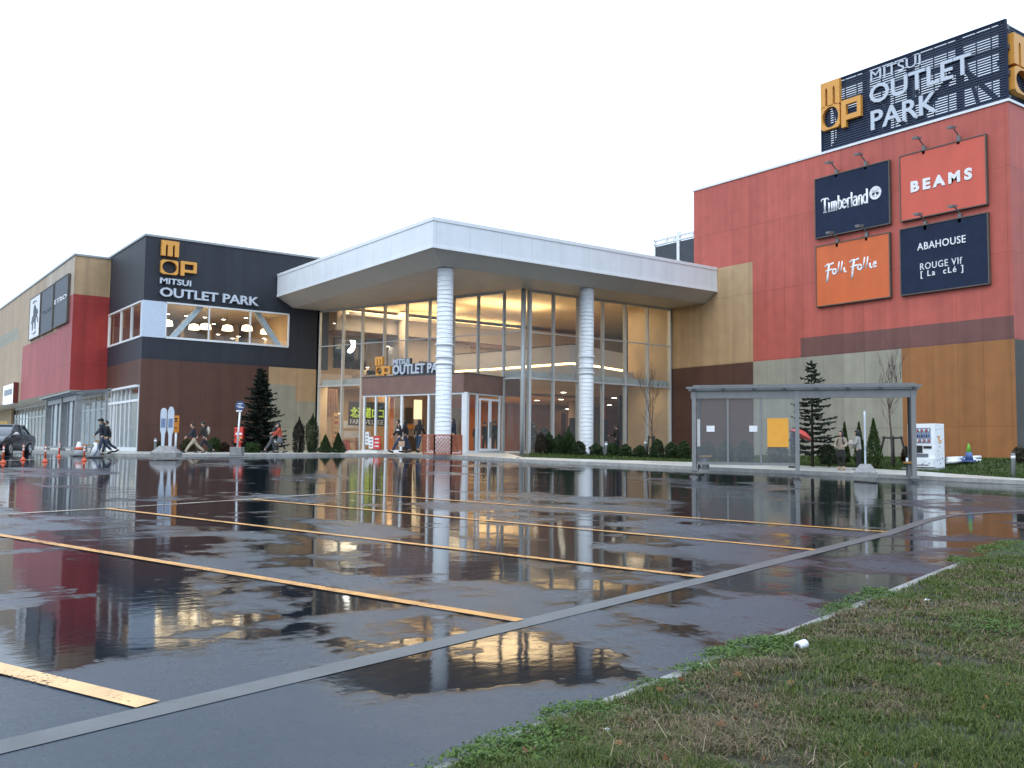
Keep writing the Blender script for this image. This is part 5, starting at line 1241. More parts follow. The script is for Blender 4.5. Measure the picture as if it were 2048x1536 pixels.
# --- lattice fence round the front column
LAT = mat('lattice_red', (.40, .115, .055), .6, .15)
fc = np.array([24.64, 39.55]); toc = -unit(fc); rt = np.array([-toc[1], toc[0]])
if np.dot(rt, RX[:2]) < 0: rt = -rt
f0 = fc+toc*.75
zf0 = zray(885, 909.5, np.array([*f0, 0])); zf1 = zray(885, 869, np.array([*f0, 0]))
lf = thing('lattice_fence', 'low red brown lattice fence folded round the white column at the entrance', 'fence', (*f0, zf0))
pts = [f0-rt*.95-toc*.75, f0-rt*.40, f0+rt*.40, f0+rt*.92-toc*.7]
for a, b_ in zip(pts, pts[1:]):
    q = MB(); A_, B_ = np.array([*a, zf0]), np.array([*b_, zf0]); Lh = np.linalg.norm(B_-A_); Hh = zf1-zf0; d = (B_-A_)/Lh
    for s_ in (0, 1): q.bar(A_+d*(Lh*s_), A_+d*(Lh*s_)+[0, 0, Hh], .05, .05)
    for z in (.03, Hh-.03): q.bar(A_+[0, 0, z], B_+[0, 0, z], .04, .06)
    n_ = int(Lh/.16)
    for sgn in (1, -1):
        for k in range(-8, n_+9):
            x0_ = k*.16; pa = []
            for z in np.linspace(.05, Hh-.05, 24):
                x = x0_+sgn*z*.8
                if 0.02 < x < Lh-.02: pa.append((x, z))
            if len(pa) > 2: q.bar(A_+d*pa[0][0]+[0, 0, pa[0][1]], A_+d*pa[-1][0]+[0, 0, pa[-1][1]], .012+.006*(sgn > 0), .034)
    q.build('lattice_panel', LAT, lf)
# --- posters and boards leaning at the entrance window
for px0, py0, px1, py1, m, lab in ((731, 864, 737, 889, PAPER, 'narrow white stand board left of the entrance'), (738, 874, 746, 897, PAPER, 'small white stand board left of the red poster'), (747, 872, 760, 898, RED, 'red and cream poster board beside the entrance glass')):
    q = MB(); P0 = von(px0, py0, -.25); P1_ = von(px1, py1, -.25); t = thing('display_board', lab, 'board', P1_)
    u = np.array([P1_[0]-P0[0], P1_[1]-P0[1], 0]); q.box(np.array([P0[0], P0[1], P1_[2]]), u, -nv*.03, (0, 0, P0[2]-P1_[2])); q.build('panel', m, t); q = MB()
    for k in range(3): q.box(np.array([P0[0], P0[1], P1_[2]+(P0[2]-P1_[2])*(.15+.28*k)])+u*.2+nv*.002, u*.6, nv*.008, (0, 0, (P0[2]-P1_[2])*.12))
    q.build('print', mat('board_print', (.25, .24, .22), .6) if m is PAPER else CREAM, t)
# --- rooftop plant unit behind the canopy
UX = 47.0
a, b_ = onX(1310, 480, UX), onX(1400, 460, UX)
ru = thing('rooftop_unit', 'rooftop plant screen with dark louvres and pale rail behind the canopy', 'rooftop unit', (UX, a[1], 10.97))
zt2 = (a[2]+onX(1387, 463, UX)[2])/2; zl = onX(1310, 492, UX)[2]; ym = onX(1357, 490, UX)[1]
q = MB()
for y0_, y1_ in ((ym+.12, a[1]), (b_[1], ym-.12)):
    k_ = int((zl-11.1)/.12)
    for k in range(k_): q.bx(UX, UX+.08, y0_, y1_, 11.1+k*.12, 11.1+k*.12+.1)
    q.bx(UX+.1, UX+3, y0_, y1_, 10.97, zl-.05)
q.build('louvre', mat('unit_dark', (.05, .06, .075), .5), ru)
q = MB(); q.bx(UX-.05, UX+.1, b_[1], a[1]+.03, zl, zl+.1); q.bx(UX-.05, UX+.1, b_[1], a[1]+.03, zt2-.1, zt2); q.bx(UX-.06, UX+.12, ym-.12, ym+.12, 10.97, zt2+.2); q.bx(UX-.05, UX+.1, a[1]-.06, a[1]+.03, 10.97, zt2)
for y in (a[1]-1.0, ym+.5, ym-1.2): q.bx(UX-.04, UX+.08, y-.2, y+.02, zl, zt2)
q.build('frame', WFRAME, ru); q = MB(); q.bx(UX+2.9, UX+3, b_[1], a[1], zl, zt2-.3); q.build('rail', WFRAME, ru)
# --- the taxi
CARP = mat('taxi_paint', (.010, .013, .022), .22, .1, coat=.25); CARG = mat('car_glass', (.05, .06, .075), .04, .0); CHR = mat('chrome', (.6, .62, .65), .15, metal=.9); TYR = mat('tyre', (.012, .012, .012), .8)
def car(loc, rz, label):
    t = thing('taxi', label, 'taxi', (0, 0, 0))
    def loft(secs, m, nm, parent, cap=True):
        q = MB(); n_ = len(secs[0])
        for s_ in secs:
            for p in s_: q.pt(p)
        for i in range(len(secs)-1):
            for k in range(n_): q.f.append([i*n_+k, i*n_+(k+1) % n_, (i+1)*n_+(k+1) % n_, (i+1)*n_+k]); q.m.append(0); q.s.append(True)
        q.f.append(list(range(n_))[::-1]); q.m.append(0); q.s.append(False); q.f.append([(len(secs)-1)*n_+k for k in range(n_)]); q.m.append(0); q.s.append(False)
        o = q.build(nm, m, parent); es = o.modifiers.new('edge', 'EDGE_SPLIT'); es.split_angle = math.radians(38); return o
    def sec(x, zb, zs, zt, w, wt): return [(x, -w*.92, zb), (x, -w, zs*.6+zb*.4), (x, -w*.99, zs), (x, -wt, zt), (x, wt, zt), (x, w*.99, zs), (x, w, zs*.6+zb*.4), (x, w*.92, zb)]
    body = loft([sec(-2.34, .42, .70, .74, .74, .66), sec(-2.28, .26, .84, .94, .81, .72), sec(-1.6, .22, .90, 1.0, .85, .76), sec(-.6, .22, .88, .95, .86, .78), sec(.75, .22, .86, .95, .86, .78), sec(1.1, .22, .82, .92, .85, .76), sec(2.05, .24, .70, .78, .82, .70), sec(2.28, .28, .62, .70, .78, .66), sec(2.34, .36, .54, .56, .72, .62)], CARP, 'body', t)
    cab = loft([[(-1.75, -.68, .96), (-1.75, .68, .96), (-1.72, .66, 1.0), (-1.72, -.66, 1.0)], [(-1.1, -.70, .96), (-1.1, .70, .96), (-1.1, .56, 1.38), (-1.1, -.56, 1.38)], [(-.6, -.71, .95), (-.6, .71, .95), (-.6, .57, 1.42), (-.6, -.57, 1.42)], [(.15, -.71, .95), (.15, .71, .95), (.15, .56, 1.40), (.15, -.56, 1.40)], [(1.05, -.69, .93), (1.05, .69, .93), (1.0, .66, .96), (1.0, -.66, .96)]], CARG, 'glasshouse', t)
    q = MB(); q.add([(-1.15, -.575, 1.375), (-.6, -.585, 1.415), (.2, -.575, 1.395), (.2, .575, 1.395), (-.6, .585, 1.415), (-1.15, .575, 1.375), (-1.1, -.5, 1.42), (-.6, -.5, 1.455), (.15, -.5, 1.435), (.15, .5, 1.435), (-.6, .5, 1.455), (-1.1, .5, 1.42)], [(0, 1, 7, 6), (1, 2, 8, 7), (2, 3, 9, 8), (3, 4, 10, 9), (4, 5, 11, 10), (5, 0, 6, 11), (6, 7, 10, 11), (7, 8, 9, 10)], 0, True)
    for s_ in (-1, 1):
        for a, b_, w in (((1.05, .70, .93), (.18, .575, 1.40), .07), ((-.45, .725, .94), (-.5, .585, 1.41), .08), ((-1.72, .68, .98), (-1.1, .575, 1.39), .12)):
            q.bar((a[0], a[1]*s_, a[2]), (b_[0], b_[1]*s_, b_[2]), w, .05, 0, (0, 1, 0))
    q.build('roof', CARP, t)
    q = MB(); q.prism([(-.22, 0), (.22, 0), (.17, .13), (-.17, .13)], (-.05, 0, 1.45), (0, 1, 0), (0, 0, 1), (-.14, 0, 0)); q.build('taxi_lamp', mat('taxi_lamp_amber', (.5, .33, .10), .4), t)
    for s_ in (-1, 1):
        q = MB(); q.add([(2.20, s_*.44, .52), (2.14, s_*.74, .53), (2.02, s_*.78, .69), (2.16, s_*.44, .68), (2.30, s_*.44, .52), (2.22, s_*.72, .53), (2.12, s_*.76, .68), (2.27, s_*.44, .66)], [(0, 1, 5, 4), (1, 2, 6, 5), (2, 3, 7, 6), (3, 0, 4, 7), (4, 5, 6, 7)]); q.build('headlight', CHR, t)
        q = MB(); q.bx(-2.33, -2.2, s_*.45-.2, s_*.45+.2, .68, .84); q.build('tail_light', RED, t)
        q = MB(); q.ball((.92, s_*.93, .99), .1, 10, 0, 1.3, 1.0, .8); q.tube([(.85, s_*.72, .95), (.9, s_*.88, .98)], .03, 6); q.build('mirror', mat('mirror_silver', (.55, .5, .48), .3), t)
        for x in (1.40, -1.30):
            q = MB(); q.tube([(x, s_*.66, .31), (x, s_*.87, .31)], .315, 24); w = q.build('wheel', TYR, t)
            q = MB(); q.tube([(x, s_*.86, .31), (x, s_*.878, .31)], .205, 20)
            q.build('rim', CHR, w)
        for x0_, x1_ in ((-.42, .9), (-1.35, -.48)):
            q = MB(); q.bx(x0_+.08, x0_+.24, s_*.862-.012, s_*.862+.012, .80, .83); q.build('door_handle', CHR, t)
    q = MB(); q.bx(2.24, 2.36, -.40, .40, .52, .64); q.build('grille', BLK, t); q = MB(); q.bx(2.345, 2.37, -.17, .17, .36, .50); q.build('number_plate', mat('plate', (.5, .62, .55), .4), t); q = MB(); q.bx(2.2, 2.37, -.74, .74, .27, .34); q.build('bumper', BLK, t)
    t.location = [float(c) for c in loc]; t.rotation_euler = (0, 0, rz); return t
fr = onG(-36, 912); hd = math.radians(244)
car((fr[0]-2.3*math.cos(hd), fr[1]-2.3*math.sin(hd), fr[2]+.01), hd, 'dark navy taxi with a roof lamp waiting at the left kerb')
# ------------------------------------------------------------------ lawn in the foreground
rng = np.random.default_rng(11)
_tab = rng.random((64, 64))
def vnoise(x, y, s):
    x, y = np.asarray(x)*s, np.asarray(y)*s
    xi, yi = np.floor(x).astype(int), np.floor(y).astype(int); fx, fy = x-xi, y-yi
    fx, fy = fx*fx*(3-2*fx), fy*fy*(3-2*fy); t = lambda i, j: _tab[i % 64, j % 64]
    return (t(xi, yi)*(1-fx)+t(xi+1, yi)*fx)*(1-fy)+(t(xi, yi+1)*(1-fx)+t(xi+1, yi+1)*fx)*fy
LK = [onG(x, y) for x, y in ((560, 1690), (820, 1571), (1079, 1455), (1249, 1394), (1489, 1299), (1579, 1267), (1679, 1227), (1824, 1167), (1919, 1129))]
LK += [onG(x, y) for x, y in ((1965, 1106), (2048, 1082), (2200, 1046), (2420, 1012))]
Q = [np.array(LK[0][:2])]; KEND = 0
for i_, (a, b_) in enumerate(zip(LK, LK[1:])):
    k = max(1, int(np.linalg.norm((b_-a)[:2])/.15)); Q += [(a+(b_-a)*j/k)[:2] for j in range(1, k+1)]
    if i_ == 7: KEND = len(Q)
Q = np.array(Q); nQ = len(Q)
inside = onG(1950, 1420)[:2]
Tg = np.array([unit(Q[min(i+3, nQ-1)]-Q[max(i-3, 0)]) for i in range(nQ)]); Nm = np.stack([Tg[:, 1], -Tg[:, 0]], 1)
if np.dot(inside-Q[nQ//3], Nm[nQ//3]) < 0: Nm = -Nm
inward = unit(np.mean(Nm[:KEND], 0))
Gv = np.vectorize(G)
def lawn_z(x, y, d):                                     # d: distance from the kerb
    x, y, d = np.asarray(x, float), np.asarray(y, float), np.asarray(d, float)
    return Gv(x, y) + 0.045 + .05*np.clip(d, 0, 1.2) + .012*np.clip(d-1.2, 0, 6) + .05*(vnoise(x, y, 1.6)-.5)*np.clip(d*2, .2, 1) + .02*(vnoise(x+9, y, 6)-.5)
TD = np.concatenate([np.linspace(0.13, 2, 16), np.linspace(2.3, 9, 20)])
SOIL = mat('lawn_soil', (0.030, 0.030, 0.014), 0.95, 0.5, 9.0, 0.9, 60)
mb = MB()
PX = Q[:, None, :] + inward[None, None, :]*0 + Nm[:, None, :]*np.minimum(TD, .13)[None, :, None] + inward[None, None, :]*(TD-.13)[None, :, None]
Zs = lawn_z(PX[..., 0], PX[..., 1], np.broadcast_to(TD[None], PX.shape[:2]))
for i in range(nQ):
    for j in range(len(TD)): mb.pt((PX[i, j, 0], PX[i, j, 1], Zs[i, j]))
for i in range(nQ-1):
    for j in range(len(TD)-1): mb.f.append([i*len(TD)+j, i*len(TD)+j+1, (i+1)*len(TD)+j+1, (i+1)*len(TD)+j]); mb.m.append(0); mb.s.append(True)
mb.build('lawn_ground', SOIL, None, 'damp soil of the lawn verge at the lower right', 'lawn', kind='structure')
q = MB()
for i in range(KEND-1):
    a, b_ = Q[i], Q[i+1]; gap = .004 if i % 7 == 0 else 0
    def kp(p, n_, o, z): return np.array([p[0]+n_[0]*o, p[1]+n_[1]*o, G(p[0], p[1])+z])
    a2 = a+(b_-a)*gap/.15
    for (o0, z0), (o1, z1) in (((0, -.03), (0, .03)), ((0, .03), (.012, .04)), ((.012, .04), (.118, .042)), ((.118, .042), (.13, -.05))):
        q.poly([kp(a2, Nm[i], o0, z0), kp(b_, Nm[i+1], o0, z0), kp(b_, Nm[i+1], o1, z1), kp(a2, Nm[i], o1, z1)])
q.build('lawn_kerb', mat('lawn_kerb_stone', (0.22, 0.22, 0.215), .5, .25, 6, .4, 80), None, 'pale kerb stones along the edge of the lawn', 'kerb', kind='structure')

def tint_mat(name, rough=.6, trans=.25):
    m = bpy.data.materials.new(name); m.use_nodes = True; N, L = m.node_tree.nodes, m.node_tree.links; p = N['Principled BSDF']
    at = N.new('ShaderNodeAttribute'); at.attribute_name = 'tint'; L.new(at.outputs['Color'], p.inputs['Base Color']); p.inputs['Roughness'].default_value = rough
    p.inputs['Specular IOR Level'].default_value = .35
    if trans:
        tl = N.new('ShaderNodeBsdfTranslucent'); L.new(at.outputs['Color'], tl.inputs[0]); mx = N.new('ShaderNodeMixShader'); mx.inputs[0].default_value = trans
        L.new(p.outputs[0], mx.inputs[1]); L.new(tl.outputs[0], mx.inputs[2]); L.new(mx.outputs[0], N['Material Output'].inputs[0])
    return m
TINT = tint_mat('leaf_tint'); NEED = tint_mat('needle_tint', .7, .1)
def raw_mesh(name, V, faces3, cols, m, parent=None, **k):
    """V (n,3), faces as (k,3) or (k,4) int array list, cols (n,3) per vertex"""
    me = bpy.data.meshes.new(name); n_ = len(V)
    me.vertices.add(n_); off = np.array(wloc(parent)) if parent is not None else np.zeros(3)
    me.vertices.foreach_set('co', (np.asarray(V)-off).astype(np.float32).ravel())
    F = np.asarray(faces3, dtype=np.int32); w = F.shape[1]
    me.loops.add(F.size); me.loops.foreach_set('vertex_index', F.ravel())
    me.polygons.add(len(F)); me.polygons.foreach_set('loop_start', np.arange(0, F.size, w, dtype=np.int32)); me.polygons.foreach_set('loop_total', np.full(len(F), w, dtype=np.int32))
    me.update(); me.validate()
    at = me.color_attributes.new('tint', 'FLOAT_COLOR', 'POINT'); c = np.ones((n_, 4), np.float32); c[:, :3] = cols; at.data.foreach_set('color', c.ravel())
    me.materials.append(m); o = bpy.data.objects.new(name, me); COL.objects.link(o)
    if parent is not None: o.parent = parent
    return setp(o, **{{'label': 'label', 'cat': 'cat', 'group': 'group', 'kind': 'kind'}[a]: b_ for a, b_ in k.items()})
def seen(P, mar=.08):                                    # inside the picture with a margin
    cz = P @ _fw; cx = (P @ RX)/cz*FPX/1024; cy = (P @ DX)/cz*FPX/768
    return (cz > .5) & (np.abs(cx) < 1+mar) & (np.abs(cy) < 1+mar*1.5)
def scatter_lawn(n_, far=14.0, dmin=.12, dmax=9):
    s = rng.random(n_)*(nQ-1); i = s.astype(int); f = (s-i)[:, None]; base = Q[i]*(1-f)+Q[np.minimum(i+1, nQ-1)]*f
    d = dmin+(dmax-dmin)*rng.random(n_); nn = Nm[i]
    P2_ = base+nn*np.minimum(d, .13)[:, None]+inward[None]*(d-.13).clip(0)[:, None]
    P = np.column_stack([P2_, lawn_z(P2_[:, 0], P2_[:, 1], d)])
    dist = np.linalg.norm(P, axis=1); keep = (seen(P) | (seen(P, .8) & (rng.random(n_) < .4))) & (dist < far) & (rng.random(n_) < np.clip(5.5/dist, 0, 1)**1.3)
    return P[keep], d[keep], dist[keep]
def blades(P, hgt, wid, lean, cols, name, label, cat, m=TINT, bend=.5):
    n_ = len(P); a = rng.random(n_)*2*PI; dx = np.column_stack([np.cos(a), np.sin(a), np.zeros(n_)]); sd = np.column_stack([-np.sin(a), np.cos(a), np.zeros(n_)])
    l1 = np.clip(lean*(1-bend), 0, 1.5); l2 = np.clip(lean*(1+bend), 0, 1.62); up = np.array([0, 0, 1.])
    mid = P + (dx*np.sin(l1)[:, None]+up*np.cos(l1)[:, None])*(hgt*.5)[:, None]
    tip = mid + (dx*np.sin(l2)[:, None]+up*np.cos(l2)[:, None])*(hgt*.5)[:, None]
    w = (wid/2)[:, None]*sd
    V = np.stack([P-w, P+w, mid+w*.8, mid-w*.8, tip], 1).reshape(-1, 3); b = np.arange(n_)*5
    F = np.concatenate([np.column_stack([b, b+1, b+2]), np.column_stack([b, b+2, b+3]), np.column_stack([b+3, b+2, b+4])])
    C = np.repeat(cols, 5, 0); C[0::5] *= .8; C[1::5] *= .8
    return raw_mesh(name, V, F, C, m, None, label=label, cat=cat, kind='stuff')
def mixc(a, b_, t): return np.asarray(a)[None]*(1-t[:, None])+np.asarray(b_)[None]*t[:, None]
_pc = [scatter_lawn(2600000) for _ in range(2)]; P, d, dist = (np.concatenate([c_[i_] for c_ in _pc]) for i_ in range(3))
dry = vnoise(P[:, 0], P[:, 1], .85)*.55+vnoise(P[:, 0]+31, P[:, 1]+7, 2.6)*.30+vnoise(P[:, 0], P[:, 1]+50, 7.)*.15
dens = np.clip((vnoise(P[:, 0]+3, P[:, 1]+11, 3.1)*.6+vnoise(P[:, 0], P[:, 1], 9.)*.4-.22)*2.6, .12, 1)
keep = rng.random(len(P)) < dens*np.where(dry > .56, .5, 1)
P, d, dist, dry = P[keep], d[keep], dist[keep], dry[keep]
n_ = len(P); isd = rng.random(n_) < np.clip((dry-.43)*3.6, .06, .85)
gcol = mixc((.040, .074, .012), (.135, .170, .032), rng.random(n_)**1.3); dcol = mixc((.11, .078, .038), (.28, .215, .125), rng.random(n_)); dcol[rng.random(n_) < .25] *= .45
col = np.where(isd[:, None], dcol, gcol)
hg = np.where(isd, .025+.05*rng.random(n_), .022+.042*rng.random(n_))*(.75+.5*vnoise(P[:, 0], P[:, 1], 2.2)); wd_ = (.0028+.003*rng.random(n_))*np.clip(dist/5, .8, 2.2)
le = np.where(isd, .8+.7*rng.random(n_), .35+.75*rng.random(n_))
print('blades', n_)
blades(P, hg, wd_, le, col, 'grass', 'short matted green and straw coloured grass of the lawn verge', 'grass')
# long straw stalks lying about
P, d, dist = scatter_lawn(30000); dr = vnoise(P[:, 0], P[:, 1], .85)*.6+vnoise(P[:, 0]+31, P[:, 1]+7, 2.6)*.4
P = P[rng.random(len(P)) < np.clip((dr-.35)*2.2, .08, 1)]; n_ = len(P)
blades(P+np.array([0, 0, .03]), .07+.16*rng.random(n_)**2, .0022+.002*rng.random(n_), 1.25+.3*rng.random(n_), mixc((.16, .11, .055), (.42, .34, .22), rng.random(n_)), 'dry_grass', 'long pale straw stalks lying on the lawn', 'dry grass', bend=.12)
# low broad leaved weeds in clumps
CL = [(1510, 1290, .38), (1440, 1305, .28), (1560, 1283, .25), (1150, 1425, .3), (1210, 1420, .25), (1095, 1475, .3), (1030, 1500, .3), (960, 1525, .25), (1665, 1195, .5), (1730, 1185, .45), (1640, 1215, .35), (1960, 1098, .7), (2020, 1090, .8), (1900, 1120, .4), (1990, 1270, .5), (1400, 1340, .2), (1330, 1370, .2)]
LP, LC, LS = [], [], []
for px, py, r in CL:
    c = onG(px, py, .06); m_ = int(2000*r*r/.1) if r < .5 else int(800*r*r/.1)
    ang = rng.random(m_)*2*PI; rr = r*rng.random(m_)**.6*(.35+1.1*vnoise(np.cos(ang)*2.2+px, np.sin(ang)*2.2+py, 1.))*np.where(rng.random(m_) < .2, 1.5, 1); x, y = c[0]+rr*np.cos(ang), c[1]+rr*np.sin(ang)
    dd_ = np.array([np.min(np.hypot(Q[:, 0]-a_, Q[:, 1]-b_)) for a_, b_ in zip(x, y)])
    ii = np.array([np.argmin(np.hypot(Q[:, 0]-a_, Q[:, 1]-b_)) for a_, b_ in zip(x, y)]); sg_ = (x-Q[ii, 0])*Nm[ii, 0]+(y-Q[ii, 1])*Nm[ii, 1]; ok_ = sg_ > -.03-.08*rng.random(m_)
    x, y, rr, dd_ = x[ok_], y[ok_], rr[ok_], np.where(sg_ > 0, dd_, 0)[ok_]; m_ = len(x)
    if not m_: continue
    z = lawn_z(x, y, dd_)+.01+.065*np.clip(1-rr/r, 0, 1)*rng.random(m_)*min(1, r*2.5)
    LP.append(np.column_stack([x, y, z])); LC.append(mixc((.035, .085, .015), (.12, .19, .035), rng.random(m_))); LS.append(np.full(m_, .006)+.008*rng.random(m_))
LP, LC, LS = np.concatenate(LP), np.concatenate(LC), np.concatenate(LS)
def leaf_quads(P, size, cols, up=.7):
    """kite shaped leaves with random facing; up pulls their faces skyward"""
    n_ = len(P); nr = rng.normal(size=(n_, 3)); nr[:, 2] = np.abs(nr[:, 2])+up; nr /= np.linalg.norm(nr, axis=1)[:, None]
    t = np.cross(nr, rng.normal(size=(n_, 3))); t /= np.linalg.norm(t, axis=1)[:, None]; b_ = np.cross(nr, t); s = size[:, None]
    V = np.stack([P-t*s, P+b_*s*.62-t*s*.1, P+t*s, P-b_*s*.62-t*s*.1], 1).reshape(-1, 3); i = np.arange(n_)*4
    return V, np.column_stack([i, i+1, i+2, i+3]), np.repeat(cols, 4, 0)
raw_mesh('weeds', *leaf_quads(LP, LS, LC, 1.2), TINT, None, label='low clumps of clover like weeds along the lawn kerb', cat='weeds', kind='stuff')
P, d, dist = scatter_lawn(1500); n_ = len(P)
raw_mesh('fallen_leaves', *leaf_quads(P+np.array([0, 0, .025]), .014+.02*rng.random(n_), mixc((.16, .05, .02), (.30, .15, .05), rng.random(n_))*(.5+.7*rng.random(n_))[:, None], .5), TINT, None, label='scattered small brown and rusty fallen leaves on the lawn', cat='fallen leaves', kind='stuff')
# litter
c = onG(1603, 1290, .09); cn = thing('drink_can', 'crushed white and silver drink can in the grass by the kerb', 'can', c)
ax = unit(np.array([c[0]*.85+c[1]*.5, c[1]*.85-c[0]*.5, .6])); q = MB(); q.tube([c-ax*.055, c-ax*.05, c+ax*.045, c+ax*.055], [.026, .033, .033, .026], 18); q.build('can_body', mat('can_white', (.66, .68, .72), .3, .1), cn)
tv = unit(-c); q = MB(); q.tube([c+ax*.0555, c+ax*.057], .024, 16); q.tube([c-ax*.0555, c-ax*.057], .024, 16); q.build('can_end', mat('can_metal', (.35, .36, .38), .3, .2, metal=.6), cn); q = MB(); q.tube([c-ax*.057, c-ax*.0575], .011, 10); q.build('opening', BLK, cn)
for px, py, s_, lab in ((1219, 1461, .022, 'crumpled white paper scrap on the grass near the bottom edge'), (1854, 1201, .022, 'tiny white paper scrap on the far part of the lawn')):
    c = onG(px, py, .075); q = MB(); pts = [c+np.array([rng.normal()*s_, rng.normal()*s_, abs(rng.normal())*s_*.6]) for _ in range(9)]
    for k in range(7): q.poly([pts[k], pts[k+1], pts[k+2]])
    q.build('paper_scrap', PAPER, None, lab, 'litter')

# ------------------------------------------------------------------ grass on the far bank
n_ = 30000; X_ = rng.uniform(1062, 2075, n_); T_ = rng.random(n_)**1.3*.96
tab = np.array([[bank_pt(x, t) for t in np.linspace(0, 1, 11)] for x in BX])
def bankP(xs, ts):
    ix = np.clip(np.searchsorted(BX, xs)-1, 0, len(BX)-2); bx_a = np.array(BX, float); fx = ((xs-bx_a[ix])/(bx_a[ix+1]-bx_a[ix]))[:, None]; tj = np.clip((ts*10).astype(int), 0, 9); ft = (ts*10-tj)[:, None]
    return (tab[ix, tj]*(1-fx)+tab[ix+1, tj]*fx)*(1-ft)+(tab[ix, tj+1]*(1-fx)+tab[ix+1, tj+1]*fx)*ft
P = bankP(X_, T_)
blades(P, .06+.09*rng.random(n_), .02+.02*rng.random(n_), .3+.8*rng.random(n_), mixc((.03, .06, .010), (.085, .13, .022), rng.random(n_)), 'bank_grass', 'green grass growing on the bank before the red wing', 'grass')

# ------------------------------------------------------------------ trees and shrubs
BARK = mat('dark_bark', (.045, .034, .026), .85, .3, 12, .4); TWIG = mat('bare_twig', (.075, .05, .04), .8, .2, 12)
def tri_sprays(A, B, wid, cols):
    """thin needle sprays from A to B (n,3)"""
    n_ = len(A); d = B-A; s = np.cross(d, rng.normal(size=(n_, 3))); s /= (np.linalg.norm(s, axis=1)[:, None]+1e-9); w = wid[:, None]*s
    V = np.stack([A-w*.4, A+w*.4, A+d*.55+w, B, A+d*.55-w], 1).reshape(-1, 3); i = np.arange(n_)*5
    F = np.concatenate([np.column_stack([i, i+1, i+2]), np.column_stack([i, i+2, i+4]), np.column_stack([i+2, i+3, i+4])])
    return V, F, np.repeat(cols, 5, 0)
def spruce(base, H, R, label, step, nb, dens, z0=.35, seed=1, dark=1.0, group=None):
    r_ = random.Random(seed); t = thing('spruce_tree', label, 'tree', base, group=group)
    q = MB(); q.tube([base+[0, 0, -.25], base+[0.02, 0, H*.5], base+[0, 0.02, H*.97]], [.075*H/4.5, .045*H/4.5, .008], 9); br = MB()
    A, B, W, C = [], [], [], []
    z = z0
    while z < H*.97:
        f = 1-z/H; L0 = R*f**.8+.06; m_ = max(4, int(nb*(.55+.45*f)))
        a0 = r_.random()*6.28
        for k in range(m_):
            a = a0+k*2*PI/m_+r_.uniform(-.25, .25); L_ = L0*r_.uniform(.45, 1.15); zz = z+r_.uniform(-.07, .07); dx = np.array([math.cos(a), math.sin(a), 0])
            pts = [base+[0, 0, zz], base+dx*L_*.5+[0, 0, zz-.05*L_-.02], base+dx*L_+[0, 0, zz-.02*L_+.08*L_]]
            br.tube(pts, [.014*f+.005, .010*f+.004, .003], 4, 0, False)
            for j in range(int(dens*(.5+L_))):
                u = r_.uniform(.12, 1.0); p = pts[0]*(1-u)**2+2*pts[1]*u*(1-u)+pts[2]*u*u; s_ = r_.choice((-1, 1)); th = a+s_*r_.uniform(.35, 1.2)
                ln = r_.uniform(.10, .24)*(1.15-u*.5)*(.5+.5*min(1, L_*1.3)); A.append(p); B.append(p+np.array([math.cos(th)*ln, math.sin(th)*ln, r_.uniform(-.09, .06)])); W.append(r_.uniform(.02, .042))
                g_ = r_.uniform(.55, 1.3)*dark; C.append((.022*g_, .040*g_, .026*g_))
            for j in range(5):
                ln = .1; A.append(pts[2]-dx*.03); th = a+r_.uniform(-.5, .5); B.append(pts[2]+np.array([math.cos(th)*ln, math.sin(th)*ln, r_.uniform(0, .05)])); W.append(.02); C.append((.035*dark, .055*dark, .03*dark))
        z += step*(.75+.5*f)*r_.uniform(.85, 1.15)
    for j in range(26): A.append(base+[0, 0, H*.93]); B.append(base+np.array([r_.uniform(-.09, .09), r_.uniform(-.09, .09), H*r_.uniform(.94, 1.01)])); W.append(.015); C.append((.03, .05, .03))
    q.build('trunk', BARK, t); br.build('branch', BARK, t)
    raw_mesh('crown', *tri_sprays(np.array(A), np.array(B), np.array(W), np.array(C)), NEED, t); return t
def shrub(base, H, R, label, kind='round', c0=(.018, .04, .010), c1=(.06, .10, .025), n_=1500, size=.035, name='shrub', cat='shrub', group=None, stem=True):
    t = thing(name, label, cat, base, group=group); ph = rng.random()*9
    u = rng.random(n_); a = rng.random(n_)*2*PI
    if kind == 'cone': prof = np.where(u < .12, .75+2*u, 1.02-(u-.12)/.88)**.85
    elif kind == 'column': prof = np.sqrt(np.clip(1-np.abs(u*1.9-.8)**2.6, .02, 1))*np.where(u > .75, (1-u)/.25*.7+.3, 1)
    else: prof = np.sqrt(np.clip(1-(u*1.75-.72)**2, .02, 1))
    lump = .72+.5*vnoise(a*1.6+ph, u*5+ph, 1.)+.16*(vnoise(a*5+ph, u*16, 1.)-.5)
    r = R*prof*lump*(rng.random(n_)**.38)
    P = base+np.column_stack([r*np.cos(a), r*np.sin(a), .03+u*H*(.93+.12*rng.random(n_))])
    cl = np.clip(vnoise(a*3+ph, u*7, 1.)*.7+rng.random(n_)*.5-.1, 0, 1)
    raw_mesh('crown', *leaf_quads(P, size*(.6+.8*rng.random(n_)), mixc(c0, c1, cl), .25), NEED, t)
    if stem:
        q = MB()
        for k in range(3): q.tube([base+[0, 0, -.15], base+np.array([math.cos(k*2.1+ph)*R*.3, math.sin(k*2.1+ph)*R*.3, H*.55])], [.018, .006], 5)
        q.build('stem', BARK, t)
    return t
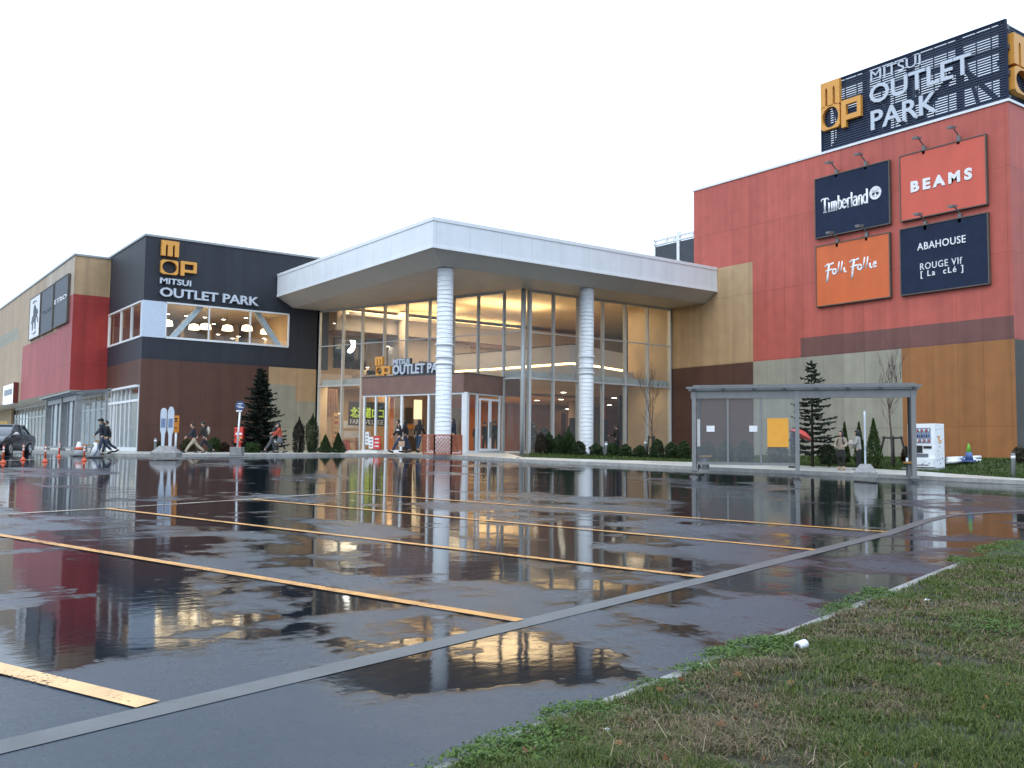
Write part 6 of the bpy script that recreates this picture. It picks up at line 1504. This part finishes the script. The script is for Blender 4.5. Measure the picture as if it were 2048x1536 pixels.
def bare_tree(base, H, label, seed, fork, spread, stake, lean=(0, 0), up=1.0):
    r_ = random.Random(seed); t = thing('bare_tree', label, 'tree', base); trunk = MB(); tw = MB()
    def grow(p, d, L_, r0, lev):
        n_ = 4; pts, rad = [p], [r0]
        for k in range(n_):
            d = unit(d+np.array([r_.uniform(-.16, .16), r_.uniform(-.16, .16), .10*up])); pts.append(pts[-1]+d*L_/n_); rad.append(r0*(1-.55*(k+1)/n_))
        tw.tube(pts, rad, 5 if lev < 2 else 4, 0, False)
        if lev >= 4: return
        for k in range(r_.choice((3, 4)) if lev < 3 else 3):
            i = r_.randint(1, n_); sp = spread*(1+.2*lev); nd = unit(d+np.array([r_.uniform(-sp, sp), r_.uniform(-sp, sp), r_.uniform(.0, .35)]))
            grow(pts[i], nd, L_*r_.uniform(.45, .72), max(rad[i]*.66, .0075), lev+1)
    top = base+np.array([lean[0], lean[1], H*fork])
    trunk.tube([base+[0, 0, -.2], base+(top-base)*.5+[0.02, 0, 0], top], [.055, .042, .034], 9)
    for k in range(4):
        a = k*PI/2+r_.uniform(-.4, .4); grow(top-[0, 0, .05*k], unit(np.array([math.cos(a)*.34*spread*2, math.sin(a)*.34*spread*2, 1.0])), H*(1-fork)*r_.uniform(.5, .68), .022, 1)
    for k in range(6):
        a = r_.random()*6.28; grow(base+(top-base)*r_.uniform(.55, .95), unit(np.array([math.cos(a)*.8, math.sin(a)*.8, .8])), H*.16, .008, 3)
    trunk.build('trunk', TWIG, t); tw.build('branch', TWIG, t)
    if stake:
        s = thing('tree_stake', 'dark timber stakes bracing '+stake[3], 'tree stakes', base); h, w, n2 = stake[:3]
        tops = []
        for k in range(n2):
            a = k*2*PI/n2+.5; b0_ = base+np.array([math.cos(a)*w, math.sin(a)*w, -.2]); b1_ = base+np.array([math.cos(a)*w*.52, math.sin(a)*w*.52, h]); q = MB(); q.tube([b0_, b1_], .045, 8); q.build('stake', mat('stake_wood', (.03, .026, .022), .8, .3), s); tops.append(b1_-[0, 0, .08])
        q = MB()
        for k in range(n2): q.tube([tops[k]+(tops[k]-tops[(k+1) % n2])*.25, tops[(k+1) % n2]+(tops[(k+1) % n2]-tops[k])*.25], .035, 7)
        q.build('cross_bar', MATS['stake_wood'], s)
    return t
def place(px, pyt, pyb, D): p = atD(px, pyb, D); return p, zray(px, pyt, p)-p[2]
p, h = place(518, 733, 906, 52.5); spruce(p, h, 1.6, 'dense dark spruce standing before the brown wall', .125, 10, 58, .2, 3, .62)
p, h = place(1625, 718, 927, 41.5); spruce(p, h, 1.35, 'sparse dark spruce with long low branches behind the long bus shelter', .19, 7, 34, .5, 8, .8)
p, h = place(1304, 748, 916, 49.3); bare_tree(p, h, 'slender leafless young tree before the hall glass', 5, .42, .30, (1.15, .3, 3, 'the slender bare tree before the hall glass'))
p, h = place(1786, 712, 921, 40.8); bare_tree(p, h, 'leafless young tree with fine twigs rising over the bus shelter roof', 12, .50, .34, (1.05, .62, 4, 'the bare tree behind the bus shelter'), lean=(-.05, .12))
for px, pt_, pb_, D, rpx, kd, lab, c0, c1 in (
    (597, 838, 907, 52.5, 13, 'column', 'almost black narrow pointed shrub on a pale stake before the beige wall', (.004, .006, .004), (.014, .018, .010)),
    (624, 831, 906, 52.6, 14, 'column', 'tall green columnar shrub beside the glass corner', (.010, .024, .008), (.035, .06, .018)),
    (650, 872, 906, 52.0, 15, 'cone', 'small green shrub right of the tall columnar one', (.012, .028, .008), (.045, .08, .02)),
    (676, 868, 906, 51.6, 15, 'cone', 'small dark green shrub before the food shop window', (.010, .022, .007), (.035, .06, .016)),
    (375, 880, 909, 53.5, 17, 'round', 'brownish low shrub behind the striding man in beige trousers', (.02, .025, .010), (.06, .06, .025)),
    (428, 876, 909, 53.5, 14, 'round', 'low green shrub behind the man with the backpack', (.014, .03, .008), (.05, .085, .02)),
    (318, 884, 908, 54.5, 11, 'round', 'small brown shrub at the foot of the brown corner', (.02, .02, .010), (.055, .05, .022)),
    (449, 886, 908, 53.8, 10, 'round', 'tiny reddish shrub right of the backpack man', (.03, .015, .010), (.07, .035, .022)),
    (505, 886, 908, 51.2, 17, 'round', 'round green shrub at the foot of the dense spruce', (.014, .03, .008), (.05, .09, .02)),
    (1082, 868, 912, 49.8, 14, 'round', 'brown withered shrub next to the glass corner', (.02, .015, .010), (.06, .045, .025)),
    (1098, 866, 912, 50.2, 13, 'column', 'upright green shrub next to the withered one', (.012, .028, .008), (.04, .075, .02)),
    (1118, 870, 913, 49.8, 13, 'column', 'upright green shrub left of the tall pointed one', (.012, .026, .008), (.04, .07, .02)),
    (1137, 860, 913, 49.9, 14, 'column', 'tallest pointed green shrub left of the far column', (.012, .03, .008), (.045, .085, .022)),
    (1158, 884, 915, 49.4, 16, 'round', 'round dark shrub hiding the foot of the far column', (.010, .022, .007), (.035, .06, .016)),
    (1192, 889, 916, 49.4, 15, 'round', 'round shrub just right of the far column', (.012, .026, .008), (.04, .07, .02)),
    (1226, 888, 919, 49.0, 14, 'round', 'round shrub right of the slim bollard', (.012, .028, .008), (.045, .08, .02)),
    (1251, 891, 920, 49.0, 14, 'round', 'round shrub between the bollard and the slender bare tree', (.012, .026, .008), (.045, .075, .02)),
    (1280, 892, 920, 49.0, 14, 'round', 'round shrub just left of the slender bare tree', (.012, .028, .009), (.05, .08, .022)),
    (1314, 880, 921, 48.8, 16, 'round', 'bushy shrub just right of the slender bare tree', (.010, .024, .008), (.04, .07, .02)),
    (1343, 886, 922, 48.6, 15, 'round', 'bushy shrub at the corner of glass and dark brown wall', (.012, .026, .008), (.04, .07, .02)),
    (1368, 884, 923, 48.0, 15, 'round', 'bushy shrub touching the end of the long bus shelter', (.012, .028, .009), (.045, .08, .022)),
    (1416, 886, 924, 45.5, 18, 'round', 'shrub behind the first shelter pane with the cut corner notice', (.012, .024, .010), (.04, .06, .025)),
    (1452, 884, 925, 45.0, 18, 'round', 'shrub behind the middle shelter mullion', (.012, .024, .010), (.04, .06, .025)),
    (1490, 884, 926, 44.5, 20, 'round', 'shrub behind the second shelter notice', (.012, .024, .010), (.04, .06, .025)),
    (1556, 888, 928, 44.0, 24, 'round', 'pale withered shrub below the orange poster', (.05, .045, .03), (.13, .12, .09)),
    (1658, 892, 930, 41.0, 22, 'round', 'dark shrub right of the sparse spruce trunk', (.006, .014, .005), (.022, .04, .012)),
    (1690, 848, 926, 42.2, 12, 'cone', 'pointed thuja behind the woman in the beige jacket', (.014, .034, .006), (.06, .10, .018)),
    (1719, 848, 926, 42.0, 12, 'cone', 'pointed thuja behind the woman in grey', (.014, .034, .006), (.06, .10, .018)),
    (1748, 842, 927, 40.8, 19, 'cone', 'largest pointed thuja right of the edge on ski sign', (.014, .034, .006), (.055, .095, .018)),
    (1812, 895, 925, 41.5, 9, 'round', 'small reddish twiggy shrub by the ochre wall', (.04, .02, .010), (.09, .05, .025)),
    (2040, 895, 925, 38.5, 14, 'round', 'brown withered shrub at the picture edge by the red wing corner', (.03, .025, .015), (.08, .07, .04))):
    p, h = place(px, pt_, pb_, D); R_ = rpx*D/FPX
    shrub(p, h, R_, lab, kd, c0, c1, n_=2400 if kd == 'round' else 4200, size=.036 if kd != 'round' else .04, group='planted shrubs along the mall')
q = MB(); a = atD(594, 907, 52.3); q.tube([a, atD(597, 884, 52.3)], .03, 6); q.build('plant_stake', mat('pale_stake', (.35, .32, .28), .7), None, 'pale stake before the almost black pointed shrub', 'plant stake')
for px, pt_, pb_, D, rpx, lab in ((1062, 848, 900, 54.5, 13, 'dark indoor palm just inside the glass corner'), (1088, 856, 900, 55.0, 14, 'dark indoor palm right of the glass corner'), (1142, 850, 898, 55.5, 12, 'indoor plant beside the dark shop panel')):
    p, h = place(px, pt_, pb_, D); shrub(p, h, rpx*D/FPX, lab, 'round', (.006, .012, .006), (.03, .05, .02), n_=500, size=.07, name='indoor_plant', cat='plant', group='plants inside the hall')
# ------------------------------------------------------------------ people
SKIN = mat('skin', (.50, .31, .22), .55, .06); HAIRB = mat('black_hair', (.010, .009, .010), .5, .2); EYE = mat('eye_dark', (.01, .01, .012), .3); LIP = mat('lips', (.35, .12, .10), .5)
def cloth(n_, c): return mat('cloth_'+n_, c, .8, .18, 14, .2, 60)
def skin_mesh(name, joints, edges, radii, m, parent, root=0, sub=2):
    me = bpy.data.meshes.new(name); me.from_pydata([tuple(map(float, j)) for j in joints], edges, []); o = bpy.data.objects.new(name, me); COL.objects.link(o)
    sk = o.modifiers.new('skin', 'SKIN'); sk.use_smooth_shade = True
    for i, r in enumerate(radii):
        v = me.skin_vertices[0].data[i]; v.radius = (r, r) if not hasattr(r, '__len__') else r; v.use_root = (i == root)
    ss = o.modifiers.new('sub', 'SUBSURF'); ss.levels = ss.render_levels = sub
    dg = bpy.context.evaluated_depsgraph_get(); new = bpy.data.meshes.new_from_object(o.evaluated_get(dg)); bpy.data.objects.remove(o); bpy.data.meshes.remove(me)
    new.name = name; new.materials.clear(); new.materials.append(m)
    for p in new.polygons: p.use_smooth = True
    o = bpy.data.objects.new(name, new); COL.objects.link(o)
    if parent is not None: o.parent = parent
    return o
def person(label, loc, rz, H=1.70, legs=((22, 5), (-20, 18)), arms=((-20, 18, 8), (20, 22, 8)), jacket=('navy', (.015, .02, .035)), trousers=('denim', (.03, .05, .10)), shoes=('dark', (.012, .012, .014)), hair='short', lean=4, turn=0.0, top_len=.0, skirt=None, bag=None, hood=None, hat=None, band=None, stout=1.0, boots=False, group=None):
    """built at the origin facing +x, 1.70 m tall, then scaled and turned"""
    t = thing('person', label, 'person', (0, 0, 0), group=group)
    R_ = math.radians; ln = R_(lean)
    hipz = .92; drop = 0
    def fk(side, leg):
        a, k = R_(leg[0]), R_(leg[1]); h = np.array([0, side*.085, hipz]); kn = h+np.array([math.sin(a)*.43, side*.01, -math.cos(a)*.43]); b_ = a-k
        an = kn+np.array([math.sin(b_)*.42, 0, -math.cos(b_)*.42]); fa = b_*.55 if b_ < 0 else b_
        toe = an+np.array([math.cos(fa)*.17, side*.025, math.sin(fa)*.17-.035]); heel = an+np.array([-math.cos(fa)*.05, 0, -.04]); return h, kn, an, toe, heel
    L_, Rr = fk(1, legs[0]), fk(-1, legs[1])
    low = min(L_[2][2], Rr[2][2], L_[3][2]+.02, Rr[3][2]+.02)-.085
    S = lambda p: np.asarray(p, float)-np.array([0, 0, low])
    L_, Rr = [S(p) for p in L_], [S(p) for p in Rr]; pel = S((0, 0, hipz+.03)); up = np.array([math.sin(ln), 0, math.cos(ln)])
    wa, ch, nk = pel+up*.17, pel+up*.38, pel+up*.55; hd = nk+up*.15+np.array([.02, 0, 0])
    def arm(side, a_):
        s0_ = pel+up*.47+np.array([0, side*.175, 0]); a, e, ab = R_(a_[0]), R_(a_[1]), R_(a_[2]); d1 = np.array([math.sin(a), side*math.sin(ab), -math.cos(a)]); el = s0_+unit(d1)*.28
        d2 = unit([math.sin(a+e), side*math.sin(ab)*(.2 if len(a_) < 4 else a_[3]), -math.cos(a+e)]); wr = el+d2*.25; return s0_, el, wr, d2
    AL, AR = arm(1, arms[0]), arm(-1, arms[1])
    # body: one skinned surface with palms and five fingers a hand
    J, E, Rd = [pel, wa, ch, nk, nk+up*.05], [(0, 1), (1, 2), (2, 3), (3, 4)], [(.125, .10), (.115, .09), (.13, .10), .055, .05]
    def chain(start, pts, rad):
        prev = start
        for p, r in zip(pts, rad): J.append(p); Rd.append(r); E.append((prev, len(J)-1)); prev = len(J)-1
        return prev
    for lg in (L_, Rr): chain(0, [lg[0], lg[1], lg[2], lg[3]], [.085, .055, .038, .032])
    for side, A_ in ((1, AL), (-1, AR)):
        i_ = chain(2, [A_[0], A_[1], A_[2]], [.055, .042, .028])
        d2 = A_[3]; across = unit(np.cross(d2, [0, side*1.0, .001])); palm = A_[2]+d2*.075; pi_ = chain(i_, [A_[2]+d2*.03, palm], [(.030, .02), (.036, .016)])
        inw = np.array([0, -side*1.0, 0])
        for k, (off, l_) in enumerate(((-.03, .062), (-.010, .075), (.010, .070), (.028, .055))):
            chain(pi_, [palm+d2*l_*.55+across*off, palm+d2*l_*.95+across*off*1.05+inw*.022], [.0085, .0075])
        chain(pi_-1, [A_[2]+d2*.05+across*.045+inw*.01, A_[2]+d2*.085+across*.05+inw*.028], [.0105, .009])
    b = skin_mesh('body', J, E, Rd, SKIN, t, 0, 1)
    q = MB(); N_ = 16; hz = 12                           # head with brow, nose, lips, chin and ears
    ct, st = math.cos(R_(turn)), math.sin(R_(turn))
    def hp(x, y, z): return hd+np.array([x*ct-y*st, x*st+y*ct, z])
    rows = []
    for i in range(hz+1):
        ph = PI*i/hz; z = -.125*math.cos(ph); s_ = math.sin(ph); row = []
        for k in range(N_):
            th = 2*PI*k/N_; x, y = math.cos(th)*s_*.098, math.sin(th)*s_*.076
            if z < -.03: x += .012*(-z-.03)/.09 if x > 0 else .025*(-z-.03)/.09; y *= 1-.28*(-z-.03)/.095
            if k == 0 and -.045 < z < .02: x += .020*(1-abs(z+.02)/.04)
            if k == 0 and -.075 < z < -.055: x += .005
            if k in (1, N_-1) and 0 < z < .03: x -= .006
            row.append(q.pt(hp(x, y, z)))
        rows.append(row)
    for i in range(hz):
        for k in range(N_): q.f.append([rows[i][k], rows[i][(k+1) % N_], rows[i+1][(k+1) % N_], rows[i+1][k]]); q.m.append(0); q.s.append(True)
    for s_ in (-1, 1):
        q.ball(hp(.082, s_*.030, .012), .0105, 8, 1); q.ball(hp(.0, s_*.077, -.005), .022, 8, 0, .7, .4, 1.25)
    q.ball(hp(.090, 0, -.060), .016, 8, 2, .5, 1.2, .4)
    hm = q.build('tmp_head', [SKIN, EYE, LIP], None); bm = bmesh.new(); bm.from_mesh(b.data); n0 = len(bm.faces); bm.from_mesh(hm.data); bm.to_mesh(b.data); bm.free()
    b.data.materials.append(EYE); b.data.materials.append(LIP); bpy.data.objects.remove(hm)
    # hair, hood, hat
    q = MB()
    def shell(r, z0, z1, back, dn=0.0, m_=0):
        hz2 = 9
        for i in range(hz2+1):
            f = i/hz2; z = z1+(z0-z1)*f; zz = max(-1, min(1, z/.135)); s_ = math.sqrt(max(0, 1-zz*zz))
            for k in range(N_):
                th = 2*PI*k/N_; c_ = math.cos(th); rr = r
                x, y = c_*s_*(.100+rr), math.sin(th)*s_*(.078+rr)
                if c_ > .45 and z < .055: x *= .62; y *= .8
                q.pt(hp(x-back, y, max(z, -.06) if (c_ > .3 and dn == 0) else z-dn*(f**2)*(1 if c_ < .45 else .0)))
        b0_ = len(q.v)-(hz2+1)*N_
        for i in range(hz2):
            for k in range(N_): q.f.append([b0_+i*N_+k, b0_+i*N_+(k+1) % N_, b0_+(i+1)*N_+(k+1) % N_, b0_+(i+1)*N_+k]); q.m.append(m_); q.s.append(True)
        q.f.append([b0_+k for k in range(N_)]); q.m.append(m_); q.s.append(True)
    if hair == 'short': shell(.010, -.03, .134, .008)
    elif hair == 'long': shell(.018, -.07, .134, .012, .16)
    elif hair == 'puffy': shell(.038, -.09, .134, .015, .06); q.ball(hp(-.03, 0, .05), .11, 12, 0)
    q.build('hair', HAIRB, t)
    jm = cloth(*jacket); tm = cloth(*trousers); sm = cloth(*shoes)
    if hat:
        q = MB(); q.ball(hp(-.004, 0, .045), .112, 14, 0, 1.05, .9, .85); q.tube([hp(.09, 0, .045), hp(.16, 0, .03)], [.055, .03], 8); q.build('cap', cloth(*hat), t)
    if hood:
        q = MB(); q.ball(nk-up*.02+np.array([-.07, 0, .03]), .10, 12, 0, .9, 1.3, .8); q.build('hood', jm if hood is True else cloth(*hood), t)
    # jacket
    J, E, Rd = [], [], []; s_ = stout; bt = pel-up*(.02+top_len)
    J += [bt, pel+up*.08, wa+up*.02, ch, pel+up*.50, nk+up*.005]; E += [(0, 1), (1, 2), (2, 3), (3, 4), (4, 5)]; Rd += [(.165*s_, .135*s_), (.155*s_, .128*s_), (.15*s_, .122*s_), (.165*s_, .125*s_), (.12, .10), .068]
    for side, A_ in ((1, AL), (-1, AR)): chain(4, [A_[0]+np.array([0, -side*.01, 0]), A_[1], A_[2]], [.078, .066, .052])
    skin_mesh('jacket', J, E, Rd, jm, t, 3, 2)
    if band:
        q = MB(); q.lathe([(.172*s_, -.05), (.180*s_, -.02), (.180*s_, .02), (.172*s_, .05)], ch-up*.08, 18, 0, .80, 1.02); q.build('band', cloth(*band), t)
    # trousers or leggings, skirt
    J, E, Rd = [pel+up*.04, pel-up*.03], [(0, 1)], [(.15, .118), (.15, .125)]
    lw = 1.0 if not skirt else .72
    for lg in (L_, Rr): chain(1, [lg[0]-np.array([0, 0, .08]), lg[1], lg[2]+(lg[1]-lg[2])*.12], [.105*lw, .078*lw, .064*lw])
    skin_mesh('trousers', J, E, Rd, tm, t, 0, 2)
    if skirt:
        q = MB(); q.lathe([(.15, .02), (.165, -.08), (.20, -.22), (.215, -.34), (.19, -.34)], pel, 20, 0, .85, 1.0); q.build('skirt', cloth(*skirt), t)
    for lg in (L_, Rr):
        q = MB(); d = unit(lg[3]-lg[4]); q.tube([lg[4]-d*.03, lg[4]+d*.03+np.array([0, 0, .012]), lg[4]+d*.12+np.array([0, 0, .006]), lg[3]+d*.02, lg[3]+d*.07], [.030, .048, .050, .044, .022], 10)
        if boots: q.tube([lg[2]-[0, 0, .04], lg[2]+(lg[1]-lg[2])*.45], [.055, .066], 10)
        q.build('shoe', sm, t)
    if bag:
        kind, col_ = bag[0], cloth(*bag[1])
        q = MB()
        if kind == 'backpack':
            c = pel+up*.33+np.array([-.20, 0, 0]); q.ball(c, .17, 14, 0, .62, .95, 1.35); q.build('backpack', col_, t); q = MB()
            for s2 in (-1, 1): q.tube([c+np.array([.05, s2*.1, .18]), pel+up*.53+np.array([.0, s2*.10, .03]), pel+up*.42+np.array([.155, s2*.105, 0]), pel+up*.22+np.array([.11, s2*.15, 0])], .02, 6)
            q.build('strap', BLK, t)
        elif kind == 'hand':
            w = AL[2] if bag[2] > 0 else AR[2]; d2 = AL[3] if bag[2] > 0 else AR[3]; p = w+d2*.09
            q.prism([(-.14, -.40), (.14, -.40), (.15, -.12), (-.15, -.12)], p+np.array([0, -.05, 0]), np.array([1., 0, 0]), np.array([0, 0, 1.]), np.array([0, .1, 0])); q.build('bag', col_, t)
            q = MB(); q.tube([p+np.array([-.09, 0, -.13]), p+np.array([-.04, 0, .0]), p+np.array([.04, 0, .0]), p+np.array([.09, 0, -.13])], .008, 5); q.build('bag_handle', col_, t)
        elif kind == 'strap':
            q.tube([pel+up*.5+np.array([.05, .12, .03]), pel+up*.35+np.array([.15, .02, 0]), pel+up*.12+np.array([.12, -.16, 0])], .018, 6); q.build('strap', col_, t)
    s_ = H/1.70; t.scale = (s_, s_, s_); t.rotation_euler = (0, 0, rz); t.location = [float(c) for c in loc]
    return t
def toward(px, deg):                                     # heading: 0 = to the right in the picture, 90 = away from the camera
    r = ray(px, 850); return math.atan2(r[1], r[0]) - PI/2 + math.radians(deg)
def stand(px, py, D): return atD(px, py, D)
DKN, DEN, BLKC = ('navy', (.012, .016, .030)), ('denim', (.028, .045, .085)), ('black', (.010, .010, .012))
person('person in a black cap and dark hooded jacket walking left past the striped cones', stand(203, 911.5, 43.0), toward(203, 195), 1.62, ((14, 4), (-26, 22)), hair='short', hat=BLKC, hood=BLKC, jacket=DKN, trousers=DEN, bag=('strap', ('pale', (.45, .45, .45))), stout=1.1)
person('person in dark jacket half hidden behind the capped walker, carrying a tan bag', stand(213, 910.8, 43.8), toward(213, 200), 1.56, ((20, 5), (-30, 30)), jacket=('ink', (.010, .012, .020)), trousers=('steel_blue', (.03, .04, .06)), bag=('hand', ('tan', (.42, .30, .17)), -1), stout=1.1)
person('black haired man in navy jacket and beige trousers striding left by the brown wall', stand(387, 908.5, 49.5), toward(387, 185), 1.66, ((34, 4), (-30, 22)), ((30, 22, 10), (-24, 18, 8)), jacket=DKN, trousers=('beige', (.36, .31, .23)), lean=7)
person('man in a dark coat with a cream backpack walking left by the brown wall', stand(408, 908, 50.6), toward(408, 188), 1.72, ((26, 5), (-26, 24)), jacket=('coat', (.018, .017, .018)), trousers=('charcoal_trouser', (.016, .018, .024)), bag=('backpack', ('cream', (.46, .42, .36))), top_len=.12, lean=6, hat=('dark_cap', (.03, .03, .03)))
person('person in a black coat and grey trousers bending forward beside the dense spruce', stand(543, 907, 50.6), toward(543, 20), 1.68, ((18, 6), (-22, 18)), ((35, 50, 8), (10, 40, 8)), jacket=BLKC, trousers=('mid_grey', (.07, .075, .085)), lean=26, top_len=.1)
person('person in an orange red jacket and grey skirt walking left beside the dense spruce', stand(559, 906.5, 50.3), toward(559, 190), 1.54, ((18, 5), (-20, 16)), ((48, 30, 8), (20, 40, 8)), jacket=('orange_red', (.40, .065, .035)), trousers=BLKC, skirt=('skirt_grey', (.10, .11, .13)), hair='long', lean=6)
person('person in a dark jacket with a white band and jeans walking left at the entrance', stand(799, 907, 48.2), toward(799, 190), 1.72, ((30, 4), (-26, 22)), jacket=BLKC, trousers=DEN, band=('white_band', (.55, .55, .55)), bag=('hand', ('peach', (.55, .38, .25)), 1), lean=7)
person('person in a black top walking close behind the one with the white band', stand(811, 906.5, 48.8), toward(811, 188), 1.68, ((12, 4), (-14, 12)), jacket=('soot', (.012, .011, .013)), trousers=DEN, hair='long', lean=5)
person('person in black with jeans leaning at the right side of the open doorway', stand(837, 906, 49.4), toward(837, 60), 1.66, ((4, 2), (-16, 10)), jacket=BLKC, trousers=DEN, hair='long', lean=4, top_len=.06)
person('person in dark clothes half hidden behind the lattice fence and column', stand(908, 905.5, 48.9), toward(908, 170), 1.66, ((10, 4), (-8, 6)), ((20, 70, 6), (10, 60, 6)), jacket=DKN, trousers=BLKC, hair='long')
for px, D, hh, an, lab in ((953, 53.5, 1.5, 100, 'dark figure by the fixed pane left of the double door'), (970, 54.2, 1.66, 120, 'dark figure behind the left leaf of the double door'), (977, 54.8, 1.62, 60, 'second dark figure crowding behind the left door leaf'), (990, 53.8, 1.72, 110, 'tall dark figure behind the right leaf of the double door')):
    person(lab, stand(px, 905, D), toward(px, an), hh, ((8, 3), (-8, 5)), jacket=BLKC, trousers=('ink_trouser', (.012, .014, .022)), hair='short' if hh > 1.6 else 'long')
person('seated looking dark figure inside the hall glass among the shrubs', stand(1234, 912, 53.0), toward(1234, 150), 1.66, ((4, 2), (-4, 3)), ((20, 60, 6), (20, 60, 6)), jacket=('umber', (.02, .016, .014)), trousers=BLKC, stout=1.1)
person('dark figure standing inside the glass corner of the hall', stand(1066, 906, 54.0), toward(1066, 30), 1.6, ((6, 2), (-6, 3)), jacket=BLKC, trousers=BLKC)
pu = stand(1586, 938, 40.2)
person('person in dark clothes under the red umbrella at the middle shelter post', pu, toward(1586, 20), 1.66, ((6, 2), (-8, 5)), ((40, 95, 5), (5, 10, 8)), jacket=('ink_coat', (.016, .02, .032)), trousers=BLKC, hair='long', top_len=.15)
uc = atD(1600, 871, 40.2); um = thing('umbrella', 'red umbrella tilted over the person at the middle shelter post', 'umbrella', uc)
def tilt(p): a = math.radians(26); s_ = np.array([RX[0], RX[1], 0]); s_ = unit(s_); x = np.dot(p, s_); z = p[2]; o_ = p-s_*x-np.array([0, 0, z]); return uc+o_+s_*(x*math.cos(a)+z*math.sin(a))+np.array([0, 0, 1.])*(-x*math.sin(a)+z*math.cos(a))
q = MB(); n_ = 16; prof = [(.02, .24), (.2, .215), (.38, .13), (.50, .0)]
q.add([tilt(np.array([r*math.cos(2*PI*k/n_)*(.97 if k % 2 else 1), r*math.sin(2*PI*k/n_)*(.97 if k % 2 else 1), z])) for r, z in prof for k in range(n_)], [(i*n_+k, i*n_+(k+1) % n_, (i+1)*n_+(k+1) % n_, (i+1)*n_+k) for i in range(3) for k in range(n_)]+[tuple(range(n_))], 0, True); q.build('canopy', mat('umbrella_red', (.50, .06, .05), .5, .08), um)
q = MB(); q.tube([tilt(np.array([0, 0, .26])), tilt(np.array([0, 0, -.55]))], .009, 6); q.build('shaft', BLK, um)
person('woman with long dark hair in a beige jacket, dark skirt and tan boots waiting', stand(1683, 946.5, 38.6), toward(1683, -105), 1.62, ((2, 1), (-2, 1)), ((12, 70, 12, -1.2), (12, 70, 12, -1.2)), jacket=('beige_jacket', (.33, .27, .21)), trousers=BLKC, skirt=('skirt_black', (.012, .012, .012)), shoes=('tan_boot', (.36, .26, .17)), boots=True, hair='long', lean=1, turn=-25, bag=('backpack', ('bag_dark', (.015, .015, .018))))
person('person with puffy black hair in a light grey cardigan beside the ski sign', stand(1718, 943.5, 39.4), toward(1718, 175), 1.62, ((4, 2), (-4, 3)), ((20, 75, 10), (25, 70, 10)), jacket=('light_grey', (.30, .29, .28)), trousers=BLKC, hair='puffy', lean=4, top_len=.1)
bagp = atD(1704, 925, 39.6); q = MB(); q.ball(bagp+[0, 0, .75], .17, 14, 0, .9, .7, 1.2); bo = q.build('tote_bag', cloth('fluffy_cream', (.42, .38, .32)), None, 'fluffy cream bag held in front of the person in the grey cardigan', 'bag')
q = MB(); q.tube([bagp+[0, -.05, .9], bagp+[.02, 0, 1.12], bagp+[0, .05, .9]], .012, 6); q.build('handle', cloth('fluffy_cream', (.42, .38, .32)), bo)
